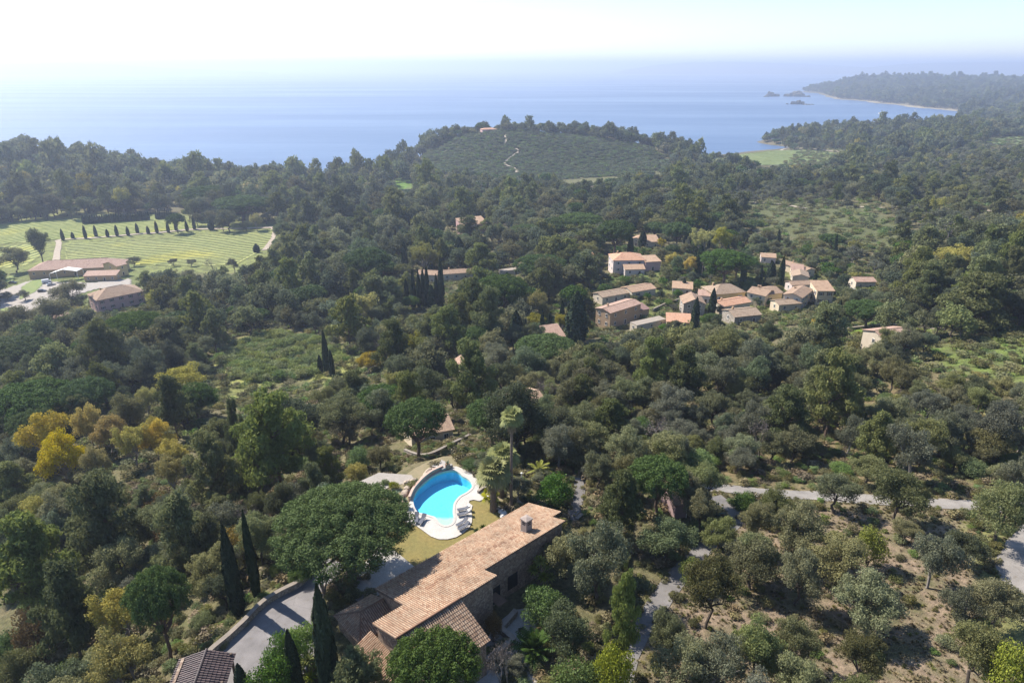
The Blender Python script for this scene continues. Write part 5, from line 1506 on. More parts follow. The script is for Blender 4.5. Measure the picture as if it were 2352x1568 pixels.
def house(label, A, B, h, W, roof='gable', wall='cream', rmat='pale', win=2, st=1, name='house', pitch=0.32, shut='brown', side_win=1, chimney=0, z0=None, cat='house', door=True, group=None, over=0.35, L=None, sub=None):
    """eave corners A, B seen in the photograph (A on the left); W reaches away from the viewer"""
    g = ground((A[0] + B[0]) / 2, max(A[1], B[1]) + h * 4) if z0 is None else None
    z0 = float(g[2]) if z0 is None else z0
    a, b = at_z(A[0], A[1], z0 + h), at_z(B[0], B[1], z0 + h)
    d = (b - a)[:2]; L = np.linalg.norm(d) if L is None else L; d = d / np.linalg.norm(d)
    y = np.array([-d[1], d[0]]);  y = y if y[1] > 0 else -y
    yaw = math.atan2(d[1], d[0]); flip = 1 if (y @ np.array([-d[1], d[0]])) > 0 else -1
    c = a[:2] + d * L / 2 + y * W / 2
    z0 = min(z0, float(min(H(*(c + d * sx * L / 2 + y * sy * W / 2)) for sx in (-1, 1) for sy in (-1, 1))) + 1.0) if False else z0
    e = empty(name, (c[0], c[1], z0), yaw, label, cat, group)
    HOUSES.append((c[0], c[1], z0, max(L, W) / 2))
    rr = min(L, W) / 2 + 1.6
    for t in np.arange(-max(L, W) / 2, max(L, W) / 2 + 0.1, 3.0):
        o2 = d * t if L >= W else y * t
        FOOT.append((c[0] + o2[0], c[1] + o2[1], rr))
    hx, hy = L / 2, W / 2
    # walls, with gable ends where the roof has them
    mb = MB()
    if roof == 'gable':
        rh = hy * pitch
        mb.add([(-hx, -hy, -4), (hx, -hy, -4), (hx, hy, -4), (-hx, hy, -4), (-hx, -hy, h), (hx, -hy, h), (hx, hy, h), (-hx, hy, h), (-hx, 0, h + rh), (hx, 0, h + rh)],
               [(3, 2, 1, 0), (0, 1, 5, 4), (2, 3, 7, 6), (1, 2, 6, 9, 5), (3, 0, 4, 8, 7), (4, 5, 9, 8), (6, 7, 8, 9)])
    elif roof == 'gable_end':
        rh = hx * pitch
        mb.add([(-hx, -hy, -4), (hx, -hy, -4), (hx, hy, -4), (-hx, hy, -4), (-hx, -hy, h), (hx, -hy, h), (hx, hy, h), (-hx, hy, h), (0, -hy, h + rh), (0, hy, h + rh)],
               [(3, 2, 1, 0), (0, 1, 5, 8, 4), (1, 2, 6, 5), (2, 3, 7, 9, 6), (3, 0, 4, 7), (5, 6, 9, 8), (7, 4, 8, 9)])
    elif roof == 'mono':
        rh = W * pitch
        mb.prism([(-hx, -hy), (hx, -hy), (hx, hy), (-hx, hy)], -4, [h, h, h + rh, h + rh])
    else:
        rh = min(hx, hy) * pitch
        mb.prism([(-hx, -hy), (hx, -hy), (hx, hy), (-hx, hy)], -4, h)
    mb.build('wall', WM[wall], e)
    # roof slopes
    ov = over; t = 0.16
    def slope(pts):
        pts = [np.array(p, float) for p in pts]
        n = np.cross(pts[1] - pts[0], pts[-1] - pts[0]); n = unit(n); n = n if n[2] > 0 else -n
        top = [p + n * t for p in pts]; k = len(pts)
        order = list(range(k)) if np.cross(pts[1] - pts[0], pts[2] - pts[0])[2] > 0 else list(range(k))[::-1]
        m_ = MB(); m_.add(pts + top, [tuple(i + k for i in order), tuple(reversed(order))] + [(order[i], order[(i + 1) % k], order[(i + 1) % k] + k, order[i] + k) for i in range(k)])
        return m_
    X, Y = hx + ov, hy + ov
    if roof == 'gable':
        rz0, rt = h - ov * pitch, h + hy * pitch
        sl = [[(-X, -Y, rz0), (X, -Y, rz0), (X, 0, rt), (-X, 0, rt)], [(X, Y, rz0), (-X, Y, rz0), (-X, 0, rt), (X, 0, rt)]]
    elif roof == 'gable_end':
        rz0, rt = h - ov * pitch, h + hx * pitch
        sl = [[(X, -Y, rz0), (X, Y, rz0), (0, Y, rt), (0, -Y, rt)], [(-X, Y, rz0), (-X, -Y, rz0), (0, -Y, rt), (0, Y, rt)]]
    elif roof == 'mono':
        rt = h + (W + ov) * pitch
        sl = [[(-X, -Y, h - ov * pitch), (X, -Y, h - ov * pitch), (X, Y, rt), (-X, Y, rt)]]
    elif roof == 'flat':
        sl = [[(-hx - .05, -hy - .05, h), (hx + .05, -hy - .05, h), (hx + .05, hy + .05, h + 0.02), (-hx - .05, hy + .05, h + 0.02)]]
    else:   # hip
        m_ = min(hx, hy); rt = h + m_ * pitch; z_ = h - ov * pitch
        p1, p2 = ((-hx + m_, 0, rt), (hx - m_ + 1e-3, 0, rt)) if hx >= hy else ((0, -hy + m_, rt), (0, hy - m_ + 1e-3, rt))
        if hx >= hy: sl = [[(-X, -Y, z_), (X, -Y, z_), p2, p1], [(X, Y, z_), (-X, Y, z_), p1, p2], [(X, -Y, z_), (X, Y, z_), p2], [(-X, Y, z_), (-X, -Y, z_), p1]]
        else: sl = [[(-X, -Y, z_), (X, -Y, z_), p1], [(X, -Y, z_), (X, Y, z_), p2, p1], [(X, Y, z_), (-X, Y, z_), p2], [(-X, Y, z_), (-X, -Y, z_), p1, p2]]
    rm = RF[rmat]
    roofs = [slope(s).build('roof', rm, e) for s in sl]
    if roof in ('gable', 'hip') and hx > hy:
        MB().tube([(-(X if roof == 'gable' else hx - hy), 0, rt + t), ((X if roof == 'gable' else hx - hy), 0, rt + t)], 0.13, 6).build('ridge', RF['pale'] if rmat != 'orange' else RF['orange'], roofs[0])
    # windows with frame and shutters
    def window(x, yy, z, rot, w=0.95, hh=1.25, nm='window'):
        o = MB().box((0, 0, 0), (w, 0.08, hh)).build(nm, M_GLASS if nm == 'window' else M_WOOD, e)
        o.location = (x, yy, z); o.rotation_euler = (0, 0, rot)
        fm = MB()
        for s in (-1, 1): fm.box((s * w / 2, -0.03, 0), (0.09, 0.10, hh + 0.09))
        fm.box((0, -0.03, hh / 2), (w, 0.10, 0.09)); fm.box((0, -0.05, -hh / 2), (w + 0.2, 0.18, 0.09))
        if nm == 'window': fm.box((0, -0.03, 0), (0.05, 0.09, hh))
        fm.build('frame', M_WHITE, o)
        if nm == 'window' and shut:
            for s in (-1, 1): MB().box((s * (w * 0.75 + 0.06), -0.05, 0), (w * 0.5, 0.06, hh + 0.05)).build('shutter', M_SHUT[shut], o)
    sh = h / st
    for k in range(st):
        zc = k * sh + sh * 0.55
        hh = min(1.3, sh * 0.45)
        for j in range(win):
            x = -hx + L * (j + 0.5) / win
            if k == 0 and door and j == win // 2: window(x, -hy - 0.01, 1.05, 0, 1.05, 2.1, 'door')
            else: window(x, -hy - 0.01, zc, 0, 0.95, hh)
        for j in range(side_win):
            yy = -hy + W * (j + 0.5) / side_win
            window(-hx - 0.01, yy, zc, -math.pi / 2, 0.95, hh); window(hx + 0.01, yy, zc, math.pi / 2, 0.95, hh)
    for k in range(chimney):
        x = -hx * 0.55 + k * hx; zb = h + (hy * 0.6 * pitch if roof in ('gable', 'hip') else 0.2)
        c_ = MB().box((x, hy * 0.35, zb + 0.35), (0.6, 0.6, 1.5)).build('chimney', WM['ochre'], e)
        MB().box((x, hy * 0.35, zb + 1.14), (0.76, 0.76, 0.12)).build('cap', RF['pale'], c_)
    return e

# village
house('two-storey tan house with small windows and flat-pitched pale roof', (1402,719), (1472,697), 6.6, 7.5, 'gable', 'tan', 'pink', 3, 2, pitch=0.22, side_win=2, chimney=1, shut=None)
house('low maroon-roofed annexe in shade beside the tan house', (1452,716), (1491,709), 3.6, 5.0, 'mono', 'tan', 'maroon', 1, 1, pitch=0.15, shut=None)
house('long low house with pale grey roof behind the tan house', (1384,683), (1446,672), 3.0, 7.0, 'gable', 'white', 'grey', 3, 1, pitch=0.28, shut=None)
house('white-walled house with pale beige roof above the long low house', (1452,671), (1506,662), 3.2, 8.0, 'gable', 'white', 'pale', 2, 1, pitch=0.28)
house('small white outbuilding with pale roof beside the garden wall', (1545,661), (1590,664), 2.8, 6.0, 'mono', 'white', 'pale', 2, 1, pitch=0.2, shut=None)
house('pale yellow house with grey hipped roof and white ridge lines', (1642,676), (1712,670), 4.2, 11.0, 'hip', 'yellow', 'grey', 3, 1, pitch=0.42, chimney=1, shut='grey')
house('grey stone house with its gable towards the cypress pair', (1571,697), (1620,698), 5.2, 9.0, 'gable_end', 'stone', 'brown', 2, 2, pitch=0.45, shut=None)
house('small flat-roofed pale porch house between stone and yellow houses', (1604,678), (1640,681), 3.4, 5.0, 'mono', 'pinkwhite', 'pink', 1, 1, pitch=0.18, shut=None)
house('beige gabled house in the middle of the village row', (1717,671), (1758,680), 5.2, 9.0, 'gable', 'cream', 'brown', 2, 2, pitch=0.3, chimney=1, shut=None)
house('yellow house with brown roof joined to the beige gabled house', (1760,677), (1797,672), 5.0, 9.0, 'gable', 'yellow', 'brown', 2, 1, pitch=0.3, chimney=1)
house('large cream house with brown roof and blue-grey shutters', (1800,676), (1842,684), 5.6, 13.0, 'gable_end', 'white', 'brown', 2, 2, pitch=0.32, chimney=1, shut='grey', side_win=3)
house('square cream house with shuttered window at the right end of the row', (1878,668), (1916,668), 5.8, 7.5, 'mono', 'cream', 'pale', 2, 2, pitch=0.25, side_win=2)
house('orange-roofed white cottage in front of the village row', (1660,704), (1724,693), 3.4, 7.0, 'gable', 'white', 'orange', 2, 1, pitch=0.3, chimney=1, shut='grey')
house('low stone cottage with weathered grey roof facing the wood', (1688,728), (1748,722), 3.2, 8.5, 'gable', 'stone', 'grey', 2, 1, pitch=0.3, chimney=1, shut=None)
house('grey-roofed cottage right of the low stone cottage', (1790,700), (1842,696), 3.2, 6.0, 'gable', 'cream', 'grey', 2, 1, pitch=0.3, shut=None)
house('long pale flat-roofed shed below the tan house', (1463,748), (1530,733), 2.6, 4.0, 'flat', 'white', 'white', 3, 1, shut=None, door=False, name='shed', cat='shed')
house('low red-tiled shed beside the slim cypress', (1532,738), (1586,741), 2.6, 5.5, 'mono', 'ochre', 'orange', 2, 1, pitch=0.25, shut=None, name='shed', cat='shed')
house('grey-roofed white house above the village row', (1821,634), (1858,637), 3.8, 9.0, 'gable_end', 'white', 'grey', 1, 1, pitch=0.3, shut=None)
house('pink-roofed house just above the grey-roofed white one', (1818,620), (1846,622), 3.4, 5.0, 'mono', 'cream', 'pink', 1, 1, pitch=0.3, shut=None)
house('pair of pale roofs under trees at the top of the village', (1749,590), (1782,592), 3.2, 7.0, 'gable', 'pinkwhite', 'pale', 2, 1, pitch=0.35, shut=None)
house('long low brown-roofed barn at the top of the village lane', (1795,604), (1850,622), 3.2, 6.0, 'gable', 'cream', 'brown', 3, 1, pitch=0.25, chimney=1, shut=None)
house('long low wall-like house behind the cream house', (1820,655), (1872,653), 3.4, 6.0, 'gable', 'pinkwhite', 'brown', 3, 1, pitch=0.3, shut=None)
house('pink-roofed cream house standing apart right of the village', (1967,647), (2012,647), 3.6, 7.0, 'gable', 'white', 'pink', 2, 1, pitch=0.3, shut=None)
# pink and white villa
house('white two-storey house with orange hipped roof above the gardens', (1409,598), (1482,597), 6.4, 12.0, 'hip', 'pinkwhite', 'orange', 3, 2, pitch=0.38, chimney=1, shut='grey', side_win=2)
house('pink annexe with flat pale roof beside the orange-roofed white house', (1483,602), (1518,600), 4.6, 8.0, 'mono', 'pink', 'pale', 1, 1, pitch=0.12, shut='brown')
house('lean-to with pale roof in front of the orange-roofed white house', (1436,619), (1481,618), 3.0, 4.0, 'mono', 'pinkwhite', 'pale', 2, 1, pitch=0.3, shut=None)
house('white terraced house with pale roofs behind the date palm', (1448,548), (1475,552), 4.0, 10.0, 'gable_end', 'white', 'pale', 1, 2, pitch=0.28, shut=None)
house('pale low house with two roof terraces by the small mimosa', (1478,556), (1515,555), 3.6, 8.0, 'mono', 'white', 'pale', 2, 1, pitch=0.25, shut=None)
house('russet-roofed house half hidden behind the rounded tree', (1338,590), (1365,588), 4.0, 9.0, 'gable', 'ochre', 'orange', 1, 1, pitch=0.3, shut=None)
# white houses by the cypress grove
house('white house with tile roof behind the cypress grove', (958,630), (1003,632), 4.6, 9.0, 'gable', 'white', 'brown', 2, 1, pitch=0.25, shut=None)
house('long white house with arched door beside the cypress grove', (1016,630), (1100,624), 3.6, 8.0, 'gable', 'white', 'brown', 4, 1, pitch=0.28, chimney=1, shut='grey')
house('white gabled outbuilding near the umbrella pines', (1186,612), (1208,612), 3.6, 5.0, 'gable_end', 'white', 'brown', 1, 1, pitch=0.35, shut=None)
house('low white garden building with flat roof near the umbrella pines', (1152,624), (1196,618), 2.4, 4.0, 'flat', 'white', 'white', 2, 1, shut=None)
house('sunlit house with bright pale roofs standing in the wood', (1062,518), (1120,512), 6.0, 12.0, 'mono', 'pink', 'pale', 3, 2, pitch=0.22, chimney=1, shut=None)
# winery
house('long winery hall with reddish tiled roof beside the vineyard', (64,622), (274,612), 4.4, 17.0, 'hip', 'ochre', 'pink', 9, 1, name='winery', pitch=0.42, chimney=2, shut=None, cat='winery')
house('lower yellow-walled wing at the end of the winery hall', (268,612), (291,606), 6.4, 13.0, 'gable', 'yellow', 'pink', 1, 2, pitch=0.3, shut=None, name='winery_wing', cat='winery')
house('lean-to with tile roof along the front of the winery', (192,634), (266,632), 3.4, 6.0, 'mono', 'ochre', 'pink', 4, 1, pitch=0.22, shut=None, name='winery_annexe', cat='winery')
house('pink house with grey-brown hipped roof near the winery yard', (222,690), (330,668), 6.2, 15.0, 'hip', 'pink', 'brown', 5, 2, pitch=0.45, chimney=1, shut='brown', side_win=2)
house('low pink outbuilding half hidden in trees below the pink house', (110,735), (190,710), 3.2, 7.0, 'gable', 'pink', 'pink', 3, 1, pitch=0.3, shut=None)
# roofs showing between the trees
house('small stone house with pale gabled roof in the valley wood', (526,662), (560,668), 3.6, 7.0, 'gable', 'stone', 'pale', 2, 1, pitch=0.4, chimney=1, shut=None)
house('cottage roof of pale pink tiles beside the meadow', (683,946), (716,950), 3.2, 6.5, 'gable_end', 'cream', 'pink', 1, 1, pitch=0.42, shut=None)
house('small gabled house behind the tall russet tree', (1062,842), (1092,836), 4.0, 6.0, 'gable_end', 'cream', 'pink', 1, 1, pitch=0.45, shut=None)
house('stone house with pale roof between the cypresses', (1258,778), (1298,772), 3.4, 7.0, 'mono', 'stone', 'pink', 2, 1, pitch=0.3, shut=None)
house('tile-roofed house hidden by oaks behind the tall palm', (1150,950), (1255,925), 3.4, 8.0, 'gable', 'cream', 'brown', 4, 1, pitch=0.3, shut=None)
house('terraced house under the umbrella pine behind the pool', (945,1002), (1040,985), 3.0, 8.0, 'gable', 'cream', 'brown', 3, 1, pitch=0.25, shut=None)
house('white house with pinkish roof among oaks by the green field', (2035,782), (2105,774), 4.0, 9.0, 'gable', 'white', 'pink', 3, 1, pitch=0.3, shut=None)
house('far red-roofed house on top of the wooded hill', (1108,298), (1142,297), 5.0, 12.0, 'hip', 'pink', 'orange', 3, 1, pitch=0.3, z0=51, shut=None)
house('far house with pale roof at the edge of the fields', (1352,436), (1384,432), 5.0, 12.0, 'gable', 'stone', 'pink', 3, 1, pitch=0.3, shut=None)
house('far house with reddish roof behind the cypress avenue', (358,472), (382,471), 5.0, 10.0, 'hip', 'cream', 'orange', 2, 1, pitch=0.3, shut=None)
house('far pale house in the wood right of the cypress avenue', (494,466), (514,466), 5.0, 10.0, 'gable_end', 'cream', 'pale', 1, 1, pitch=0.3, shut=None)
house('far white house near the shore below the pines', (398,404), (408,404), 4.5, 10.0, 'flat', 'white', 'white', 1, 1, shut=None)
house('far white house at the foot of the scrub hill', (1115,452), (1137,451), 4.0, 10.0, 'gable', 'white', 'pale', 2, 1, pitch=0.25, shut=None)
house('far tan house beside the sandy track and pines', (1650,412), (1662,410), 5.0, 10.0, 'gable', 'cream', 'pink', 1, 1, pitch=0.3, shut=None)
house('far low house with orange roof right of the sandy track', (1730,418), (1752,417), 4.5, 9.0, 'gable', 'cream', 'orange', 2, 1, pitch=0.3, shut=None)
house('small mauve-pink hut with tile roof beside the grey road', (1552,1158), (1622,1150), 2.7, 5.0, 'mono', 'shaded', 'brown', 1, 1, name='hut', pitch=0.18, cat='hut', shut=None, side_win=0)

# white awning of the winery with its posts
def awning():
    z0 = float(ground(145, 645)[2])
    a, b, r = at_z(113, 629, z0 + 5.2), at_z(176, 623, z0 + 5.2), at_z(143, 609, z0 + 7.0)
    e = empty('awning', (*(a + b)[:2] / 2, z0), 0, 'white peaked awning in front of the winery hall', 'awning')
    c = np.array(e.location); dp = np.array([0, 6.0, 0]); m = (a + b) / 2 + np.array([0, 0, 1.8])
    mb = MB()
    for p, q in ((a, m), (m, b)):
        v = [p, q, q + dp, p + dp]; v2 = [x + np.array([0, 0, 0.1]) for x in v]
        mb.add([x - c for x in v] + [x - c for x in v2], [(3, 2, 1, 0), (4, 5, 6, 7), (0, 1, 5, 4), (1, 2, 6, 5), (2, 3, 7, 6), (3, 0, 4, 7)])
    mb.build('canopy', M_WHITE, e)
    for p in (a, b, a + dp, b + dp):
        q = p - c; MB().tube([(q[0], q[1], -1), (q[0], q[1], q[2])], 0.12, 6).build('post', M_WHITE, e)
awning()

# parked cars
M_CARS = {'white': plain('white_car_paint', (0.75, 0.75, 0.76), (0.7, 0.7, 0.71), 2, 0.25, 0), 'black': plain('black_car_paint', (0.02, 0.02, 0.024), (0.015, 0.015, 0.018), 2, 0.25, 0), 'silver': plain('silver_car_paint', (0.45, 0.46, 0.48), (0.4, 0.41, 0.43), 2, 0.3, 0, 0.5)}
M_TYRE = plain('tyre_rubber', (0.02, 0.02, 0.02), (0.015, 0.015, 0.015), 5, 0.9, 0)
def car(u, v, yaw, col, label, van=False):
    p = ground(u, v)
    e = empty('parked_car', (p[0], p[1], p[2] + 0.25), yaw, label, 'van' if van else 'car', 'cars parked in the winery yard')
    hgt = 2.2 if van else 1.45
    prof = [(-2.2, 0.3), (2.2, 0.3), (2.25, 0.75), (1.5, 0.92), (1.0, 0.98), (-1.9, 1.0), (-2.25, 0.85)] if not van else [(-2.5, 0.3), (2.3, 0.3), (2.35, 0.95), (1.7, 1.15), (1.2, 2.05), (-2.4, 2.2), (-2.55, 0.6)]
    def extr(pr, w, nm, mat):
        n = len(pr); mb = MB()
        mb.add([(x, -w, z) for x, z in pr] + [(x, w, z) for x, z in pr], [tuple(range(n)), tuple(range(2 * n - 1, n - 1, -1))] + [(i, n + i, n + (i + 1) % n, (i + 1) % n) for i in range(n)])
        return mb.build(nm, mat, e)
    extr(prof, 0.88, 'body', M_CARS[col])
    if not van:
        extr([(-1.9, 0.98), (0.95, 0.98), (0.25, 1.42), (-1.35, 1.45)], 0.74, 'windows', M_GLASS)
        extr([(0.2, 1.43), (-1.3, 1.46), (-1.25, 1.50), (0.15, 1.48)], 0.72, 'car_roof', M_CARS[col])
    else: extr([(1.68, 1.2), (1.72, 1.22), (1.28, 2.0), (1.22, 2.0)], 0.78, 'windscreen', M_GLASS)
    for x in (-1.4, 1.4):
        for s in (-1, 1):
            w = MB().tube([(x, s * 0.72, 0.32), (x, s * 0.92, 0.32)], 0.33, 12).build('wheel', M_TYRE, e)
            MB().tube([(x, s * 0.925, 0.32), (x, s * 0.935, 0.32)], 0.18, 8).build('rim', M_CARS['silver'], w)
car(30, 652, 0.15, 'black', 'black car parked on the gravel left of the winery lawn')
car(108, 650, 0.75, 'white', 'white van parked in front of the winery awning', True)
car(118, 656, 0.75, 'silver', 'silver car parked beside the white van')
car(97, 671, 0.1, 'black', 'black car parked beside the winery lawn near the white van')
car(101, 704, 0.5, 'white', 'white car parked at the lower edge of the winery yard')
car(1952, 668, -0.4, 'white', 'white car parked right of the village beside the cream house')

# village utility pole and garden wall
def pole(u, vb, vt, label):
    p = ground(u, vb); h = top_z(p, vt) - p[2]
    e = empty('utility_pole', tuple(p), 0, label, 'pole')
    MB().tube([(0, 0, -1), (0, 0, h)], [0.16, 0.11], 7).build('mast', M_BARK_GREY, e)
    MB().box((0, 0, h - 0.5), (1.6, 0.12, 0.12)).build('crossarm', M_BARK_GREY, e)
    return p + np.array([0, 0, h - 0.45])
w1 = pole(1611, 640, 602, 'wooden utility pole behind the village gardens')
w2 = pole(1630, 662, 633, 'short utility pole at the end of the garden wall')
w3 = pole(886, 912, 880, 'utility pole in the wood below the meadow')
w4 = pole(1822, 648, 628, 'utility pole at the top of the village')
for a, b in ((w1, w2), (w1, w4)):
    pts = [a + (b - a) * t - np.array([0, 0, 1.5 * 4 * t * (1 - t)]) for t in np.linspace(0, 1, 13)]
    tag(MB().tube(pts, 0.03, 4).build('power_line', M_FRAME), 'power line sagging from the tall village pole to ' + ('the short pole' if b is w2 else 'the upper pole'), 'cable')
gw = [ground(u, v)[:2] for u, v in ((1500,716),(1535,700),(1570,690),(1600,682))]
wall_line('garden_wall', curve([tuple(p) for p in gw], 5, False), 1.3, 0.35, M_DRYSTONE, M_COPING, 'pale garden wall running up through the village gardens')
rw = [ground(u, v)[:2] for u, v in ((1935,760),(1975,755),(2030,750),(2110,752),(2170,760))]
wall_line('garden_wall', curve([tuple(p) for p in rw], 5, False), 0.9, 0.5, M_DRYSTONE, M_COPING, 'stone terrace wall behind the bright lawn with the spreading pine')
tw = [ground(u, v)[:2] for u, v in ((930,1040),(965,1052),(1000,1045),(1045,1022),(1080,1005))]
wall_line('terrace_wall', curve([tuple(p) for p in tw], 5, False), 0.8, 0.45, M_DRYSTONE, M_WALLCAP, 'stone terrace wall under the umbrella pine behind the pool')

# boats and rock islets in the bay
def boat(u, v, L, label, mast=False):
    p = at_z(u, v, 0.0)
    e = empty('motor_boat', (p[0], p[1], 0), 0.15, label, 'boat')
    hull = [(-L / 2, 0.18 * L), (L * 0.2, 0.18 * L), (L / 2, 0), (L * 0.2, -0.18 * L), (-L / 2, -0.18 * L)]
    MB().prism(ccw(hull), -0.6, 0.09 * L).build('hull', M_WHITE, e)
    MB().prism(ccw([(x * 0.5 - L * 0.05, y * 0.7) for x, y in hull]), 0.09 * L + 0.01, 0.17 * L).build('cabin', M_WHITE, e)
    MB().prism(ccw([(x * 0.52 - L * 0.05, y * 0.72) for x, y in hull]), 0.115 * L, 0.145 * L).build('windows', M_GLASS, e)
    if mast: MB().tube([(0, 0, 0), (0, 0, L)], 0.12, 5).build('mast', M_WHITE, e)
boat(2026, 261, 22, 'long white motor yacht anchored in the far bay')
boat(2105, 254, 12, 'small white boat near the far beach')
boat(1613, 341, 9, 'small white boat close to the wooded hill')
def islet(u, v, wpx, hpx, label, seed):
    p = at_z(u, v, 0.0); k = px_per_m(p); w, h = wpx / k, hpx / k
    rg = np.random.default_rng(seed)
    bm = bmesh.new(); bmesh.ops.create_icosphere(bm, subdivisions=4, radius=1)
    ph = rg.uniform(0, 6, 8)
    for q in bm.verts:
        c = q.co; s = 1 + 0.22 * math.sin(c.x * 4 + ph[0]) + 0.16 * math.sin(c.x * 9 + c.y * 5 + ph[1]) + 0.12 * math.sin(c.y * 11 + ph[2]) + rg.normal(0, 0.03)
        q.co = Vector((c.x * w / 2 * s, c.y * w / 4 * s, (c.z * 0.9 + 0.1) * h * s))
    me = bpy.data.meshes.new('rock_islet'); bm.to_mesh(me); bm.free(); me.materials.append(M_ISLET)
    o = link('rock_islet', me); o.location = (p[0], p[1], -h * 0.1); tag(o, label, 'islet', 'rock islets in the bay')
M_ISLET = plain('islet_rock', (0.17, 0.14, 0.11), (0.10, 0.095, 0.07), 0.05, 0.95, 0.5, fine=0.3)
islet(1773, 222, 26, 9, 'small wooded rock islet left of the largest islet', 1)
islet(1760, 223, 14, 3, 'flat reef at the left end of the islets', 2)
islet(1826, 222, 44, 10, 'largest scrub-topped rock islet off the headland', 3)
islet(1852, 223, 16, 3, 'low reef touching the largest islet', 4)
islet(1822, 240, 10, 7, 'narrow rock stack nearer than the largest islet', 5)
islet(1837, 240, 20, 8, 'twin-humped rock stack nearer than the largest islet', 6)
islet(1856, 241, 22, 2, 'thin dark reef right of the rock stacks', 7)
islet(1808, 240, 8, 2, 'tiny reef left of the rock stacks', 8)
# ================================================================== PLANTING
# ---- plants measured one by one in the photograph (foot column and row, top row, crown width)
S = seen
# umbrella pines
S('stone', 962, 1058, 918, 140, 'umbrella pine with a round crown just behind the swimming pool')
S('stone', 1505, 1188, 1052, 138, 'umbrella pine with bright rounded crown beside the pink hut')
S('stone', 1005, 1665, 1470, 215, 'bright green umbrella pine crown in front of the near villa roof')
S('stone', 850, 668, 566, 108, 'broad umbrella pine left of the cypress grove')
S('stone', 1150, 745, 628, 125, 'umbrella pine with twin domes below the white garden building')
S('stone', 1240, 660, 585, 125, 'wide umbrella pine right of the white garden building')
S('stone', 1412, 592, 503, 92, 'umbrella pine on tall trunks above the orange-roofed white house')
S('stone', 1330, 548, 488, 110, 'umbrella pine in the wood left of the tall-trunked one')
S('stone', 1275, 562, 498, 90, 'umbrella pine left of the two wood-edge umbrella pines')
S('stone', 1208, 560, 515, 80, 'umbrella pine on a visible trunk near the sunlit house')
S('stone', 1660, 655, 572, 118, 'umbrella pine spreading over the upper village')
S('stone', 1552, 575, 508, 70, 'small umbrella pine beside the pale two-terrace house')
S('stone', 1252, 860, 772, 145, 'pale green umbrella pine dome in the wood below the stone house')
S('stone', 320, 815, 716, 130, 'umbrella pine dome left of the valley meadow')
S('stone', 1985, 758, 690, 105, 'spreading umbrella pine on the bright lawn')
S('stone', 90, 1000, 884, 200, 'very broad bluish umbrella pine at the left edge')
S('stone', 40, 870, 778, 150, 'umbrella pine at the left edge above the broad bluish one')
S('stone', 560, 512, 448, 130, 'broad umbrella pine behind the vineyard corner')
S('stone', 480, 488, 425, 105, 'umbrella pine behind the cypress avenue')
S('stone', 395, 1512, 1308, 140, 'round-crowned pine on a straight trunk below the driveway wall')
S('stone', 1690, 640, 590, 60, 'small umbrella pine between the village cypresses')
# cypresses
C = 'cypress'
S(C, 592, 1374, 1173, 21, 'slim tall cypress behind the driveway wall')
S(C, 549, 1412, 1208, 33, 'stout cypress left of the slim one behind the driveway wall')
S(C, 762, 1605, 1345, 46, 'large dark cypress beside the villa wing')
S(C, 685, 1610, 1448, 34, 'cypress among yuccas at the edge of the driveway')
S(C, 562, 1610, 1524, 30, 'cypress tip beside the dark garage roof')
S(C, 737, 857, 814, 11, 'short left cypress of the trio by the meadow')
S(C, 752, 857, 760, 14, 'tallest cypress of the trio by the meadow')
S(C, 764, 866, 803, 12, 'right cypress of the trio by the meadow')
S(C, 1322, 790, 670, 46, 'massive ivy-clad cypress left of the tan house')
S(C, 1634, 722, 662, 16, 'dark cypress in front of the pale yellow house')
S(C, 1594, 757, 683, 17, 'slim cypress in front of the grey stone house')
S(C, 1704, 660, 588, 13, 'cypress behind the middle of the village row')
S(C, 1791, 657, 589, 13, 'cypress behind the large cream house')
S(C, 1185, 792, 714, 30, 'stout cypress at the left of the cypress cluster')
S(C, 1207, 787, 733, 11, 'thin cypress right of the stout one')
S(C, 1195, 800, 765, 12, 'short cypress in front of the stout one')
S(C, 1245, 778, 711, 11, 'left cypress of the pair beside the stone house')
S(C, 1262, 776, 716, 11, 'right cypress of the pair beside the stone house')
S(C, 1290, 755, 690, 12, 'cypress behind the massive ivy-clad one')
for i, (u, vt, w) in enumerate(((935, 640, 12), (951, 619, 12), (964, 622, 11), (974, 616, 11), (983, 611, 12), (992, 654, 18), (1004, 630, 12), (1015, 594, 14))):
    S(C, u, 706 + i % 3 * 2, vt, w, '%s cypress from the left in the grove before the white houses' % ('first second third fourth fifth sixth seventh eighth'.split()[i]), 'cypress grove before the white houses')
S(C, 931, 632, 553, 14, 'lone tall cypress left of the white houses')
S(C, 992, 622, 556, 17, 'cypress in front of the pale yellow-green tree')
S(C, 1055, 610, 545, 30, 'dark rounded cypress clump below the sunlit house')
S(C, 1075, 612, 560, 22, 'smaller dark cypress right of the rounded clump')
S(C, 1270, 590, 550, 10, 'thin cypress among the umbrella pines')
S(C, 1475, 570, 530, 18, 'broad cypress in front of the white terraced house')
S(C, 1447, 588, 540, 13, 'cypress under the tall-trunked umbrella pine')
S(C, 1605, 632, 560, 20, 'dark conical tree beside the village pole')
S(C, 1768, 650, 600, 20, 'brownish conical tree behind the village row')
row = [(520,360,265),(600,345,290),(705,345,235),(790,330,235),(885,330,265),(963,325,230),(1053,320,245),(1130,300,215),(1218,305,240),(1290,300,198),(1383,295,208),(1448,280,178),(1537,285,195),(1597,270,165),(1735,275,185)]
OR = 'first second third fourth fifth sixth seventh eighth ninth tenth eleventh twelfth thirteenth fourteenth fifteenth'.split()
for i, (x, yb, yt) in enumerate(row):
    S(C, x * .28, yb * .28 + 451.6, yt * .28 + 451.6, 7 if i < 14 else 13, '%s cypress from the left in the row between the vineyards' % OR[i], 'row of cypresses between the vineyards')
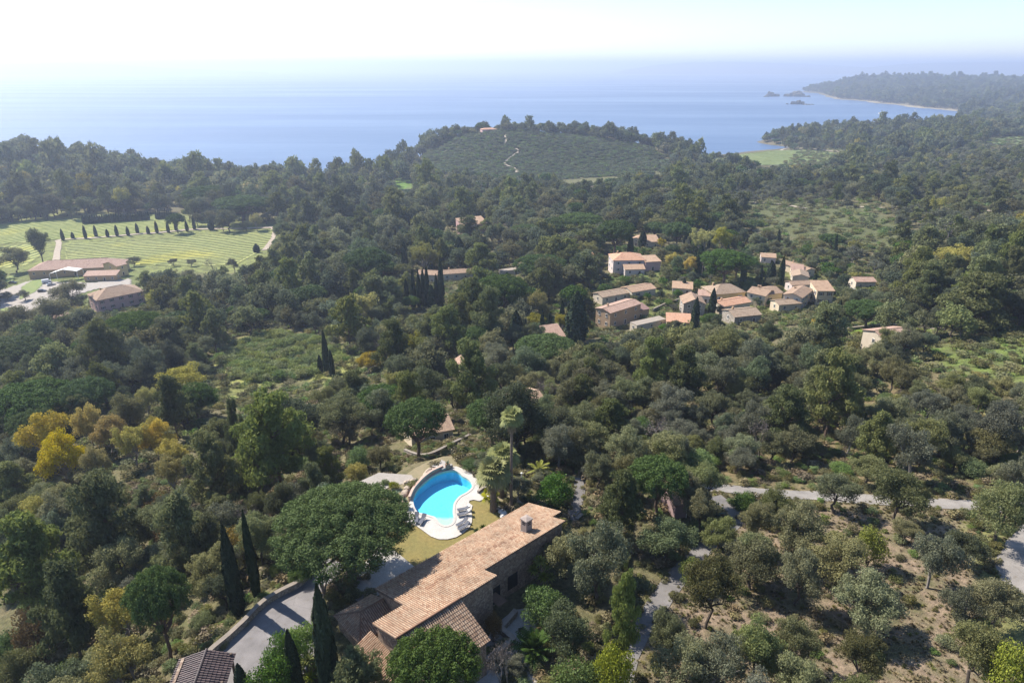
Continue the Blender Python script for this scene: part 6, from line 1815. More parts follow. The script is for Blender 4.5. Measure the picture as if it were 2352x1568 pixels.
for (x0, y0, x1, y1, n) in ((690, 228, 1140, 200, 24), (1160, 196, 1222, 192, 5), (1288, 188, 1412, 180, 8)):
    for k in range(n):
        x, y = x0 + (x1 - x0) * k / (n - 1), y0 + (y1 - y0) * k / (n - 1)
        S(C, x * .28, y * .28 + 451.6, (y - 70 + random.uniform(-9, 9)) * .28 + 451.6, 5.6, '%s cypress from the left in the %s hedge behind the vineyard' % ((OR + ['sixteenth','seventeenth','eighteenth','nineteenth','twentieth','twenty-first','twenty-second','twenty-third','last'])[k], 'long dark' if n > 10 else 'short middle' if n < 6 else 'right-hand'), 'tall cypress hedges behind the vineyard')
for u, vb, vt in ((2128,300,285),(2134,300,284),(2139,300,287)):
    S(C, u, vb, vt, 4, {2128: 'left', 2134: 'middle', 2139: 'right'}[u] + ' far cypress of the trio on the ridge by the bay', 'far cypress trio', lod=1)
# golden and pale trees
Mi = 'mimosa'
S(Mi, 122, 1075, 938, 125, 'largest golden tree at the left end of the yellow grove')
S(Mi, 156, 1118, 985, 115, 'golden tree in front of the largest one')
S(Mi, 216, 1030, 922, 75, 'slim golden tree at the back of the yellow grove')
S(Mi, 262, 1050, 945, 95, 'golden tree in the middle of the yellow grove')
S('poplar', 318, 1075, 970, 95, 'olive-yellow tree right of the middle of the yellow grove')
S(Mi, 366, 1055, 960, 90, 'golden tree at the right of the yellow grove')
S(Mi, 404, 1085, 1002, 80, 'bright lemon-yellow tree at the right front of the yellow grove')
S('poplar', 405, 1135, 1040, 95, 'dull golden tree below the lemon-yellow one')
S('poplar', 240, 1120, 1010, 80, 'greenish tree in front of the yellow grove')
S(Mi, 846, 856, 803, 72, 'orange-yellow tree beside the meadow cypresses')
S('poplar', 975, 632, 546, 75, 'pale yellow-green tree behind the white house')
S(Mi, 1545, 618, 578, 45, 'yellow mimosa left of the village pole')
S(Mi, 1583, 632, 582, 42, 'yellow mimosa at the foot of the village pole')
S(Mi, 1518, 572, 545, 26, 'small yellow mimosa beside the pale two-terrace house')
S(Mi, 1868, 802, 725, 65, 'golden tree in front of the village cottages')
S('poplar', 1960, 650, 622, 35, 'yellow-green shrub tree left of the pink-roofed house')
S('poplar', 2190, 640, 552, 110, 'large tan-leaved tree above the pine wood')
S('poplar', 2140, 640, 575, 70, 'smaller tan-leaved tree beside the large one')
S('poplar', 1610, 590, 520, 70, 'tan feathery tree above the village')
S('poplar', 1655, 585, 515, 55, 'pale green slim tree right of the tan feathery one')
S('poplar', 1350, 610, 548, 60, 'rounded olive-brown tree left of the orange-roofed white house')
S('poplar', 1235, 745, 655, 75, 'russet feathery tree beside the umbrella pine with twin domes')
S('poplar', 1225, 768, 712, 60, 'yellow-green bushy tree behind the cypress cluster')
S('poplar', 1290, 765, 715, 40, 'yellow-green reeds-like tree beside the massive cypress')
S(Mi, 540, 668, 640, 30, 'small yellow bush tree near the stone house in the valley')
S('poplar', 430, 925, 838, 140, 'pale yellow-green tree left of the meadow')
S('poplar', 345, 960, 880, 60, 'pale shrub tree behind the yellow grove')
S('autumn', 648, 1180, 1120, 65, 'russet shrub left of the big umbrella pine')
S('poplar', 300, 1495, 1345, 150, 'yellow-green flowering tree below the driveway')
S('autumn', 100, 1520, 1390, 110, 'russet-brown tree near the lower left corner')
S('bright', 1990, 1300, 1195, 82, 'bright yellow-green round shrub on the dry slope')
S('bright', 1585, 1345, 1265, 68, 'yellow-green shrub behind the oak at the path')
S('bright', 2300, 1640, 1452, 140, 'bright green shrub in the lower right corner')
S('bright', 1405, 1620, 1445, 110, 'yellowish shrub at the bottom of the path')
# Aleppo pines
S('pine', 650, 1118, 905, 180, 'big dark feathery pine left of the pool')
S('pine', 505, 1198, 1015, 125, 'feathery pine in front of the big dark one')
S('pine', 265, 1330, 1110, 165, 'feathery pine with dark trunk below the yellow grove')
S('pine', 120, 1420, 1190, 190, 'big dark pine at the left edge of the slope')
S('pine', 1892, 1010, 825, 125, 'tall pine with long bare trunk above the road')
S('pine', 1505, 935, 788, 90, 'yellow-green pine in the middle of the oak wood')
S('pine', 1565, 945, 800, 95, 'pale pine right of the yellow-green pine')
S('pine', 1935, 905, 820, 90, 'pine behind the tall bare-trunked pine')
S('pine', 2212, 760, 632, 150, 'large pine on a bare trunk behind the bright lawn')
S('pine', 1880, 820, 700, 105, 'olive-green tree right of the golden village tree')
S('pine', 1085, 968, 800, 120, 'tall russet-green tree hiding a small house')
S('pine', 1418, 1242, 1090, 110, 'thin pine with pale dead top beside the villa path')
S('pine', 440, 760, 690, 90, 'pine beside the winery wood')
S('pine', 385, 830, 740, 110, 'bushy pine beside the umbrella pine dome')
S('pine', 1105, 640, 562, 75, 'grey-green pine beside the long white house')
S('pine', 1075, 555, 500, 60, 'dark pine hiding part of the sunlit house')
S('pine', 835, 1650, 1505, 150, 'blue-green conifer at the near corner of the villa')
S('pine', 1425, 1545, 1330, 80, 'young conifer beside the path')
S('pine', 410, 1010, 870, 80, 'dark conical conifer behind the yellow grove')
S('pine', 555, 1080, 925, 45, 'slim dark conifer beside the big dark pine')
# oaks of the dry slope and the villa garden
for u, vb, vt, w, k, lab in (
 (1627,1440,1268,140,'oak','oak with a bent dark trunk beside the path'),
 (1530,1536,1398,95,'oak','small leaning oak at the lower end of the path'),
 (1816,1284,1155,135,'oak','twin-trunked oak below the road'),
 (1728,1258,1135,85,'oak','slender oak on the slope left of the twin-trunked one'),
 (2126,1349,1222,125,'thin_oak','thin grey oak with a straight pale trunk'),
 (2055,1206,1078,150,'oak','broad oak standing against the road'),
 (1972,1450,1325,160,'oak','spreading oak in the middle of the dry slope'),
 (1816,1542,1408,120,'oak','oak with two pale trunks near the bottom edge'),
 (1725,1564,1415,135,'oak','oak with curved stems at the bottom of the slope'),
 (1912,1345,1225,150,'oak','rounded oak beside the bright yellow-green shrub'),
 (2194,1445,1345,115,'thin_oak','thin oak right of the spreading oak'),
 (2285,1450,1325,130,'oak','oak near the right-hand road bend'),
 (2282,1249,1105,140,'oak','oak between the road and the right edge'),
 (1957,1580,1450,120,'oak','oak at the bottom edge under the spreading oak'),
 (2212,1580,1425,140,'oak','oak at the bottom edge near the bright green shrub'),
 (1642,1264,1185,90,'oak','low oak beside the upper bend of the path'),
 (1529,1290,1185,140,'holm','dark holm oak between the hut and the path'),
 (1367,1382,1190,170,'holm','big dark oak beside the villa wall'),
 (1272,1168,1072,100,'garden','rounded glossy green tree behind the villa'),
 (1300,1330,1215,130,'oak','grey-green oak against the right wall of the villa'),
 (1450,1420,1330,110,'holm','dark bushy oak left of the path'),
 (1310,1520,1400,150,'holm','dark rounded shrub oak right of the patio'),
 (1250,1440,1340,120,'garden','glossy green shrub under the yucca'),
 (1320,1620,1490,150,'bush','olive-green shrub at the bottom right of the patio'),
 (1230,1400,1330,70,'garden','small glossy shrub against the villa wall'),
 (1440,1140,1045,90,'oak','grey-green oak left of the bright umbrella pine'),
 (1375,1130,1035,80,'oak','oak behind the villa path'),
 (1610,1165,1060,100,'oak','oak overhanging the pink hut'),
 (1705,1180,1120,70,'garden','shrub at the road junction'),
 (1150,1600,1450,90,'bare','leafless grey tree in front of the patio wall'),
 (1165,1590,1430,70,'bare','second leafless tree by the patio wall'),
 (1135,1475,1395,50,'autumn','yellowish shrub at the corner of the near villa roof'),
 (660,1590,1420,120,'garden','pale green garden shrub at the driveway edge'),
 (700,1520,1405,100,'bush','rounded light green shrub beside the driveway'),
 (640,1640,1490,130,'garden','glossy shrub below the driveway yuccas'),
 (735,1445,1380,40,'garden','small shrub at the foot of the large cypress'),
 (690,1335,1290,60,'bush','shrub under the left side of the big umbrella pine'),
 (640,1330,1280,45,'bush','silvery shrub behind the driveway bend'),
 (495,1375,1255,120,'oak','multi-stemmed oak behind the driveway cypresses'),
 (740,1090,1010,80,'oak','oak in the wood left of the gravel court'),
 (825,1085,1010,70,'bush','rounded grey-green shrub by the gravel court'),
 (885,1115,1096,24,'bush','clipped ball shrub beside the rock garden'),
 (905,1122,1104,30,'bright','low yellow-green shrub in the rock garden'),
 (1190,1150,1090,70,'olive','silvery oleander clump behind the tall palm'),
 (1175,1140,1090,60,'olive','grey-green shrub behind the palms'),
 (1245,1120,1080,70,'olive','grey-green oleander beside the villa garden'),
 (1120,1095,1030,70,'olive','feathery grey shrub behind the deck'),
 (1080,1075,1050,50,'bush','blue-grey rosemary mound above the deck'),
): S(k, u, vb, vt, w, lab)
S('oak', 2072, 822, 742, 80, 'oak standing in front of the white house by the green field')
S('oak', 2040, 812, 750, 60, 'smaller oak left of the one before the white house')
S('holm', 2118, 815, 760, 60, 'dark oak at the right corner of the white house')
S('oak', 1580, 1182, 1078, 100, 'oak hiding the left part of the pink hut')
S('oak', 1195, 985, 905, 90, 'oak in front of the hidden tile-roofed house')
S('holm', 1250, 975, 900, 80, 'dark oak at the right end of the hidden tile-roofed house')
S('bush', 15, 1540, 1440, 110, 'olive-green shrub in the lower left corner')
S('oak', 60, 1600, 1490, 120, 'oak in the lower left corner')
S('bush', 180, 1590, 1500, 120, 'grey-green shrub left of the dark garage roof')
S('oak', 1603, 1225, 1125, 95, 'oak in front of the mauve-pink hut')
for i, (uu, vv, hh, ww, kk) in enumerate(((1515,692,28,26,'holm'),(1556,684,24,26,'garden'),(1598,712,26,24,'garden'),(1652,722,22,26,'holm'),(1738,706,26,24,'holm'),(1768,704,22,22,'garden'),(1795,694,30,20,'olive'),(1702,660,24,24,'holm'),(1663,658,22,22,'bare'),(1862,694,24,26,'holm'),(1904,692,30,28,'oak'),(1486,688,20,22,'garden'),(1548,716,22,26,'olive'),(1626,668,22,18,'garden'),(1680,712,18,20,'garden'),(1740,660,26,22,'oak'),(1536,702,20,24,'bush'),(1870,655,26,9,'cypress'),(1570,668,30,10,'cypress'),(1756,664,32,9,'cypress'))):
    S(kk, uu, vv, vv - hh, ww, '%s beside the village house %s' % (KIND[kk]['word'], ['behind the tan house', 'at the garden wall', 'left of the stone gable', 'before the orange-roofed cottage', 'between the cottages', 'before the beige gable', 'left of the large cream house', 'behind the yellow hipped roof', 'behind the small porch', 'right of the grey-roofed cottage', 'at the right end of the row', 'with the long low roof', 'above the flat-roofed shed', 'with the hipped roof', 'left of the low stone cottage', 'behind the beige gable', 'in the middle garden', 'with the shuttered window', 'with the pale outbuilding roof', 'joined to the beige gable'][i]), 'garden plants between the village houses')
# trees of the winery
for u, vb, vt, w, k, lab in ((40,625,565,75,'oak','rounded oak group left of the winery'), (100,605,520,50,'holm','tall dark tree on the winery track'), (18,690,668,34,'olive','left round olive in the winery yard'),
 (60,690,664,36,'olive','right round olive in the winery yard'), (310,612,588,36,'olive','olive behind the winery wing'), (170,720,640,90,'oak','oak in front of the pink winery house'), (120,760,680,110,'oak','oak at the lower edge of the winery yard'),
 (40,790,700,120,'oak','broad oak below the winery yard'), (400,612,590,26,'olive','small olive at the vineyard edge'), (440,612,592,26,'olive','second small olive at the vineyard edge'), (490,622,585,40,'bare','leafless tree at the vineyard edge'), (540,625,590,34,'olive','olive at the right end of the vineyard'),
 (590,580,560,14,'cypress','small cypress at the vineyard corner')): S(k, u, vb, vt, w, lab)
# skyline trees
for u, vb, vt, w, k, lab in ((86,352,328,22,'bare','leafless tree on the left skyline'), (645,398,378,12,'stone','leaning pine on the central shore'), (1783,330,319,18,'stone','lone pine on the bay shore'), (1212,300,278,16,'stone','tallest pine on the hill crest')): S(k, u, vb, vt, w, lab, lod=1)

# big umbrella pine beside the driveway: a mesh of its own
b = at_z(812, 1345, 80.0)
KIND['giant'] = dict(f=lambda s, l: make_stone_pine(91, FOL['stone'], M_BARK_PINE, -1, 0.37, 0.40), n=1, name='umbrella_pine', cat='pine tree', word='giant umbrella pine')
plant('giant', b[0] - 0.8, b[1] + 1.0, 17.6, 13.2, 'huge dome-crowned umbrella pine between driveway and pool', None, 80.0, 0, True, 0)

# palms, yuccas, agaves
def palm_obj(name, parts, p, label, cat='palm', group=None, rz=0.0):
    e = empty(name, tuple(p), rz, label, cat, group)
    tr, cr, sk = parts
    link('trunk', tr, e); link('crown', cr, e)
    if sk: link('dead_leaf_skirt', sk, e)
    return e
def tpx(u, vb, vt, z=80.0):
    p = at_z(u, vb, z); return p, top_z(p, vt) - z
p, h = tpx(1174, 1168, 962); palm_obj('fan_palm', make_fan_palm(1, h, 1.9, 0.20, FOL['palm'], True, 40), p, 'very tall slim fan palm rising behind the villa')
p, h = tpx(1133, 1173, 1085); palm_obj('fan_palm', make_fan_palm(2, h, 2.7, 0.42, FOL['palm'], True, 54), p, 'thick-trunked fan palm beside the pool lawn')
p, h = tpx(1151, 1140, 1048); palm_obj('fan_palm', make_fan_palm(3, h, 2.5, 0.38, FOL['palm'], True, 48), p, 'second fan palm behind the thick-trunked one')
p, h = tpx(1128, 1165, 1138); palm_obj('fan_palm', make_fan_palm(4, h, 1.5, 0.16, FOL['palm_yellow'], False, 26), p, 'small yellow fan palm leaning at the deck edge')
p, h = tpx(1238, 1105, 1078, 79.5); palm_obj('feather_palm', make_feather_palm(5, h, 2.3, 0.16, FOL['palm_yellow'], 22, 0.35), p, 'bright yellow-green feathery palm behind the villa')
p = ground(1477, 600); palm_obj('date_palm', make_feather_palm(6, 5.0, 4.2, 0.4, FOL['cycad'], 36), p, 'date palm in front of the white terraced house')
p = ground(970, 600); palm_obj('fan_palm', make_fan_palm(7, 9.0, 2.0, 0.3, FOL['dry'], True, 24), p, 'fan palm with brown skirt below the sunlit house')
p = ground(1165, 545); palm_obj('date_palm', make_feather_palm(8, 8.0, 4.0, 0.35, FOL['twig'], 26), p, 'greyish palm right of the sunlit house')
for i, (x, yb, yt) in enumerate(((1612,320,285),(1650,322,287),(1682,322,290),(1712,322,275),(1737,322,262),(1770,322,267),(1801,322,270))):
    g_ = ground(x * .28, yb * .28 + 310.5); hh = max(top_z(g_, yt * .28 + 310.5) - g_[2], 5)
    palm_obj('fan_palm', make_fan_palm(20 + i, hh, 2.6, 0.45, FOL['holm'], False, 16), g_, '%s palm from the left in the row on the shore' % OR[i], 'palm', 'palm row on the shore')
p = at_z(1225, 1500, 80.0); palm_obj('cycad', make_feather_palm(9, 0.5, 3.2, 0.45, FOL['cycad'], 46, 0.25, 1.5, 0.0), p, 'large spiky cycad palm beside the patio', 'cycad')
def yucca(p, heads, label, mat='yucca'):
    e = empty('yucca_plant', tuple(p), 0, label, 'yucca')
    mb = MB()
    for (x, y, z), r in heads: mb.tube([(0, 0, -0.3), (x * 0.4, y * 0.4, z * 0.5), (x, y, z)], [0.14, 0.11, 0.09], 6)
    mb.build('stems', M_BARK_PALM, e)
    for c, r in heads: link('leaf_rosette', rosette_mesh('leaf_rosette', [(c, r, 46)], FOL[mat], int(r * 100 + c[2] * 10), el=(1.4, -0.5)), e)
yucca(at_z(1240, 1352, 80.0), [((0, 0, 4.2), 1.1), ((0.9, 0.3, 3.4), 1.0), ((-0.8, -0.2, 3.1), 1.0), ((0.3, -0.9, 2.6), 0.9), ((1.3, -0.6, 2.3), 0.8), ((-0.2, 0.8, 3.6), 0.9)], 'tall yellow-green yucca against the right villa wall')
yucca(at_z(712, 1560, 80.0), [((0, 0, 2.6), 1.1), ((0.9, 0.5, 2.0), 1.0), ((-0.9, 0.2, 1.8), 1.0), ((0.4, -0.9, 1.3), 0.9)], 'yellow-green yucca clump between the driveway cypresses')
yucca(at_z(655, 1560, 80.0), [((0, 0, 1.6), 1.2), ((0.8, 0.4, 1.2), 0.9)], 'pale yucca at the lower edge of the driveway')
yucca(at_z(745, 1370, 80.0), [((0, 0, 3.0), 1.0), ((0.5, 0.4, 2.5), 0.9), ((-0.4, 0.2, 2.2), 0.9)], 'dark leafy tree yucca at the driveway mouth', 'garden')
def agave(u, v, r, label, z=80.0, mat='agave', group='agaves and spiky garden plants'):
    p = at_z(u, v, z) if z else ground(u, v)
    o = link('agave_plant', rosette_mesh('agave_plant', [((0, 0, 0.05), r, 34)], FOL[mat], int(u), wid=0.10, el=(1.45, 0.25), droop=0.02)); o.location = p
    tag(o, label, 'agave', group)
agave(1642, 1180, 1.9, 'large agave at the road junction beside the hut', None)
agave(958, 1112, 1.0, 'spiky agave on the rocks above the pool wall')
agave(905, 1137, 1.1, 'agave at the left of the rock garden'); agave(918, 1150, 0.9, 'agave beside the left terracotta urn')
agave(1110, 1215, 0.8, 'spiky plant at the lawn edge under the villa roof', mat='cycad'); agave(1095, 1222, 0.7, 'second spiky plant at the lawn edge', mat='cycad'); agave(1150, 1200, 0.8, 'spiky plant near the whitish boulders', mat='cycad')
agave(1290, 1160, 0.9, 'agave behind the far end of the villa'); agave(1205, 1150, 0.8, 'agave in the bed behind the palms')

# ---- everything between them: woods, groves and scrub
PROTECT = [
 ([(812,854),(812,805),(882,805),(882,854)], 220),
 ([(905,1050),(905,940),(960,912),(1050,940),(1060,1040)], 108),
 ([(925,700),(930,600),(1022,590),(1022,700)], 308), ([(1172,790),(1175,712),(1265,708),(1345,672),(1345,790),(1300,760)], 233),
 ([(60,1060),(110,945),(230,920),(400,990),(460,1060),(400,1100),(200,1110)], 150),   # (outline in the photograph, depth of what must stay in view)
 ([(930,1190),(955,1110),(1000,1068),(1060,1060),(1105,1100),(1130,1140),(1210,1155),(1310,1165),(1305,1200),(1140,1330),(1060,1400),(910,1470),(780,1400),(850,1360),(925,1290)], 125),
 ([(500,1500),(600,1400),(720,1310),(790,1290),(760,1400),(640,1490),(560,1560),(480,1560)], 90),
 ([(1636,1112),(1725,1122),(1715,1145),(1640,1135)], 140), ([(1930,1135),(2010,1140),(2010,1165),(1930,1155)], 140), ([(2170,1148),(2352,1160),(2352,1185),(2170,1172)], 140),
 ([(1480,1440),(1530,1340),(1565,1325),(1560,1380),(1500,1470)], 95), ([(2310,1260),(2352,1240),(2352,1400),(2320,1350)], 95),
 ([(0,500),(410,490),(620,525),(628,545),(590,590),(545,612),(300,608),(0,615)], 560), ([(60,600),(290,592),(295,650),(330,660),(330,700),(220,710),(190,680),(0,740),(0,660)], 470),
 ([(1368,680),(1510,650),(1600,640),(1720,640),(1920,645),(1920,690),(1850,730),(1690,735),(1640,700),(1580,725),(1480,750),(1405,755),(1370,740)], 300),
 ([(1405,575),(1520,590),(1520,620),(1410,632)], 380), ([(1445,515),(1520,550),(1515,562),(1445,560)], 420), ([(950,612),(1010,608),(1085,605),(1085,650),(960,665)], 370), ([(1048,500),(1122,495),(1122,520),(1050,530)], 480), ([(1150,595),(1200,595),(1200,630),(1150,630)], 380),
 ([(1745,575),(1785,575),(1860,610),(1862,642),(1820,640),(1800,610),(1750,600)], 360), ([(1965,630),(2015,630),(2015,660),(1965,660)], 330),
 ([(540,960),(620,895),(760,870),(835,822),(745,785),(640,765),(540,800),(470,860)], 300), ([(2140,800),(2352,765),(2352,865),(2160,850)], 230), ([(1930,750),(2080,742),(2080,765),(1940,775)], 280),
 ([(683,930),(720,930),(718,958),(685,958)], 250), ([(1065,825),(1095,825),(1095,848),(1065,848)], 260), ([(1260,755),(1298,755),(1298,785),(1260,785)], 300),
 ([(2085,755),(2110,755),(2110,775),(2085,775)], 260),
 ([(1140,305),(1200,305),(1200,405),(1145,405)], 1010), ([(1690,350),(1950,342),(1890,374),(1760,380)], 1200), ([(905,408),(945,405),(945,432),(905,435)], 830), ([(1300,400),(1420,392),(1420,405),(1300,415)], 950),
 ([(850,1080),(945,1085),(940,1108),(870,1110)], 125), ([(1690,470),(2050,480),(2050,545),(1800,530)], 560),
 ([(1545,1135),(1630,1135),(1630,1180),(1550,1185)], 130), ([(2260,318),(2352,314),(2352,328),(2280,332)], 1500), ([(1600,340),(1700,335),(1800,330),(1800,345),(1610,350)], 1300),
 ([(850,1240),(945,1280),(960,1305),(830,1390),(800,1360)], 110), ([(1030,290),(960,340),(1140,400),(1540,390),(1500,330),(1300,320),(1150,300)], 985),
]
_PP = [(np.array(p, float), d) for p, d in PROTECT]
def blocked(x, y, z, w, h):
    """would these crowns stand in front of something that must stay in view?"""
    out = np.zeros(len(x), bool)
    u0, v0, t0 = project(np.stack([x, y, z], -1))
    for fx, fz in ((0, 0.05), (0, 0.35), (-0.4, 0.65), (0.4, 0.65), (0, 0.65), (0, 1.0), (-0.25, 0.9), (0.25, 0.9)):
        u, v, t = project(np.stack([x + fx * w, y, z + fz * h], -1))
        for poly, d in _PP: out |= (t0 < d) & inside(u, v, poly)
    return out

REGIONS = [   # (outline, depth range, weights of kinds, crown range, tallness, density, phrase)
 ('slope', [(1400,1750),(1480,1430),(1560,1320),(1690,1190),(1900,1170),(2500,1195),(2600,1800)], (30,150), {'oak':6,'thin_oak':3,'holm':1,'bush':1}, (4.5,8.0), 1.05, 0.40, 'on the dry slope below the grey road'),
 ('maquis', [(1230,1130),(1230,985),(1500,960),(1750,930),(2100,900),(2450,880),(2500,1180),(1650,1125)], (60,250), {'oak':6,'thin_oak':4,'holm':1,'bush':4,'pine':0.4,'bare':0.7}, (4.5,9.5), 0.95, 0.8, 'in the scrub above the grey road'),
 ('meadow', [(560,985),(530,930),(600,890),(690,870),(760,890),(830,850),(840,815),(760,785),(620,755),(520,790),(480,850)], (120,420), {'bush':3,'olive':1,'oak':0.6}, (3.0,5.0), 0.9, 0.22, 'on the green valley meadow'),
 ('field', [(2130,800),(2250,775),(2420,760),(2420,890),(2270,870),(2170,850)], (120,330), {'olive':3,'thin_oak':1}, (3.0,4.5), 1.0, 0.25, 'on the bright green field'),
 ('oakwood', [(1000,990),(1050,830),(1300,790),(1500,770),(1750,760),(2100,770),(2450,720),(2450,890),(2100,910),(1750,950),(1500,980),(1230,1010)], (100,330), {'oak':7,'holm':3,'pine':0.7,'thin_oak':1.0,'bare':0.3}, (6.5,13.5), 0.95, 1.0, 'in the oak wood below the village'),
 ('village', [(1360,770),(1360,590),(1500,540),(1800,560),(2050,620),(2050,720),(1900,760),(1500,775)], (200,420), {'oak':3,'holm':2,'garden':2,'olive':2,'bare':0.5,'stone':0.3,'cypress':0.5,'bush':2}, (4.0,8.0), 0.95, 0.8, 'among the village houses'),
 ('right', [(1640,480),(1780,530),(1900,575),(2100,580),(2130,500),(1990,455),(1850,445),(1690,450)], (350,900), {'olive':3,'thin_oak':2,'pine':1,'oak':1}, (6.0,10.0), 0.9, 0.30, 'on the open grassy hillside'),
 ('hillscrub', [(2000,560),(2450,560),(2450,330),(2250,340),(1950,390),(2100,450)], (300,1400), {'oak':4,'thin_oak':3,'pine':1.5,'bush':3,'poplar':0.5}, (6.0,10.0), 0.85, 0.6, 'on the scrubby right-hand hillside'),
 ('leftslope', [(-200,1800),(-200,1050),(200,1100),(500,1080),(760,1040),(900,1060),(860,1130),(700,1200),(560,1400),(420,1560),(300,1800)], (40,170), {'oak':4,'holm':2,'pine':3,'bush':2.5,'bare':0.8,'autumn':0.5,'olive':1.0,'poplar':0.4}, (4.5,9.0), 1.0, 0.95, 'on the wooded slope below the driveway'),
 ('garden', [(480,1800),(650,1500),(760,1300),(1000,1060),(1330,1060),(1500,1200),(1480,1500),(1400,1800)], (40,130), {'garden':3,'bush':2,'olive':2,'holm':0.5}, (2.0,4.0), 0.9, 0.28, 'in the villa garden'),
 ('hill', [(940,410),(1000,330),(1090,295),(1220,290),(1350,315),(1500,345),(1560,395),(1300,408),(1100,418)], (770,985), {'bush':6,'holm':0.7,'pine':0.2}, (3.0,5.0), 0.6, 0.5, 'on the scrub-covered hill'),
 ('valley', None, None, {'holm':5,'oak':4,'pine':2.2,'stone':0.9,'bare':0.35,'poplar':0.2,'cypress':0.15}, (7.0,16.0), 0.95, 1.0, 'in the wooded valley'),
]
def region_of(u, v, t):
    out = np.full(len(u), len(REGIONS) - 1)
    for i in range(len(REGIONS) - 2, -1, -1):
        _, poly, (a, b), *_r = REGIONS[i]
        out[inside(u, v, poly) & (t > a) & (t < b)] = i
    return out
# candidate points: jittered cells whose size follows the distance
cand = []
for r0, r1, step in ((38, 130, 3.4), (130, 330, 4.6), (330, 600, 6.0), (600, 1150, 7.5), (1150, 1800, 10.0), (1800, 4900, 17.0)):
    a = r0
    while a < r1:
        n = int(R(86) * a / step)
        th = (np.arange(n) + RNG.uniform(-0.42, 0.42, n)) / n * R(86) - R(43)
        rr = a + RNG.uniform(-0.42, 0.42, n) * step
        cand.append(np.stack([rr * np.sin(th), rr * np.cos(th), np.full(n, step)], -1)); a += step
cand = np.concatenate(cand)
cz2 = H(cand[:, 0], cand[:, 1])
cu, cv, ct = project(np.stack([cand[:, 0], cand[:, 1], cz2], -1))
ok = (cz2 > 1.2) & (cu > -260) & (cu < 2620) & (cv < 1900)
cand, cz2, cu, cv, ct = cand[ok], cz2[ok], cu[ok], cv[ok], ct[ok]
reg = region_of(cu, cv, ct)
dens = np.array([r[6] for r in REGIONS])[reg]
wmin = np.array([r[4][0] for r in REGIONS])[reg]; wmax = np.array([r[4][1] for r in REGIONS])[reg]
wd = wmin + (wmax - wmin) * RNG.random(len(cand)) ** 1.1
wd = np.where((ct > 330) & (ct < 1150), wd * 1.15, wd); wd = np.where((ct > 560) & (cu < 1000), wd * 1.3, wd); wd = np.where(ct > 1150, wd * 1.3, wd); wd = np.where(ct > 1800, wd * 1.5, wd)
# keep probability from the crown size against the cell size
dens = np.where((reg == len(REGIONS) - 1) & (ct < 95), 0.0, dens)
prob = dens * np.clip((cand[:, 2] / (0.72 * wd)) ** 2, 0, 1)
ok = RNG.random(len(cand)) < prob
# clear of roads, houses, fields, driveway, lawn, measured plants
X, Y = cand[:, 0], cand[:, 1]
for nm, lst in ROADS.items():
    for L, w in lst: ok &= seg_dist(X, Y, L[::2] if len(L) > 8 else L) > w / 2 + wd * 0.32
FT = np.array(FOOT)
for fx, fy, fr in FT: ok &= np.hypot(X - fx, Y - fy) > fr + wd * 0.30
for W in VINE_POLYS: ok &= ~inside(X, Y, np.array(W))
for W in (DRIVE, LAWN, scaled(DECK, 1.0)): ok &= ~inside(X, Y, np.array(W)) & (seg_dist(X, Y, list(W) + [W[0]]) > wd * 0.35)
for t in TREES:
    if t['placed']: ok &= np.hypot(X - t['x'], Y - t['y']) > (t['w'] * 0.38 + wd * 0.30)
cand, cz2, cu, cv, ct, reg, wd = cand[ok], cz2[ok], cu[ok], cv[ok], ct[ok], reg[ok], wd[ok]
kinds, hts = [], []
ASPECT = {'oak': 1.08, 'thin_oak': 1.12, 'holm': 1.12, 'pine': 1.45, 'stone': 0.95, 'cypress': 5.0, 'mimosa': 1.15, 'poplar': 1.25, 'olive': 0.95, 'bare': 1.2, 'bright': 0.9, 'garden': 0.85, 'bush': 0.75, 'autumn': 0.85}
for i in range(len(cand)):
    ws = REGIONS[reg[i]][3]; k = random.choices(list(ws), list(ws.values()))[0]
    f = random.uniform(0.72, 1.32)
    if k == 'cypress': wd[i] = random.uniform(1.4, 2.2)
    if k == 'stone': wd[i] = min(wd[i] * 1.2, 14.0)
    if k == 'bush' and REGIONS[reg[i]][0] != 'hill': wd[i] *= 0.7
    kinds.append(k); hts.append(wd[i] * ASPECT[k] * f * REGIONS[reg[i]][5])
hts = np.array(hts)
blk = blocked(cand[:, 0], cand[:, 1], cz2, wd, hts)
keep = np.nonzero(~blk)[0]
order = keep[np.argsort(ct[keep])]
LIMIT = {'oak': 190, 'holm': 240, 'pine': 170, 'thin_oak': 60, 'stone': 90, 'bush': 150, 'bare': 40, 'olive': 80, 'garden': 50, 'poplar': 40, 'cypress': 40, 'autumn': 30, 'mimosa': 30}
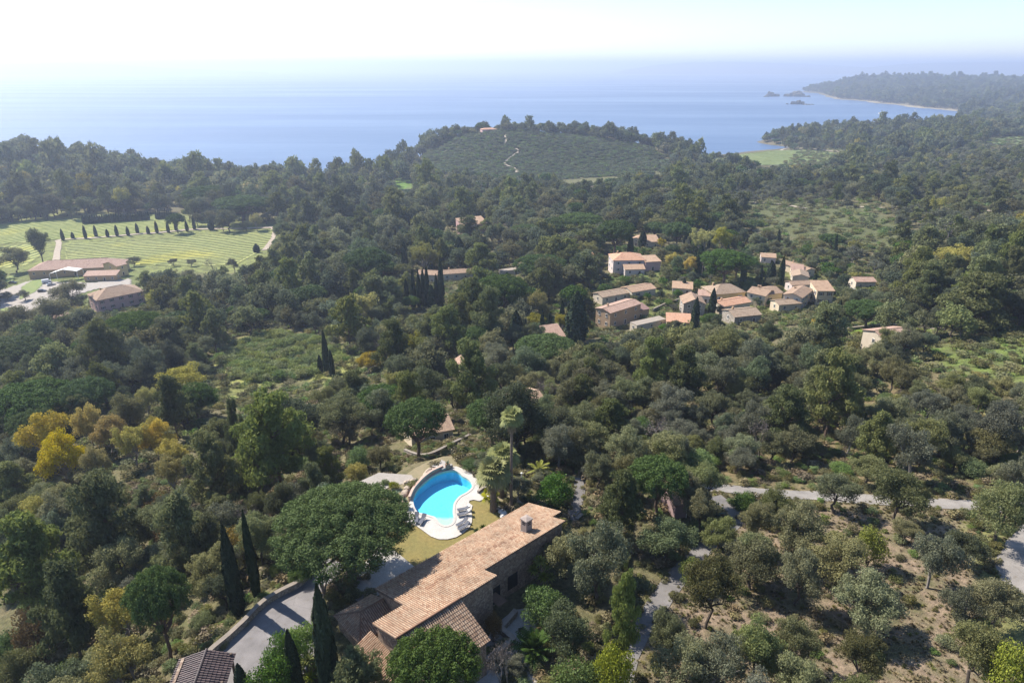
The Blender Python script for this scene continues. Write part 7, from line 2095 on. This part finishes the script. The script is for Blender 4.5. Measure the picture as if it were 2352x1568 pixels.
# where a plant stands, told by something one can find near it
MARKS = [(1020,1150,'the swimming pool',80), (1210,1225,'the villa chimney',84), (640,1430,'the grey driveway',80), (500,1530,'the dark garage roof',82), (1592,1160,'the pink hut',80), (1700,1128,'the visible bend of the road',79), (2100,1155,'the straight stretch of road',80),
 (1520,1390,'the path down the slope',80), (2335,1300,'the right-hand road bend',83), (1990,1260,'the bright yellow-green shrub',80), (1440,740,'the tan house',48), (1445,620,'the orange-roofed white house',47), (1680,690,'the pale yellow house',48), (1840,690,'the large cream house',48), (1990,655,'the pink-roofed house',48),
 (640,900,'the valley meadow',42), (752,857,'the meadow cypress trio',42), (250,1040,'the yellow grove',54), (180,620,'the winery hall',20), (270,690,'the pink winery house',20), (980,690,'the cypress grove',38), (1085,515,'the sunlit house in the wood',28), (1322,780,'the massive ivy-clad cypress',50),
 (1892,1005,'the tall bare-trunked pine',71), (2250,820,'the bright green field',69), (2090,780,'the white house by the field',62), (650,1100,'the big dark pine',64), (1200,930,'the hidden tile-roofed house',66), (1080,900,'the tall russet-green tree',56), (450,580,'the vineyard',15), (1150,740,'the twin-domed umbrella pine',42), (2212,750,'the large bare-trunked pine',52), (120,1300,'the big pine at the left edge',60)]
MP = np.array([at_z(u, v, z) for u, v, _n, z in MARKS])
def where(x, y):
    d = np.hypot(MP[:, 0] - x, MP[:, 1] - y) / (8 + 0.15 * np.hypot(MP[:, 0], MP[:, 1]))
    k = int(np.argmin(d)); dx, dy = x - MP[k, 0], y - MP[k, 1]
    r = math.hypot(dx, dy)
    side = ('right of ' if dx > 0 else 'left of ') if abs(dx) > 0.8 * abs(dy) else ('behind ' if dy > 0 else 'in front of ')
    far = 'just ' if r < 12 + 0.03 * y else ('' if r < 30 + 0.08 * y else 'well ')
    return far + side + MARKS[k][2]
cnt, rest = {}, {}
for i in order:
    k = kinds[i]; c = cnt.get(k, 0)
    vis = (-30 < cu[i] < 2382) and cv[i] - hts[i] * 1500 / ct[i] < 1568
    if vis and c < LIMIT[k] and ct[i] < 620 and REGIONS[reg[i]][0] != 'hill':
        cnt[k] = c + 1
        sz = 'tall ' if hts[i] > 1.15 * ASPECT[k] * (wmin.mean() + wmax.mean()) / 2 else ('small ' if hts[i] < 0.8 * ASPECT[k] * (wmin.mean() + wmax.mean()) / 2 and k not in ('bush', 'garden', 'olive', 'autumn') else '')
        plant(k, cand[i, 0], cand[i, 1], wd[i], hts[i], sz + KIND[k]['word'] + ' ' + where(cand[i, 0], cand[i, 1]), KIND[k]['word'] + 's ' + REGIONS[reg[i]][7], cz2[i], 0 if ct[i] < 260 else 1)
    else: rest.setdefault(k, []).append(i)
print('individual plants', len(TREES), cnt, 'mass', {k: len(v) for k, v in rest.items()})
# plants that would share a description are told apart by how near they stand
_by = {}
for t in TREES: _by.setdefault(t['label'], []).append(t)
for lab, ts in _by.items():
    if len(ts) > 1 and not ts[0]['placed']:
        ts.sort(key=lambda t: t['y'])
        if len(lab.split()) > 14: lab = lab.replace('small ', '', 1).replace('just ', '')
        for i, t in enumerate(ts): t['label'] = (('' if i == 0 else nth(i + 1) + ' ') + 'nearest ' if i < len(ts) - 1 or len(ts) < 3 else 'farthest ') + lab
for t in TREES: build_tree(t)

def joined_np(tr, cr):
    v1 = np.array([v.co[:] for v in tr.vertices]); n1 = len(v1)
    f1 = [tuple(p.vertices) for p in tr.polygons]
    v2 = np.empty(len(cr.vertices) * 3, np.float32); cr.vertices.foreach_get('co', v2); v2 = v2.reshape(-1, 3)
    lf = np.empty(len(cr.vertices), np.float32); cr.attributes['leaf'].data.foreach_get('value', lf)
    me = bpy.data.meshes.new('plant')
    me.from_pydata([tuple(p) for p in v1] + [tuple(map(float, p)) for p in v2], [], f1 + [tuple(n1 + i for i in p.vertices) for p in cr.polygons])
    me.polygons.foreach_set('material_index', np.array([0] * len(f1) + [1] * len(cr.polygons), np.int32))
    a = me.attributes.new('leaf', 'FLOAT', 'POINT'); a.data.foreach_set('value', np.concatenate([np.zeros(n1, np.float32), lf]))
    me.materials.append(tr.materials[0]); me.materials.append(cr.materials[0])
    return me
for k, ids in rest.items():
    ids = np.array(ids); near = ct[ids] < 700
    pr = [joined_np(*proto(k, v, 1)) for v in range(2)] + [joined_np(*proto(k, v, 2)) for v in range(2)]
    n = len(ids)
    rot = np.zeros((n, 3)); rot[:, 2] = RNG.uniform(0, 6.28, n)
    scl = np.stack([wd[ids], wd[ids], hts[ids]], -1)
    pick = np.where(near, 0, 2) + RNG.integers(0, 2, n)
    scatter_object('distant_' + KIND[k]['name'] + '_forest', np.stack([cand[ids, 0], cand[ids, 1], cz2[ids] - 0.1], -1), rot, scl, pick, pr, 'distant mass of %ss reaching towards the sea' % KIND[k]['word'], 'forest')

# ---- undergrowth, dry grass, reeds
def ground_cover(name, poly, trange, n, protos, wr, hr, label, cat, avoid=True):
    P = np.array(poly, float)
    u = RNG.uniform(P[:, 0].min(), P[:, 0].max(), n * 6); v = RNG.uniform(P[:, 1].min(), P[:, 1].max(), n * 6)
    # sample the ground evenly: random points in plan, kept when they fall in the outline
    th = RNG.uniform(R(-43), R(43), n * 14); rr = np.sqrt(RNG.uniform(trange[0] ** 2, trange[1] ** 2, n * 14))
    x, y = rr * np.sin(th), rr * np.cos(th); z = H(x, y)
    pu, pv, pt = project(np.stack([x, y, z], -1))
    ok = inside(pu, pv, P) & (z > 1.5)
    if avoid:
        for nm, lst in ROADS.items():
            for L, w in lst: ok &= seg_dist(x, y, L[::3] if len(L) > 12 else L) > w / 2 + 0.35
        for W in (DRIVE, LAWN, scaled(DECK, 0.5)): ok &= ~inside(x, y, np.array(W))
        for W in VINE_POLYS: ok &= ~inside(x, y, np.array(W))
        for fx, fy, fr in FT: ok &= np.hypot(x - fx, y - fy) > fr - 0.8
    if name == 'undergrowth': ok &= ~(inside(pu, pv, np.array([(1400,1750),(1480,1430),(1560,1320),(1690,1190),(1900,1170),(2230,1190),(2300,1500),(2400,1750)])) & (RNG.random(len(pu)) < 0.8))
    x, y, z = x[ok][:n], y[ok][:n], z[ok][:n]; m = len(x)
    w = RNG.uniform(*wr, m); h = w * RNG.uniform(*hr, m)
    rot = np.zeros((m, 3)); rot[:, 2] = RNG.uniform(0, 6.28, m)
    scatter_object(name, np.stack([x, y, z - 0.05], -1), rot, np.stack([w, w, h], -1), RNG.integers(0, len(protos), m), protos, label, cat)
def bush_proto(seed, mat, lod): return joined_np(*make_bush(seed, FOL[mat], M_BARK, lod, 0.9))
def tuft(seed, mat, n=26):
    return rosette_mesh('tuft', [((0, 0, 0), 0.55, n)], FOL[mat], seed, wid=0.10, el=(1.5, 0.35), droop=0.15)
ALLV = [(-250,1900),(-250,640),(2600,520),(2600,1900)]
ground_cover('undergrowth', ALLV, (38, 150), 8000, [bush_proto(31, 'maquis', 1), bush_proto(32, 'maquis_green', 1), bush_proto(33, 'maquis', 1), bush_proto(34, 'oak', 1), bush_proto(35, 'dry', 2)], (0.6, 2.2), (0.5, 0.9), 'low brown-green scrub covering the slopes round the villa', 'undergrowth')
ground_cover('undergrowth', ALLV, (150, 420), 13000, [bush_proto(36, 'maquis', 2), bush_proto(37, 'maquis_green', 2), bush_proto(38, 'oak', 2)], (1.4, 4.0), (0.45, 0.8), 'scrub filling the gaps of the woods below the villa', 'undergrowth')
ground_cover('dry_grass', [(1400,1750),(1480,1430),(1560,1320),(1690,1185),(1900,1160),(2420,1185),(2480,1750)], (38, 120), 4200, [tuft(1, 'dry'), tuft(2, 'dry'), tuft(3, 'maquis')], (0.35, 0.95), (0.5, 1.0), 'tufts of dry grass on the bare slope', 'grass')
ground_cover('reeds', [(500,830),(560,790),(640,765),(760,790),(800,830),(700,870),(560,880)], (180, 420), 1500, [bush_proto(41, 'reed', 1), bush_proto(42, 'reed', 1), bush_proto(43, 'maquis_green', 1)], (2.5, 6.0), (0.5, 0.9), 'bright green reed bed on the valley meadow', 'reeds')
ground_cover('hill_scrub', [(930,412),(1000,325),(1090,290),(1220,285),(1350,310),(1500,340),(1560,395),(1300,412),(1100,420)], (740, 1040), 7000, [bush_proto(44, 'holm', 2), bush_proto(45, 'holm', 2), bush_proto(46, 'maquis_green', 2)], (3.0, 6.5), (0.4, 0.7), 'low evergreen scrub covering the hill by the sea', 'scrub')
ground_cover('hill_scrub', [(1640,560),(1700,440),(1850,340),(1950,300),(2450,290),(2450,640),(2000,600)], (330, 1500), 8000, [bush_proto(47, 'maquis_green', 2), bush_proto(48, 'maquis', 2), bush_proto(49, 'oak', 2)], (2.5, 6.0), (0.4, 0.7), 'olive and brown scrub on the right-hand hillside', 'scrub', False)

# ---- weeds creeping over the edges of the roads
V_, R_, S_ = [], [], []
for nm, lst in ROADS.items():
    for L, w in lst:
        if np.hypot(*L.mean(0)) > 260: continue
        d = np.gradient(L, axis=0); d /= np.linalg.norm(d, axis=1)[:, None] + 1e-9
        for k in range(len(L)):
            for sg in (-1, 1):
                for _q in range(7):
                    p = L[k] + d[k] * RNG.uniform(-1.6, 1.6) + np.array([-d[k][1], d[k][0]]) * sg * (w / 2 + RNG.normal(0.25, 0.35))
                    V_.append((p[0], p[1], float(H(*p)) + 0.02)); R_.append((0, 0, RNG.uniform(0, 6.28))); s_ = RNG.uniform(0.3, 0.9); S_.append((s_, s_, s_ * RNG.uniform(0.4, 0.9)))
scatter_object('verge_weeds', V_, R_, S_, RNG.integers(0, 3, len(V_)), [tuft(11, 'dry'), tuft(12, 'maquis'), bush_proto(51, 'maquis', 2)], 'weeds and dry grass along the edges of the roads', 'weeds')
